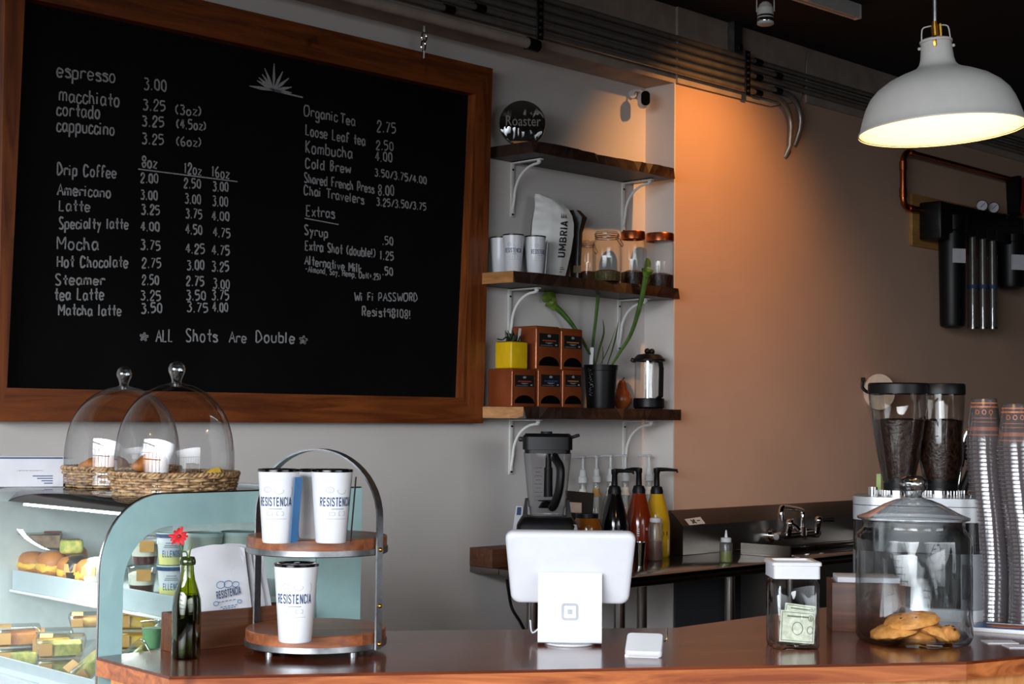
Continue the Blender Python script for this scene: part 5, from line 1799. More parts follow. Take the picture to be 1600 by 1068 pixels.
# ------------------------------------------------------------------ wooden box of paper bags
p0 = on(250, 1018, ZK)
bw, bd, bh = .34, .060, .084
bo = Vector((1.835, -1.462, ZK))
fr_ = P(272, 1019.5, z=ZK)
rzb = face(fr_) + radians(30)
bo = fr_ + Vector((cos(rzb), sin(rzb), 0)) * bw / 2 + Vector((-sin(rzb), cos(rzb), 0)) * bd / 2
bo.z = ZK
t = thing('wooden_box', 'low open brown wooden box holding paper bags behind the bottle', 'box', bo, rzb)
th = .009
MB().box((0, -bd / 2 + th / 2, bh / 2), (bw, th, bh), bev=.0015).build('front_board', M['boxwood'], t)
MB().box((0, bd / 2 - th / 2, bh / 2), (bw, th, bh), bev=.0015).build('back_board', M['boxwood'], t)
for s in (-1, 1):
    MB().box((s * (bw / 2 - th / 2), 0, bh / 2), (th, bd - 2 * th, bh), bev=.0015).build('end_board', M['boxwood'], t)
MB().box((0, 0, .004), (bw - 2 * th, bd - 2 * th, .008)).build('bottom_board', M['boxwood'], t)


def paper_bag(x, y, w, h, tilt, lean, lab, print_=False, fold=True):
    """flat paper bag standing in the box; x, y in the box frame"""
    t2 = thing('paper_bag', lab, 'bag', bo + Matrix.Rotation(rzb, 3, 'Z') @ Vector((x, y, .010)), 0, 'white paper bags in the wooden box')
    t2.rotation_euler = (Matrix.Rotation(rzb - radians(14), 3, 'Z') @ Matrix.Rotation(tilt, 3, 'X') @ Matrix.Rotation(lean, 3, 'Y')).to_euler()
    mb = MB()
    nx, nz = 8, 10
    fr2, bk = [], []
    rs = random.Random(int(x * 1000) + 77)
    for j in range(nz + 1):
        zf = j / nz
        a, b_ = [], []
        for i in range(nx + 1):
            xf = i / nx - .5
            zz = h * zf - (.012 * (xf + .1) ** 2 * 4 if j == nz else 0) + (rs.uniform(-.002, .002) if j == nz else 0)
            bul = .004 * cos(pi * xf) * (.4 + zf * .6) + .0018 * sin(9 * xf + 7 * zf) * zf
            a.append(mb.v((xf * w, -bul, zz)))
            b_.append(mb.v((xf * w, bul * .6 + .0008, zz)))
        fr2.append(a)
        bk.append(b_)
    for j in range(nz):
        for i in range(nx):
            mb.f([fr2[j][i], fr2[j][i + 1], fr2[j + 1][i + 1], fr2[j + 1][i]])
            mb.f([bk[j][i + 1], bk[j][i], bk[j + 1][i], bk[j + 1][i + 1]])
        mb.f([fr2[j][0], fr2[j + 1][0], bk[j + 1][0], bk[j][0]])
        mb.f([fr2[j][nx], bk[j][nx], bk[j + 1][nx], fr2[j + 1][nx]])
    mb.build('bag_paper', M['paper'], t2, 60)
    if print_:
        mb = MB()
        z0 = h * .44
        text_flat(mb, 'RESISTENCIA', (-w * .06, -.0072, z0), (w * .40, 0, w * .02), (0, 0, .018), 'block')
        mb.build('bag_lettering', M['ink'], t2, 0)
        mb = MB()
        for cx, cz, r in ((.03, .58, .010), (.15, .575, .010), (.27, .56, .008), (-.08, .40, .006), (.30, .38, .005)):
            pts = [Vector((cx * w + r * cos(a), -.0072, cz * h + r * .8 * sin(a))) for a in [2 * pi * i / 12 for i in range(13)]]
            ribbon(mb, pts, .0016, (0, -1, 0))
        for zz, x0, x1 in ((.405, -.05, .26), (.35, -.02, .28), (.33, .02, .24)):
            for q in range(5):
                xa = x0 + (x1 - x0) * q / 5
                mb.poly([(xa * w, -.0070, zz * h), (xa * w + (x1 - x0) * w * .13, -.0070, zz * h), (xa * w + (x1 - x0) * w * .13, -.0070, zz * h + .0018), (xa * w, -.0070, zz * h + .0018)])
        mb.build('bag_drawing', M['blue'], t2, 0)
    return t2


paper_bag(-.030, -.012, .145, .222, radians(-4), radians(-7), 'white paper bag with blue printed lettering, frontmost in the wooden box', True)
paper_bag(-.048, -.005, .15, .205, radians(-3), radians(-3), 'white paper bag directly behind the printed one, showing at its left')
paper_bag(.000, .000, .145, .222, radians(-3), radians(-9), 'white paper bag third from the front in the wooden box')
paper_bag(.022, .005, .145, .208, radians(-2), radians(-11), 'white paper bag fourth from the front, by the stand')
paper_bag(.048, .010, .135, .200, radians(-2), radians(-11), 'white paper bag at the back of the wooden box')

# ------------------------------------------------------------------ tablet till and card reader
pb_ = P(890, 1009, z=ZK)
rz = face(pb_)
k = K(pb_)
b = pb_ + Vector((-sin(rz), cos(rz), 0)) * .05
t = thing('tablet_till', 'white tablet till on a stand with grey square emblem, seen from behind', 'till', (b.x, b.y, ZK), rz)
W2 = 50 * k
hS = 112 * k
mb = MB()
prof = [(-.052, .010)] + [(-.052 + .014 * (1 - cos(a)) , .012 - .012 * sin(a) + .0) for a in ()] + [(-.053, .016), (-.050, .008), (-.044, .005), (.05, .005), (.05, .012), (-.040, .012), (-.046, .018), (-.028, hS), (-.035, hS + .001)]
mb.prism(prof, 'x', -W2, W2)
st_ = mb.build('stand_plate', M['white'], t, 30)
MB().lathe([(0, 0), (.058, 0), (.060, .002), (.060, .005), (0, .0055)], n=48).build('round_foot', M['white'], t, loc=(0, -.008, 0))
# emblem on the plate: its face leans back slightly
def pl(x, z, e=.0008):
    y = -.053 + (.018) * (z - .016) / (hS - .015)
    return (x, y - e, z)
cz = (1009 - 956) * k
mb = MB()
o_, i_ = rrect(26.5 * k, 26.5 * k, 5 * k, 4, 0, cz), rrect(18.5 * k, 18.5 * k, 2 * k, 4, 0, cz)
for q in range(len(o_)):
    w_ = (q + 1) % len(o_)
    mb.poly([pl(*o_[q]), pl(*o_[w_]), pl(*i_[w_]), pl(*i_[q])])
mb.poly([pl(*q) for q in rrect(7.5 * k, 7.5 * k, 1 * k, 3, 0, cz)])
mb.build('square_emblem', M['ink_grey'] if False else mat('emblem_grey', (158, 160, 163), .5), st_, 0)
# tablet
tw, thh = 197 * k * 1.02, 116 * k
mb = MB()
mb.M = Matrix.Translation((0, -.006, (1009 - 889) * k)) @ Matrix.Rotation(radians(17), 4, 'X')
ring = []
for f_, y in ((.965, .016), (1.0, .010), (1.0, -.004), (.985, -.010), (.95, -.0135), (.90, -.015)):
    ring.append([mb.v((x * f_ * (1 + .05 * z / (thh / 2) - .02), y, z * f_)) for x, z in rrect(tw, thh * 1.03, .020, 6)])
for a, b2 in zip(ring, ring[1:]):
    for i in range(len(a)):
        j = (i + 1) % len(a)
        mb.f([a[i], a[j], b2[j], b2[i]])
mb.f(ring[-1])
mb.f(list(reversed(ring[0])))
tb = mb.build('tablet', M['white'], t, 50)
mb = MB()
mb.M = Matrix.Translation((0, -.006, (1009 - 889) * k)) @ Matrix.Rotation(radians(17), 4, 'X')
mb.box((0, .0165, 0), (tw * .93, .001, thh * .93))
mb.build('screen', M['black_gloss'], tb, 0)
MB().tube(catmull([(-W2 + .01, .02, .04), (-W2 - .014, .03, .018), (-W2 - .02, .05, .045)], 4), .002, 6).build('white_cord', M['white'], t)

pb_ = P(1002, 1027, z=ZK)
rz = face(pb_) + radians(-4)
k = K(pb_)
b = pb_ + Vector((-sin(rz), cos(rz), 0)) * .04
t = thing('card_reader', 'small white card reader tilted on its stand beside the tablet till', 'card reader', (b.x, b.y, ZK), rz)
w_ = 58 * k
mb = MB()
mb.M = Matrix.Translation((.004, -.002, .021)) @ Matrix.Rotation(radians(24), 4, 'X')
ring = []
for f_, z in ((.94, -.008), (1.0, -.005), (1.0, .005), (.96, .009)):
    ring.append([mb.v((x * f_, y * f_, z)) for x, y in rrect(w_, .078, .010, 5)])
for a, b2 in zip(ring, ring[1:]):
    for i in range(len(a)):
        j = (i + 1) % len(a)
        mb.f([a[i], a[j], b2[j], b2[i]])
mb.f(ring[-1])
mb.f(list(reversed(ring[0])))
mb.build('reader', M['white'], t, 40)
MB().prism([(-.036, 0), (.03, 0), (.033, .026), (-.034, .004)], 'x', -w_ * .45, w_ * .45).build('stand', M['white_soft'], t, 0)
MB().tube(catmull([(w_ * .42, .03, .03), (w_ * .6, .05, .026), (w_ * .62, .07, .05)], 4), .002, 6).build('cord', M['steel'], t)

# ------------------------------------------------------------------ square tip jar with banknotes
c0 = P(1246, 1015, z=ZK)
rz = face(c0) + radians(12)
k = K(c0)
S_ = 74 * k
b = c0 + Vector((-sin(rz), cos(rz), 0)) * S_ / 2
t = thing('tip_jar', 'square glass tip jar with a white plastic lid', 'jar', (b.x, b.y, ZK), rz)
H = 108 * k
mb = MB()
rings = []
for f_, z in ((.80, .002), (.95, 0), (1, .008), (1, H * .93), (.93, H * .975), (.86, H), (.86, H + .012)):
    rings.append([mb.v((x, y, z)) for x, y in rrect(S_ * f_, S_ * f_, S_ * .16, 5)])
for a, b2 in zip(rings, rings[1:]):
    for i in range(len(a)):
        j = (i + 1) % len(a)
        mb.f([a[i], a[j], b2[j], b2[i]])
mb.f(list(reversed(rings[0])))
mb.build('jar_glass', M['g_jar'], t, 60)
mb = MB()
rings = []
for f_, z in ((.80, .010), (.88, .012), (.90, .02), (.90, H * .92), (.84, H * .97)):
    rings.append([mb.v((x, y, z)) for x, y in rrect(S_ * f_, S_ * f_, S_ * .12, 5)])
for a, b2 in zip(rings, rings[1:]):
    for i in range(len(a)):
        j = (i + 1) % len(a)
        mb.f([a[i], a[j], b2[j], b2[i]])
mb.f(rings[0])
mb.build('inner_wall', M['g_clear'], t, 60)
mb = MB()
rings = []
for f_, z in ((.94, H + .002), (1.0, H + .003), (1.0, H + .032), (1.06, H + .033), (1.06, H + .040), (1.0, H + .042), (.8, H + .0415), (.78, H + .037)):
    rings.append([mb.v((x, y, z)) for x, y in rrect(S_ * f_ * 1.0, S_ * f_ * 1.0, S_ * .08, 4)])
for a, b2 in zip(rings, rings[1:]):
    for i in range(len(a)):
        j = (i + 1) % len(a)
        mb.f([a[i], a[j], b2[j], b2[i]])
mb.f(rings[-1])
mb.f(list(reversed(rings[0])))
mb.build('lid', M['white'], t, 40)


def note(w, h, x, y, z, rx, ry, rz_, lab, num):
    q = Matrix.Rotation(rz, 4, 'Z')
    n_ = thing('banknote', lab, 'money', Vector((b.x, b.y, ZK)) + q.to_3x3() @ Vector((x, y, z)))
    n_.rotation_euler = (q @ Matrix.Rotation(rz_, 4, 'Z') @ Matrix.Rotation(rx, 4, 'X') @ Matrix.Rotation(ry, 4, 'Y')).to_euler()
    mb = MB()
    N_ = 8
    va = [[mb.v((w * (i / N_ - .5), .003 * sin(i * .8) + dy, zz)) for i in range(N_ + 1)] for dy, zz in ((0, 0), (0, h), (.0006, h), (.0006, 0))]
    for s in range(4):
        for i in range(N_):
            mb.f([va[s][i], va[s][i + 1], va[(s + 1) % 4][i + 1], va[(s + 1) % 4][i]])
    for e in (0, N_):
        mb.f([va[0][e], va[1][e], va[2][e], va[3][e]])
    mb.build('note_paper', M['dollar'], n_, 60)
    mb = MB()
    def yy(x_):
        i = (x_ / w + .5) * N_
        return .003 * sin(i * .8) - .0012
    def rect(x0, z0, x1, z1):
        K_ = 6
        for q_ in range(K_):
            a, b3 = x0 + (x1 - x0) * q_ / K_, x0 + (x1 - x0) * (q_ + 1) / K_
            mb.poly([(a, yy(a), z0), (b3, yy(b3), z0), (b3, yy(b3), z1), (a, yy(a), z1)])
    e = w * .04
    for x0, z0, x1, z1 in ((-w / 2 + e, e, w / 2 - e, e + .0014), (-w / 2 + e, h - e - .0014, w / 2 - e, h - e), (-w / 2 + e, e, -w / 2 + e + .0014, h - e), (w / 2 - e - .0014, e, w / 2 - e, h - e), (-w * .3, h * .80, w * .3, h * .85)):
        rect(x0, z0, x1, z1)
    for cx, cz_, r_ in ((0, h * .45, h * .20), (w * .36, h * .8, h * .09), (w * .36, h * .42, h * .12)):
        pts = [Vector((cx + r_ * .8 * cos(a), 0, cz_ + r_ * sin(a))) for a in [2 * pi * i / 16 for i in range(17)]]
        for p_ in pts:
            p_.y = yy(p_.x)
        ribbon(mb, pts, .0016, (0, -1, 0))
    mb.build('note_print', M['dollar_ink'], n_, 0)
    mb = MB()
    text_flat(mb, '1', (w * .345, yy(w * .35) - .0006, h * .74), (w * .03, 0, 0), (0, 0, h * .12), .03)
    mb.build('note_numeral', M['dollar_ink'], n_, 0)


note(S_ * .74, .072, .002, -S_ * .33, .014, radians(-5), radians(4), 0, 'one dollar banknote standing frontmost in the tip jar', '1')
note(S_ * .66, .058, .008, -S_ * .22, .042, radians(-4), radians(7), 0, 'folded banknote tilted behind the front one in the tip jar', '1')

# ------------------------------------------------------------------ cookie jar
r = 89.5 * .00149
b = foot(1428, 1014, ZK, .130)
k = K(b)
r = 89 * k
t = thing('cookie_jar', 'large round glass cookie jar with domed glass lid and knob', 'jar', b, face(b))
hS = 176 * k
prof = [(0, .003), (r * .86, .001), (r * .95, .003), (r, .016), (r, hS * .90), (r * .985, hS * .945), (r * .90, hS * .985), (r * .88, hS), (r * .88, hS + .016), (r * .90, hS + .020)]
MB().lathe(prof, n=72).build('jar_glass', M['g_jar'], t, 60)
MB().lathe([(0, .010), (r * .88, .012), (r * .945, .024), (r * .945, hS * .9), (r * .86, hS * .97)], n=64).build('inner_wall', M['g_clear'], t, 60)
zl = hS + .018
z_ = lambda py: (1014 - py) * k * .985
MB().lathe([(r * .84, zl - .012), (r * .86, zl), (r * .96, zl + .004), (r * .97, zl + .009), (r * .80, zl + .018), (r * .66, zl + .028), (r * .50, zl + .040), (r * .32, zl + .050), (r * .18, zl + .055), (r * .14, zl + .060)], n=64).build('lid', glass('lid_glass', (.93, .94, .94), (.25, .26, .27), .09, 2.2), t, 60)
MB().lathe([(r * .13, zl + .056), (r * .14, zl + .062), (r * .17, zl + .068), (r * .235, zl + .078), (r * .25, zl + .088), (r * .235, zl + .098), (r * .15, zl + .107), (0, zl + .110)], n=40).build('lid_knob', M['g_knob'], t, 60)
rs = random.Random(21)
names = ['chocolate chip cookie at the top of the heap in the glass jar', 'chocolate chip cookie lying low at the left of the jar', 'chocolate chip cookie leaning at the right of the heap', 'broken cookie piece at the far right of the jar', 'chocolate chip cookie at the back under the heap']
for i, (x, y, z, rx, ry, rd_) in enumerate(((-.005, -.012, .050, .10, -.16, .066), (-.045, -.030, .026, .06, -.16, .058), (.042, -.010, .028, -.08, .42, .056), (.083, -.028, .026, .2, .3, .024), (.0, .038, .030, .25, .1, .072))):
    q = Matrix.Rotation(face(b), 3, 'Z')
    c_ = thing('cookie', names[i], 'cookie', Vector(b) + q @ Vector((x, y, z)), 0, 'cookies in the jar')
    c_.rotation_euler = (q @ Matrix.Rotation(rx, 3, 'X') @ Matrix.Rotation(ry, 3, 'Y')).to_euler()
    mb = MB()
    mb.lathe([(0, -.010), (rd_ * .85, -.010), (rd_, -.004), (rd_ * .96, .005), (rd_ * .7, .013), (rd_ * .35, .017), (0, .018)], n=28)
    mb.jitter(.0022, i)
    mb.build('cookie_dough', M['cookie'], c_, 60)
    for j in range(5):
        a, rr_ = rs.uniform(0, 6.28), rd_ * rs.uniform(.2, .85)
        MB().sph((rr_ * cos(a), rr_ * sin(a), .016 - .013 * (rr_ / rd_) ** 2), .0045, 8, 6).build('chocolate_chip', M['choc'], c_)

# ------------------------------------------------------------------ things at the right end of the counter
c0 = P(1302, 988, z=ZK)
rz = face(c0) + radians(6)
k = K(c0)
b = c0 + Vector((cos(rz), sin(rz), 0)) * .09 + Vector((-sin(rz), cos(rz), 0)) * .095
t = thing('napkin_box', 'dark wooden box between the tip jar and the cookie jar', 'box', (b.x, b.y, ZK), rz)
H = 76 * k
w_ = .18
mb = MB()
for s in (-1, 1):
    mb.box((s * (w_ / 2 - .005), 0, H / 2), (.010, .14, H))
MB().box((0, -.065, H / 2), (w_, .010, H), bev=.001).build('front_board', M['boxwood'], t)
MB().box((0, .065, H / 2), (w_, .010, H), bev=.001).build('back_board', M['boxwood'], t)
for s in (-1, 1):
    MB().box((s * (w_ / 2 - .005), 0, H / 2), (.010, .118, H), bev=.001).build('end_board', M['boxwood'], t)
MB().box((0, 0, .005), (w_ - .02, .12, .010)).build('bottom_board', M['boxwood'], t)
tn = thing('napkin_stack', 'stack of white napkins rising from the dark wooden box', 'napkins', (b.x, b.y, ZK + .011), rz)
mb = MB()
for i in range(9):
    mb.box((random.uniform(-.002, .002), random.uniform(-.002, .002), (H + .002) * (i + .5) / 9), (w_ - .026, .112, (H + .002) / 9 - .0006), bev=.0015)
mb.build('napkins', M['paper'], tn)

# ------------------------------------------------------------------ glass display case
yp, yf = -1.343, -.50
cx0, cx1, zt_ = 1.684, 2.412, 1.326
t = thing('display_case', 'curved glass pastry display case with pale teal end frame', 'display case', (2.05, -.92, 0))
ox, oy = 2.05, -.92
xz_ = lambda px, py: (P(px, py, y=yp).x - ox, P(px, py, y=yp).z)
def arc(cx, cz, rx, rz2, a0, a1, n=10):
    return [(cx + rx * cos(radians(a0 + (a1 - a0) * i / n)), cz + rz2 * sin(radians(a0 + (a1 - a0) * i / n))) for i in range(n + 1)]
L_, R_, T_ = cx0 - ox, cx1 - ox, zt_
RXo, RZo = .150, .165
outer = [(L_, .50)] + arc(L_ + RXo, T_ - RZo, RXo, RZo, 180, 90) + [(R_, T_), (R_, .50)]
il, ir, it = 1.741 - ox, 2.276 - ox, 1.254
RXi, RZi = .118, .125
inner = [(il, .96)] + arc(il + RXi, it - RZi, RXi, RZi, 180, 90) + [(ir, it), (ir, .96)]
MB().frame(outer, inner, yp - oy, yp - oy + .010).build('teal_end_frame', M['teal'], t, 40)
pane = [(il, .98)] + arc(il + RXi, it - RZi, RXi, RZi, 180, 90) + [(ir, it), (ir, .98)]
MB().prism([(x, z) for x, z in inner], 'y', yp - oy + .003, yp - oy + .006).build('end_window', M['g_case'], t, 0)
# bright edge of the end glass
edge = [(L_, .50)] + arc(L_ + RXo, T_ - RZo, RXo, RZo, 180, 90, 16) + [(R_, T_)]
MB().tube([(x - .001, yp - oy + .004, z) for x, z in edge], .0035, 6).build('edge_trim', M['steel'], t)
# curved front + top glass sheet
gl = [(L_ + .006, .90)] + arc(L_ + RXo, T_ - RZo - .01, RXo - .006, RZo - .002, 180, 90, 16) + [(R_ - .01, T_ - .012)]
mb = MB()
va = [mb.v((x, yp - oy + .012, z)) for x, z in gl]
vb = [mb.v((x, yf - oy, z)) for x, z in gl]
for i in range(len(gl) - 1):
    mb.f([va[i], va[i + 1], vb[i + 1], vb[i]])
mb.build('curved_glass', M['g_case'], t, 60)
MB().prism(outer, 'y', yf - oy, yf - oy + .012).build('far_end_panel', M['case_in'], t, 0)
MB().box((R_ - .012, (yp + yf) / 2 - oy + .01, 1.10), (.012, yf - yp - .02, .44)).build('rear_doors', M['case_in'], t, 0)
MB().box(((L_ + R_) / 2, (yp + yf) / 2 - oy + .006, .44), (R_ - L_ - .01, yf - yp - .012, .88)).build('base_cabinet', M['teal_soft'], t, 0)
xs = 1.898 - ox
MB().box(((xs + R_) / 2 - .01, (yp + yf) / 2 - oy, 1.066), (R_ - xs - .03, yf - yp - .03, .012)).build('shelf_board', M['case_in'], t, 0)
MB().box((xs, (yp + yf) / 2 - oy, 1.064), (.006, yf - yp - .03, .052), bev=.0015).build('shelf_lip', M['teal_soft'], t, 0)
MB().cyl((xs - .004, yp - oy + .02, 1.034), (xs - .004, yf - oy - .01, 1.034), .004, n=8).build('shelf_rail', M['white_soft'], t)
MB().box((L_ + .026, (yp + yf) / 2 - oy, .893), (.006, yf - yp - .03, .05), bev=.0015).build('deck_lip', M['teal_soft'], t, 0)
MB().prism([(-.17, 1.272), (R_ - .03, 1.272), (R_ - .03, T_ - .016), (-.13, T_ - .016)], 'y', yp - oy + .05, yf - oy - .01).build('light_canopy', M['gun'], t, 0)
led = MB()
nl = 30
for i in range(nl):
    yy_ = yp + .10 + (yf - yp - .20) * i / nl
    led.box((-.175, yy_ - oy, 1.268), (.010, .012, .006))
led.build('led_strip', glow('led_white', (235, 255, 248), 9), t, 0)
al = area('case_light', (1.93, (yp + yf) / 2, 1.262), (.15, 0, -1), .03, yf - yp - .2, 3.2, (.92, 1.0, .95))
area('deck_fill_light', (1.99, (yp + yf) / 2, 1.052), (-.25, 0, -1), .03, yf - yp - .2, 2.2, (.95, 1.0, .92))  # fill lamp added to brighten the deck; no fixture is seen there
MB().box(((L_ + R_) / 2, yf - oy - .012, T_ - .022), (R_ - L_ - .1, .02, .014)).build('far_rail', M['white_metal'], t)
ZSH, ZDK = 1.0725, .881


def case_pt(px, py, X, Z):
    p = P(px, py, x=X)
    return Vector((X, p.y, Z))


# --- wrapped sandwiches on the shelf
def sandwich(px, X, lab, L=.115, W=.075, H=.062, rot=0, wrap=None, dz=0, fill='egg', bread='bread'):
    b = case_pt(px, 890, X, ZSH + dz)
    t = thing('sandwich', lab, 'sandwich', b, face(b) + rot, 'wrapped sandwiches in the display case')
    def half(z0, z1, top, nm, m):
        mb = MB()
        old = mb.M
        n = 8
        prof = [(1, 0), (1.0, .25), (.93, .6), (.7, .88), (.35, .98), (0, 1)]
        if top:
            mb.M = Matrix.Translation((0, 0, z0)) @ Matrix.Diagonal((W / 2, L / 2, z1 - z0, 1))
        else:
            mb.M = Matrix.Translation((0, 0, z1)) @ Matrix.Diagonal((W / 2, L / 2, -(z1 - z0), 1))
        mb.lathe([(0, 0)] + prof, n=20)
        mb.build(nm, m, t, 60)
    half(0, H * .34, False, 'bottom_bun', M[bread])
    mb = MB()
    mb.M = Matrix.Translation((0, 0, H * .42)) @ Matrix.Diagonal((W / 2 * 1.05, L / 2 * 1.03, H * .13, 1))
    mb.lathe([(0, -1), (.95, -1), (1.02, 0), (.96, 1), (0, 1)], n=18)
    mb.jitter(.0025, px)
    mb.build('filling', M[fill], t, 60)
    half(H * .5, H, True, 'top_bun', M[bread])
    if wrap:
        mb = MB()
        mb.M = Matrix.Translation((W * .12, 0, H * .5)) @ Matrix.Diagonal((W / 2 * .8, L / 2 * 1.08, H * .56, 1))
        mb.lathe([(.55, -.9), (1.0, -.5), (1.05, 0), (1.0, .5), (.6, .92), (0, 1.0)], n=20)
        mb.build('wrapper', M[wrap], t, 60)
        mb = MB()
        mb.box((W * .1, -L / 2 * 1.05, H * .60), (W * .42, .004, H * .34), Matrix.Rotation(radians(-14), 3, 'X'))
        mb.build('wrapper_label', M['kraft'], t, 0)
    return t


sandwich(50, 1.955, 'split bread roll with egg at the far end of the case shelf', rot=.5, bread='bread')
sandwich(82, 1.955, 'brown bun with yellow egg filling, second from the far end', L=.10, W=.080, H=.070, rot=.2)
sandwich(113, 1.958, 'bun in a dark wrapper between the egg bun and the pale wrapped one', rot=-.2, wrap='bag_dark', H=.064)
sandwich(146, 1.960, 'sandwich in pale paper wrapper with a kraft label, nearest the teal frame', L=.13, W=.085, H=.066, rot=-.3, wrap='cream')
sandwich(112, 2.045, 'bun standing behind the dark wrapped one on the case shelf', rot=.4, H=.08)
b = case_pt(112, 845, 1.985, ZSH + .066)
t2 = thing('salad_pack', 'pale green salad wrap lying on top of the sandwiches', 'salad', b, face(b))
MB().box((0, 0, .018), (.060, .06, .036), bev=.010, seg=3).build('wrap_body', M['salad'], t2)
MB().box((0, 0, .037), (.045, .04, .002), bev=.0008).build('clear_film', M['g_box'], t2)
b = case_pt(70, 845, 1.985, ZSH + .066)
t2 = thing('sandwich_pack', 'clear wedge shaped sandwich pack with red sticker on the sandwiches', 'sandwich', b, face(b))
MB().prism([(-.070, .046), (.045, .046), (.045, .0), (-.005, .004)], 'y', -.04, .04).build('clear_pack', M['g_box'], t2, 0)
MB().prism([(-.040, .040), (.038, .040), (.038, .006), (.0, .010)], 'y', -.034, .034).build('sandwich_filling', mat('grainy_bread', (168, 140, 116), .7, scale=50, c2=(120, 96, 78)), t2, 0)
MB().box((.020, 0, .0475), (.045, .03, .002)).build('red_sticker', M['red_dark'], t2)


# --- parfait cups, yogurt cups and tubs
def parfait(px, X, z, lab):
    b = case_pt(px, 890, X, z)
    t = thing('parfait_cup', lab, 'cup', b, face(b), 'parfait cups')
    MB().lathe([(0, .001), (.028, 0), (.0355, .058), (.037, .060)], n=28).build('clear_cup', M['g_box'], t)
    MB().lathe([(0, .002), (.0275, .002), (.030, .020), (0, .020)], n=24).build('berries', M['berry'], t)
    MB().lathe([(0, .0205), (.030, .0205), (.0335, .046), (.02, .052), (0, .05)], n=24).build('yogurt', M['cream'], t)
    MB().lathe([(.0375, .060), (.038, .064), (.030, .068), (0, .069)], n=28).build('dome_lid', M['g_box'], t)
    MB().box((.004, -.0365, .046), (.034, .001, .028), Matrix.Rotation(radians(6), 3, 'X')).build('kraft_label', M['kraft'], t)
    return t


parfait(222, 1.955, ZSH, 'lower berry parfait cup behind the left of the end window')
parfait(226, 1.955, ZSH + .070, 'upper berry parfait cup with a kraft label, stacked on the lower one')
lidb = mat('tub_lid', (206, 226, 226), .3, var=.03, coat=.3)
ytub = mat('yogurt_tub_yellow', (232, 222, 140), .4, var=.03)


def tub(px, X, z, lab, kind):
    b = case_pt(px, 890, X, z)
    r0, r1, h = (.0265, .033, .070) if kind == 'y' else (.040, .046, .066)
    t = thing('yogurt_tub', lab, 'tub', b, face(b), 'yogurt tubs')
    rad = lambda q: r0 + (r1 - r0) * q / h
    MB().lathe([(0, .001), (r0, 0), (rad(h * .35), h * .35)], n=32).build('tub_bottom', ytub if kind == 'y' else M['berry'], t)
    MB().lathe([(rad(h * .35), h * .35), (r1, h)], n=32).build('tub_wall', M['cup'] if kind == 'y' else mat('tub_wall_grey', (196, 200, 190), .4), t)
    MB().lathe([(r1 + .001, h - .004), (r1 + .002, h), (r1 + .002, h + .005), (r1 - .002, h + .006), (r1 - .004, h + .0035), (0, h + .0035)], n=32).build('lid', lidb, t)
    if kind == 'y':
        mb = MB()
        text_wrap(mb, 'ELLENOS', .044, .016, h * .26, rad, .05, 'block')
        mb.build('tub_lettering', M['blue'], t, 0)
        mb = MB()
        for z_, w_ in ((.66, .030), (.74, .024), (.60, .034)):
            line_wrap(mb, [(-w_ / 2 + w_ * i / 5, h * z_) for i in range(6)], .0026, rad)
        mb.build('tub_small_print', M['ink_grey'], t, 0)
        MB().lathe([(r1 + .0022, h - .006), (r1 + .0024, h + .003)], n=32).build('blue_rim', M['ink'], t)
    return t


tub(268, 1.965, ZSH, 'lower small yogurt tub with blue lettering, left of the green bottle', 'y')
tub(266, 1.965, ZSH + .077, 'upper small yogurt tub with blue rim, behind the red flower', 'y')
tub(318, 2.085, ZSH, 'wide tub with pale lid, hidden low behind the paper bags', 'w')
tub(318, 2.085, ZSH + .073, 'wide tub with pale lid, directly above the paper bags', 'w')
tub(372, 2.17, ZSH, 'wide tub with pale lid, low behind the stand strap', 'w')
tub(372, 2.17, ZSH + .073, 'wide tub with pale lid, beside the left tumbler of the stand', 'w')


# --- clear salad boxes on the deck
def food_box(px, X, z, lab, w=.105, d=.085, h=.046, rot=0., tilt=0., m='salad', deckpy=1030):
    b = case_pt(px, deckpy, X, z)
    t = thing('salad_box', lab, 'food box', b, 0, 'clear food boxes')
    t.rotation_euler = (Matrix.Rotation(face(b) + rot, 3, 'Z') @ Matrix.Rotation(tilt, 3, 'Y')).to_euler()
    mb = MB()
    r0, r1 = rrect(w * .88, d * .88, .012, 4), rrect(w, d, .014, 4)
    ra = [mb.v((x, y, 0)) for x, y in r0]
    rb = [mb.v((x, y, h * .72)) for x, y in r1]
    for i in range(len(ra)):
        j = (i + 1) % len(ra)
        mb.f([ra[i], ra[j], rb[j], rb[i]])
    mb.f(list(reversed(ra)))
    mb.build('clear_tray', M['g_box'], t, 40)
    mb = MB()
    rc = [mb.v((x * 1.02, y * 1.02, h * .72)) for x, y in r1]
    rd_ = [mb.v((x * 1.02, y * 1.02, h * .80)) for x, y in r1]
    re = [mb.v((x * .94, y * .92, h)) for x, y in r1]
    for u_, v_ in ((rc, rd_), (rd_, re)):
        for i in range(len(u_)):
            j = (i + 1) % len(u_)
            mb.f([u_[i], u_[j], v_[j], v_[i]])
    mb.f(re)
    mb.build('clear_lid', M['g_box'], t, 40)
    mb = MB()
    mb.box((0, 0, h * .36), (w * .84, d * .84, h * .66), bev=.006)
    mb.jitter(.002, px)
    mb.build('food', M[m], t, 60)
    MB().box((-w * .30, -d * .5, h * .42), (w * .26, .0015, h * .62), Matrix.Rotation(radians(9), 3, 'X')).box((-w * .30, -d * .05, h * 1.005), (w * .26, d * .84, .0012)).build('kraft_band', M['kraft'], t, 0)
    return t


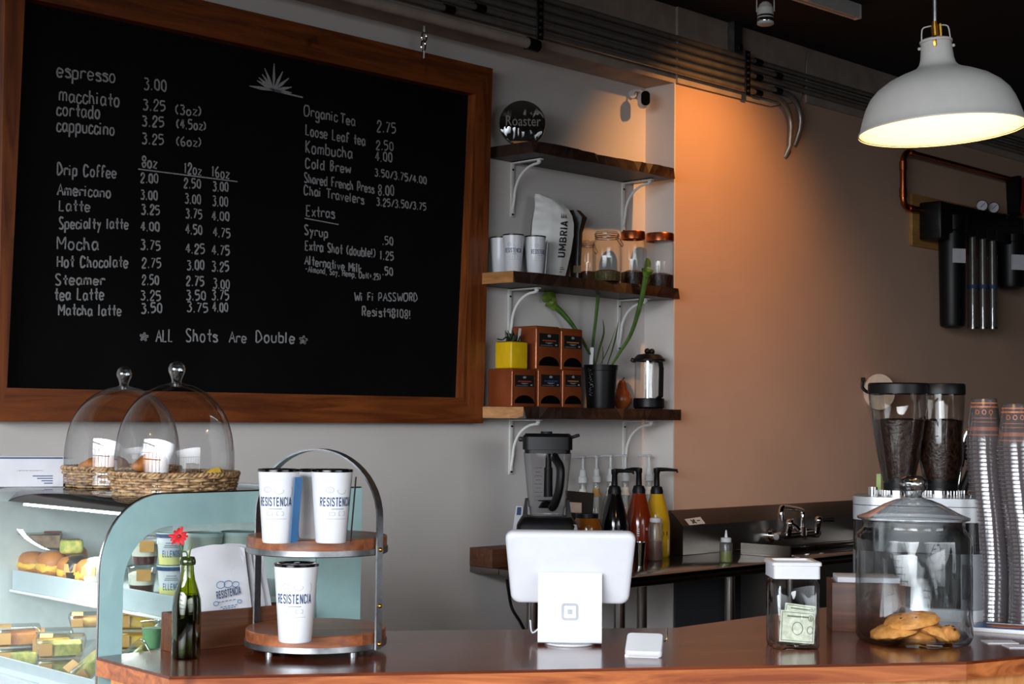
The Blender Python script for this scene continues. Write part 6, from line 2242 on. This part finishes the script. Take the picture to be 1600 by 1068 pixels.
x2 = 1.80
food_box(28, x2, ZDK, 'lower clear salad box at the far end of the case deck', m='salad')
food_box(28, x2, ZDK + .048, 'upper clear salad box at the far end of the case deck', m='pastry')
food_box(95, x2 - .005, ZDK, 'lower salad box with a kraft band in the middle of the deck', m='salad', w=.115)
food_box(95, x2 - .005, ZDK + .048, 'middle salad box with a kraft band, second of its stack', m='salad', w=.115)
food_box(80, x2 + .075, ZDK + .02, 'flat round-lidded yellow box behind the front salad stacks', m='egg', h=.06)
food_box(148, x2 - .012, ZDK + .031, 'salad box tipped on its edge against the teal frame', tilt=radians(-38), rot=.2, m='salad', w=.11)
food_box(140, x2 + .11, ZDK + .10, 'small kraft banded box high up behind the tipped salad box', m='kraft', h=.03)
food_box(215, x2 + .03, ZDK + .045, 'salad box tipped up behind the lower end window', tilt=radians(-42), m='salad', deckpy=1000)
food_box(214, 2.0, ZDK, 'salad box at the bottom right of the lower deck', m='salad', deckpy=990)
food_box(214, 2.0, ZDK + .048, 'second salad box from the bottom, behind the end window', m='egg', deckpy=990)
food_box(214, 2.0, ZDK + .096, 'yellow topped salad box high behind the end window', m='egg', deckpy=990)


def green_cup(px, z, lab):
    b = case_pt(px, 990, 1.94, z)
    t = thing('dressing_cup', lab, 'cup', b, face(b), 'green cups')
    MB().lathe([(0, .001), (.020, 0), (.026, .058), (.027, .060)], n=24).build('clear_cup', M['g_box'], t)
    MB().lathe([(0, .002), (.0195, .002), (.0245, .048), (0, .048)], n=20).build('green_filling', mat('mint_green', (116, 176, 122), .4), t)
    MB().lathe([(.0275, .059), (.028, .064), (0, .066)], n=24).build('lid', M['g_box'], t)


green_cup(240, ZDK, 'lower green cup beside the wooden box corner')
green_cup(238, ZDK + .068, 'upper green cup beside the wooden box corner')

# ------------------------------------------------------------------ sign card on the case
q0, q1 = P(-25, 768, z=zt_ - .005), P(90, 767, z=zt_ - .005)
cd0 = Vector((1.565, -.80, zt_ - .01))
pcard = P(40, 766, y=-.60)
rz = face(pcard)
k = K(pcard)
t = thing('sign_card', 'low white printed card standing on the case left of the baskets', 'card', (P(30, 766, y=-.60).x, -.60, zt_ - .011), rz)
wc, hc_ = 130 * k, 46 * k
MB().prism([(-.03, 0), (.03, 0), (.004, hc_), (-.004, hc_)], 'x', -wc / 2, wc / 2).build('folded_card', M['paper'], t, 0)
mb = MB()
sl_ = lambda z: -.0305 + .026 * z / hc_
for z_, x0, x1, hh in ((.93, -wc / 2 + .004, wc / 2 - .002, .05), (.34, .15 * wc, wc * .38, .03), (.26, .20 * wc, wc * .38, .03), (.18, .25 * wc, wc * .38, .03), (.10, .28 * wc, wc * .38, .03)):
    mb.poly([(x0, sl_(z_ * hc_) - .0005, z_ * hc_), (x1, sl_(z_ * hc_) - .0005, z_ * hc_), (x1, sl_((z_ + hh) * hc_) - .0005, (z_ + hh) * hc_), (x0, sl_((z_ + hh) * hc_) - .0005, (z_ + hh) * hc_)])
mb.build('printed_lines', M['ink'], t, 0)
mb = MB()
text_flat(mb, 'ALMOND CROISSANT', (-.03 * wc, sl_(.55 * hc_) - .0008, .52 * hc_), (.30 * wc, 0, 0), (0, .004, .085 * hc_), .01)
mb.build('printed_title', M['ink_black'], t, 0)

# ------------------------------------------------------------------ wicker baskets, cloches and croissants
zg = zt_ - .0115


def wicker(px, py, r_, h, lab):
    b = foot(px, py, zg, r_ * .93)
    t = thing('wicker_basket', lab, 'basket', (b.x, b.y, zg), 0, 'wicker baskets')
    n = 26
    MB().lathe([(0, .004), (r_ * .93, .004), (r_ * .93, .008), (0, .008)], n=40).build('basket_base', M['wicker'], t)
    mb = MB()
    for i in range(n):
        a = 2 * pi * i / n
        mb.tube([(r_ * .93 * cos(a), r_ * .93 * sin(a), .002), (r_ * cos(a), r_ * sin(a), h)], .003, 6)
    mb.build('stakes', M['wicker'], t)
    rows = 7
    for j in range(rows):
        z = .004 + (h - .010) * j / (rows - 1)
        rr_ = r_ * (.93 + .07 * z / h)
        pts = []
        m_ = n * 4
        rs = random.Random(j + int(px))
        for i in range(m_):
            a = 2 * pi * i / m_
            ph = cos(n * a / 2 + pi * (j % 2)) 
            pts.append(((rr_ + .006 * ph) * cos(a), (rr_ + .006 * ph) * sin(a), z + rs.uniform(-.0012, .0012)))
        MB().tube(pts, .0041, 6, closed=True).build('woven_strand', M['wicker'], t)
    mb = MB()
    for ph in (0, pi):
        mb.tube([((r_ + .003 + .003 * cos(40 * a + ph)) * cos(a), (r_ + .003 + .003 * cos(40 * a + ph)) * sin(a), h + .003 * sin(40 * a + ph)) for a in [2 * pi * i / 240 for i in range(240)]], .0036, 6, closed=True)
    mb.build('braided_rim', M['wicker'], t)
    return b, t


def cloche(b, r_, k, ytop, ybot, lab):
    zb_ = zg + .0085
    t = thing('glass_cloche', lab, 'cloche', (b.x, b.y, zb_), face(b), 'glass cloches')
    H = ytop
    prof = [(r_, 0), (r_ * 1.0, H * .28), (r_ * .985, H * .40), (r_ * .94, H * .54), (r_ * .86, H * .67), (r_ * .73, H * .79), (r_ * .55, H * .89), (r_ * .33, H * .96), (r_ * .13, H * .99), (r_ * .10, H * 1.0)]
    pp = catmull([Vector((a, c_, 0)) for a, c_ in prof], 4)
    MB().lathe([(p.x, p.y) for p in pp], n=72).build('dome', M['g_dome'], t, 80)
    MB().tube([(r_ * cos(a), r_ * sin(a), .002) for a in [2 * pi * i / 64 for i in range(64)]], .0025, 6, closed=True).build('rim_bead', M['g_clear'], t)
    kr = .0205
    MB().lathe([(kr * .55, H - .002), (kr * .60, H + .006), (kr * .72, H + .014), (kr * .98, H + .026), (kr, H + .034), (kr * .86, H + .044), (kr * .5, H + .050), (0, H + .052)], n=36).build('knob', M['g_knob'], t, 80)
    return t


bn, _t = wicker(272, 775.5, .149, .050, 'wicker tray basket nearest the teal frame, under the front cloche')
kN = K(bn)
cloche(bn, 92 * kN, kN, P(275, 597, d=depth(bn)).z - zg - .0085, 0, 'front glass cloche with round knob, on the near basket')
bf, _t = wicker(190, 763, .149, .050, 'wicker tray basket farther back, left of the front one')
kF = K(bf)
cloche(bf, 88 * kF, kF, P(185, 602, d=depth(bf)).z - zg - .0085, 0, 'rear glass cloche, farther left behind the front one')


def croissant(loc, rz, s, lab):
    t = thing('croissant', lab, 'croissant', loc, rz, 'croissants under the cloches')
    n = 30
    pts, rd_ = [], []
    for i in range(n + 1):
        u = i / n * 2 - 1
        a = u * 1.15
        pts.append((sin(a) * .062 * s, (cos(a) - .7) * -.055 * s, .022 * s * (1 - .25 * u * u)))
        seg = abs(((i / n * 7) % 1) - .5) * 2
        rd_.append(max(.004, .027 * s * (1 - abs(u) ** 2.2 * .82) * (1.0 - .13 * seg ** 3)))
    MB().tube(pts, rd_, 14, flat=.88).build('pastry_body', M['pastry'], t, 60)


zb_ = zg + .010
def cr(b, dx, dy, rz, s, lab, z=0):
    q = Matrix.Rotation(face(b), 3, 'Z') @ Vector((dx, dy, 0))
    croissant(Vector((b.x + q.x, b.y + q.y, zb_ + z)), face(b) + rz, s, lab)


cr(bf, -.045, -.030, .5, 1.15, 'croissant at the left under the rear cloche', .022)
cr(bf, .035, -.015, 2.2, 1.0, 'croissant in the middle of the rear cloche', .0)
cr(bf, -.01, .05, .1, 1.0, 'croissant at the back of the rear cloche')
cr(bn, -.070, -.005, 1.45, 1.25, 'croissant standing high at the left under the front cloche', .036)
cr(bn, -.01, .03, .3, 1.0, 'croissant at the back under the front cloche', .0)
cr(bn, .055, -.03, -.4, .95, 'low croissant at the right under the front cloche')
b = bn
q = Matrix.Rotation(face(b), 3, 'Z') @ Vector((.098, -.015, 0))
t = thing('pastry', 'yellow flaky pastry piece at the right edge under the front cloche', 'pastry', Vector((b.x + q.x, b.y + q.y, zb_)), 0)
MB().lathe([(0, 0), (.022, .002), (.026, .02), (.020, .042), (.008, .052), (0, .053)], n=9).jitter(.003, 2).build('pastry_body', M['egg'], t, 30)

# ------------------------------------------------------------------ twin coffee grinder
b = foot(1437, 970, ZK, .15)
k = K(b)
t = thing('coffee_grinder', 'twin hopper coffee grinder with silver and black body behind the jar', 'grinder', b, face(b))
zz = lambda py: P(1437, py, d=depth(b)).z - ZK
W = 100 * k
D = .26
def ov(w, d, r):
    return rrect(w, d, r, 6)
def block(z0, z1, m, nm, w=2 * W, d=D, r=.07):
    return MB().prism(ov(w, d, r), 'z', z0, z1).build(nm, m, t, 40)
silver = mat('silver_plastic', (176, 178, 182), .35, .35, var=.04)
block(0, .03, silver, 'base_foot', 2 * W * 1.01)
block(.0305, zz(858), mat('grey_plastic', (128, 130, 134), .4, .3, var=.04), 'lower_body')
MB().box((-W * .10, -D / 2 - .0015, (.034 + zz(858)) / 2), (W * 1.40, .004, zz(858) - .034), bev=.0015).build('dark_front_panel', M['black_matte'], t)
block(zz(857.5), zz(811), M['black_gloss'], 'black_band', 2 * W * .99)
block(zz(810.5), zz(788), silver, 'upper_rim')
block(zz(787), zz(775), silver, 'top_plate', 2 * W * 1.0)
mb = MB()
for i in range(46):
    z = .06 + (zz(864) - .075) * i / 46
    mb.box((W * .68, -D / 2 - .001, z), (.022, .004, .0022))
mb.build('vent_slots', M['gun'], t, 0)
for sx, px, w0, hw, hb_, dy in ((-1, 1406, 49, 21, 23, -.005), (1, 1470, 38, 27, 27, .045)):
    hx = (px - 1437) * k
    zt0, zt1 = zz(763), zz(598)
    y0 = dy
    rt = 46 * k
    rb = 22 * k
    if sx > 0:
        rt, rb = 38 * k, 24 * k
    H = zt1 - zt0
    hp = MB().lathe([(rb, zt0), (rb * 1.10, zt0 + H * .06), (rb * 1.45, zt0 + H * .28), (rb + (rt - rb) * .72, zt0 + H * .52), (rb + (rt - rb) * .92, zt0 + H * .76), (rt, zt0 + H * .90)], c=(hx, y0, 0), n=40).build('hopper', glass('hopper_glass', (.86, .84, .82), (.35, .33, .32), .07, 2.6), t, 80)
    MB().lathe([(0, zt0 + .002), (rb * .92, zt0 + .002), (rb * 1.05, zt0 + H * .06), (rb * 1.38, zt0 + H * .28), ((rb + (rt - rb) * .72) * .95, zt0 + H * .52), ((rb + (rt - rb) * .84) * .95, zt0 + H * .645), (rt * .4, zt0 + H * .665), (0, zt0 + H * .66)], c=(hx, y0, 0), n=36).jitter(.0012, 3).build('beans', M['beans'], hp, 80)
    MB().lathe([(rt * .98, zt0 + H * .895), (rt * 1.02, zt0 + H * .90), (rt * 1.02, zt0 + H * .985), (rt * .98, zt0 + H), (0, zt0 + H)], c=(hx, y0, 0), n=40).build('hopper_lid', M['black'], hp)
    MB().lathe([(rb * 1.04, zz(768)), (rb * 1.06, zz(766)), (rb * 1.1, zz(747)), (rb * 1.0, zz(745))], c=(hx, y0, 0), n=36).build('hopper_collar', M['black'], hp)
    mb = MB()
    mb.lathe([(rb * 1.45, zz(775)), (rb * 1.45, zz(766)), (rb * 1.0, zz(765)), (0, zz(765))], c=(hx, y0, 0), n=48)
    for i in range(40):
        a = 2 * pi * i / 40
        mb.box((hx + rb * 1.46 * cos(a), y0 + rb * 1.46 * sin(a), zz(770.5)), (.004, .004, zz(766) - zz(775)), Matrix.Rotation(a, 3, 'Z'))
    mb.build('adjusting_ring', M['chrome'], t, 30)
MB().cyl((-70 * k, -.05, zz(775)), (-70 * k, -.05, zz(761)), .013, n=16).build('knob', M['chrome'], t)
MB().box((-62 * k, .03, zz(756)), (.012, .012, .05)).build('tag', M['green_lt'], t)
for dx in (-60, 10, 60):
    pass

# white cloth holder / round disc on the wall behind the grinder
p = P(1373, 612, y=YB - .05)
k = K(p)
t = thing('paper_roll', 'round white disc in a black bracket on the tan wall behind the grinder', 'roll', p, face(p) + radians(10))
mb = MB()
mb.M = Matrix.Translation((0, 0, 0)) @ Matrix.Rotation(radians(90), 4, 'X')
mb.lathe([(0, -.02), (24 * k, -.02), (24.5 * k, -.018), (24.5 * k, .018), (24 * k, .02), (0, .02)], n=40, sy=1.15)
mb.build('white_disc', mat('cream_paper', (206, 190, 168), .7), t)
MB().tube(catmull([(-26 * k, -.03, 18 * k), (-27 * k, -.03, 8 * k), (-20 * k, -.03, 0), (-6 * k, -.03, -3 * k), (6 * k, -.03, -2 * k)], 4), .008, 8).box((-26 * k, .0, 19 * k), (.02, .09, .02)).build('bracket', M['black'], t)

# ------------------------------------------------------------------ espresso machine wand region behind the cups
p = P(1530, 800, z=ZK) if False else foot(1530, 962, ZK, .34)
k = K(p)
t = thing('espresso_machine', 'dark espresso machine with chrome steam wands behind the cup stacks', 'espresso machine', p, face(p))
zz2 = lambda py: P(1530, py, d=depth(p)).z - ZK
MB().box((.16, .06, zz2(800) / 2), (.26, .24, zz2(800)), bev=.02, seg=3).build('machine_body', M['gun'], t)
MB().box((.16, .05, zz2(800) + .05), (.30, .26, .096), bev=.02, seg=3).build('machine_head', M['black'], t)
q2 = lambda px, py, dy=-.08: Vector(((px - 1530) * k, dy, zz2(py)))
MB().tube(catmull([q2(1522, 668), q2(1514, 674), q2(1508, 690), q2(1505, 720), q2(1500, 760), q2(1497, 790)], 4), .006, 10).build('steam_wand', M['chrome'], t)
MB().tube([q2(1507, 690), q2(1503, 728)], [.013, .011], 12).build('wand_grip', M['black'], t)
MB().tube([q2(1522, 722), q2(1514, 745), q2(1504, 772)], [.010, .012, .013], 10).build('portafilter_handle', M['black'], t)
MB().tube([q2(1522, 700), q2(1519, 735)], [.005, .005], 8).build('second_wand', M['chrome'], t)
MB().tube([q2(1497, 712, -.06), q2(1530, 706, -.04)], .016, 12).tube([q2(1505, 700, -.03), q2(1530, 690, 0)], .02, 12).build('group_head', M['black'], t)

# ------------------------------------------------------------------ two leaning columns of nested clear cups
cupm = MB()
ch = .115
cupm.lathe([(0, ch), (.031, ch), (.033, ch - .003), (.0475, .004), (.0495, .0035), (.0500, .0015), (.0485, 0), (.0470, .003), (.0325, ch - .006)], n=32)
cup_proto = cupm.build('plastic_cup', M['g_cup'], None, 60)
tag(cup_proto, 'clear plastic cup nested in the left column of cups', 'cup', 'cups nested in the left column')
cup_proto.data.name = 'plastic_cup'


def column(px_b, px_t, py_b, py_t, n, group, lab, labtop, first):
    b0 = foot(px_b, py_b, ZK, .05)
    top = P(px_t, py_t, d=depth(b0))
    dz = (top.z - ZK - ch) / (n - 1)
    out = []
    rs = random.Random(px_b)
    for i in range(n):
        o = first if (first is not None and i == 0) else cup_proto.copy()
        if o is not first:
            COL.objects.link(o)
        f_ = i / (n - 1)
        sway = .006 * sin(f_ * 5.0)
        dirx = Vector((cos(face(b0)), sin(face(b0)), 0))
        o.location = b0 + (Vector((top.x - b0.x, top.y - b0.y, 0)) * f_ ** 1.2) + dirx * (sway + rs.uniform(-.0008, .0008)) + Vector((0, 0, dz * i))
        o.rotation_euler = (0, 0, face(b0))
        o['label'] = lab
        o['group'] = group
        out.append(o)
    o = out[-1]
    o['label'] = labtop
    if first is not None or True:
        mb = MB()
        rad = lambda z: .0325 + (.047 - .0325) * (1 - z / ch)
        for z0 in (.052, .062):
            line_wrap(mb, [(-.035 + .07 * i / 8, z0) for i in range(9)], .0025, rad)
        for cx in (-.018, .0, .018):
            line_wrap(mb, [(cx + .005 * cos(a), .078 + .006 * sin(a)) for a in [2 * pi * i / 8 for i in range(9)]], .002, rad)
        mb.build('printed_pattern', M['skin_print'], o, 0)
        mb = MB()
        for z0, w_ in ((.034, .010), (.018, .004), (.092, .004), (.102, .003)):
            line_wrap(mb, [(-.055 + .11 * i / 14, z0) for i in range(15)], w_, rad)
        mb.build('print_and_rim_glint', M['skin_print'], o, 0)  # orange bands, partly print, partly standing in for warm rim reflections
    return out


column(1551, 1541, 972, 622, 44, 'cups nested in the left column', 'clear plastic cup nested in the left column of cups', 'printed clear cup on top of the left column of cups', cup_proto)
column(1604, 1590, 978, 630, 44, 'cups nested in the right column', 'clear plastic cup nested in the right column of cups, at the frame edge', 'printed clear cup on top of the right column of cups', None)

# ------------------------------------------------------------------ magazine and cards
p = P(1575, 985, z=ZK)
rz = face(p) + radians(-9)
t = thing('magazine', 'glossy blue magazine with an orange picture at the right counter end', 'magazine', (p.x, p.y, ZK), rz)
MB().box((.02, 0, .005), (.20, .105, .010), bev=.001).build('pages', M['white_soft'], t)
cv = MB().box((.02, 0, .0108), (.202, .107, .0014)).build('cover', M['magazine'], t, 0)
MB().prism([(-.05, -.02), (-.02, -.03), (.03, -.022), (.05, .005), (.02, .02), (-.03, .018)], 'z', .0116, .0122).build('cover_picture', M['skin_print'], cv, 0)
MB().box((.02, .042, .0118), (.16, .006, .0006)).build('cover_title', M['white_soft'], cv, 0)
for (px, py, lab) in ((1562, 1003, 'pale card lying flat in front of the magazine'), (1596, 1010, 'second pale card at the right frame edge, in front of the magazine')):
    p = P(px, py, z=ZK)
    t = thing('card', lab, 'card', (p.x, p.y, ZK), face(p) + radians(20))
    MB().box((0, 0, .0012), (.075, .05, .002)).build('card_paper', M['paper'], t, 0)
    mb = MB()
    for i in range(4):
        mb.box((.005, -.014 + .009 * i, .0025), (.045, .0035, .0004))
    mb.build('card_print', M['ink_grey'], t, 0)

# ------------------------------------------------------------------ water filter unit, copper pipe
YW = YB
def wp(px, py, dy=-.03):
    return P(px, py, y=YW + dy)
k = K(wp(1480, 400))
p = wp(1426, 342, -.012)
zt_, zb_ = wp(1426, 302, -.024).z, wp(1426, 383, -.024).z
x0 = wp(1426, 340, -.024).x
t = thing('filter_board', 'pale wooden mounting board on the wall behind the water filters', 'board', (x0, YW - .012, (zt_ + zb_) / 2))
MB().box((.66, 0, 0), (1.32, .022, zt_ - zb_), bev=.003).build('board', M['boardwood'], t)
yf_ = YW - .125
t = thing('water_filter', 'black water filter manifold with tall and short housings and clear tubes', 'water filter', (x0, yf_, (zt_ + zb_) / 2))
o_ = Vector(t.location)
fp = lambda px, py: P(px, py, y=yf_) - o_
def housing(pxl, pxr, pyt, pyb, nm, capm=True):
    a, b_ = fp((pxl + pxr) / 2, pyt), fp((pxl + pxr) / 2, pyb)
    r_ = (fp(pxr, pyt) - fp(pxl, pyt)).length * .5 * .60
    h_ = a.z - b_.z
    hs = MB().lathe([(0, 0), (r_ * .5, .002), (r_ * .86, .012), (r_ * .92, .03), (r_, h_ * .86), (r_ * 1.08, h_ * .87), (r_ * 1.08, h_), (0, h_)], c=(a.x, 0, b_.z), n=28).build(nm, M['black'], t)
    return hs, a, b_, r_, h_
hs, a, b_, r_, h_ = housing(1470, 1505, 338, 513, 'tall_housing')
MB().prism([(-r_ * .5, h_ * .70), (r_ * .5, h_ * .70), (r_ * .5, h_ * .575), (-r_ * .5, h_ * .575)], 'y', -r_ * .96 - .002, -r_ * .6).build('paper_label', M['paper'], hs, 0, loc=(a.x, 0, b_.z), rotz=face(o_ + a) + radians(32))
hs, a2, b2, r2, h2 = housing(1562, 1597, 368, 452, 'short_housing')
MB().prism([(-r2 * .5, h2 * .62), (r2 * .5, h2 * .62), (r2 * .5, h2 * .34), (-r2 * .5, h2 * .34)], 'y', -r2 * .96 - .002, -r2 * .6).build('paper_label', M['paper'], hs, 0, loc=(a2.x, 0, b2.z), rotz=face(o_ + a2) + radians(32))
m0, m1 = fp(1458, 352), fp(1590, 372)
zc = fp(1520, 350).z
MB().box(((m0.x + m1.x) / 2, .02, zc), (m1.x - m0.x, .12, .16), bev=.01).box((fp(1464, 352).x, .02, zc - .02), (.075, .13, .20), bev=.01).build('manifold', M['black'], t)
for i, px in enumerate((1514, 1530, 1545)):
    u_, v_ = fp(px, 366), fp(px + .5, 513)
    r3 = .0265
    hs = MB().cyl((u_.x, -.02, u_.z + .02), (u_.x, -.02, v_.z), r3, n=24, cap=False).build('clear_tube', M['g_clear'], t)
    MB().cyl((u_.x, -.02, u_.z), (u_.x, -.02, v_.z + .004), r3 * .72, n=20).build('filter_core', mat('filter_core_grey', (120, 116, 112), .3, .5, scale=20), hs)
    MB().cyl((u_.x, -.02, v_.z + (u_.z - v_.z) * .42), (u_.x, -.02, v_.z + (u_.z - v_.z) * .46), r3 * 1.04, n=24).build('blue_band', M['ink'], hs)
    MB().lathe([(r3 * 1.05, 0), (r3 * 1.05, .012), (0, .013)], c=(u_.x, -.02, v_.z - .004), n=24, cap0=True).build('tube_cap', M['steel'], hs)
for px, py in ((1529, 322), (1547, 325)):
    u_ = fp(px, py)
    g = MB()
    g.M = Matrix.Translation((u_.x, -.02, u_.z)) @ Matrix.Rotation(radians(-55), 4, 'Z') @ Matrix.Rotation(radians(90), 4, 'X')
    g.lathe([(0, -.012), (.030, -.012), (.032, -.008), (.032, .010), (.028, .012)], n=28)
    gg = g.build('pressure_gauge', M['steel'], t)
    d_ = MB()
    d_.M = Matrix.Translation((u_.x, -.02, u_.z)) @ Matrix.Rotation(radians(-55), 4, 'Z')
    d_.prism(rrect(.055, .055, .0274, 8), 'y', -.0118, -.0105)
    d_.build('dial', M['paper'], gg, 0)
    d2 = MB()
    d2.M = Matrix.Translation((u_.x, -.02, u_.z)) @ Matrix.Rotation(radians(-55), 4, 'Z')
    d2.box((.004, -.0124, .003), (.003, .0006, .034), Matrix.Rotation(.8, 3, 'Y'))
    d2.build('needle', M['ink_black'], gg, 0)
    MB().cyl((u_.x, -.02, u_.z - .03), (u_.x, -.02, zc + .07), .009, n=12).build('gauge_stem', M['brass'], gg)
u_ = fp(1563, 340)
MB().sph((u_.x, -.02, u_.z), .022, 14, 10).cyl((u_.x, -.02, u_.z), (u_.x, -.02, zc + .02), .014, n=12).build('brass_valve', M['brass'], t)

yc = YB - .045
cp = [P(1700, 302, y=yc), P(1590, 277, y=yc), P(1418, 236, y=yc)]
zr = cp[0]
x_c = P(1411, 280, y=yc).x
zlow = P(1411, 323, y=yc).z
zh = P(1411, 236, y=yc).z
xe = P(1600, 280, y=yc).x + .6
pts = [(xe, yc, zh - .012), (x_c + .06, yc, zh)] + [(x_c + .06 - .06 * sin(a), yc, zh - .06 + .06 * cos(a)) for a in [pi / 2 * i / 6 for i in range(1, 7)]] + [(x_c, yc, zlow + .06)] + [(x_c + .05 - .05 * cos(a), yc, zlow + .05 - .05 * sin(a)) for a in [pi / 2 * i / 6 for i in range(1, 7)]] + [(P(1447, 322, y=yc).x, yc - .02, zlow)]
t = thing('copper_pipe', 'copper water pipe dropping to the filter board below the lamp', 'pipe', pts[8])
bs = Vector(pts[8])
MB().tube([Vector(q) - bs for q in pts], .0165, 12).build('pipe', M['copper'], t)
for a_, b2_ in (((x_c, yc, zh - .10), (x_c, yc, zh - .055)), ((x_c + .055, yc, zh), (x_c + .10, yc, zh)), ((x_c, yc, zlow + .10), (x_c, yc, zlow + .05)), ((x_c + .05, yc, zlow), (x_c + .09, yc, zlow))):
    MB().cyl(Vector(a_) - bs, Vector(b2_) - bs, .020, n=14).build('elbow_sleeve', M['copper'], t)
MB().cyl(Vector(pts[-1]) - bs, Vector(pts[-1]) - bs + Vector((.06, -.01, 0)), .024, n=12).build('brass_fitting', M['brass'], t)
# dark red pennant-shaped object at the right edge
p = P(1600, 300, y=YB - .10)
k = K(p)
t = thing('wall_bracket', 'dark red tapered wall bracket at the right frame edge below the copper pipe', 'bracket', p, radians(-20))
MB().prism([(-17 * k, 24 * k), (-10 * k, 24 * k), (-9 * k, -38 * k), (-14 * k, -38 * k)], 'y', -.02, .08).build('dark_plate', M['black'], t, 0)
MB().prism([(-4 * k, 22 * k), (10 * k, 26 * k), (2 * k, -10 * k), (-10 * k, -38 * k), (-13 * k, -30 * k)], 'y', -.03, .02).build('red_arm', M['red_dark'], t, 0)
mb = MB()
for x, z in ((2, 20), (-3, 2), (2, -6)):
    mb.cyl((x * k, -.034, z * k), (x * k, -.028, z * k), .008, n=10)
mb.build('screw', M['chrome'], t)
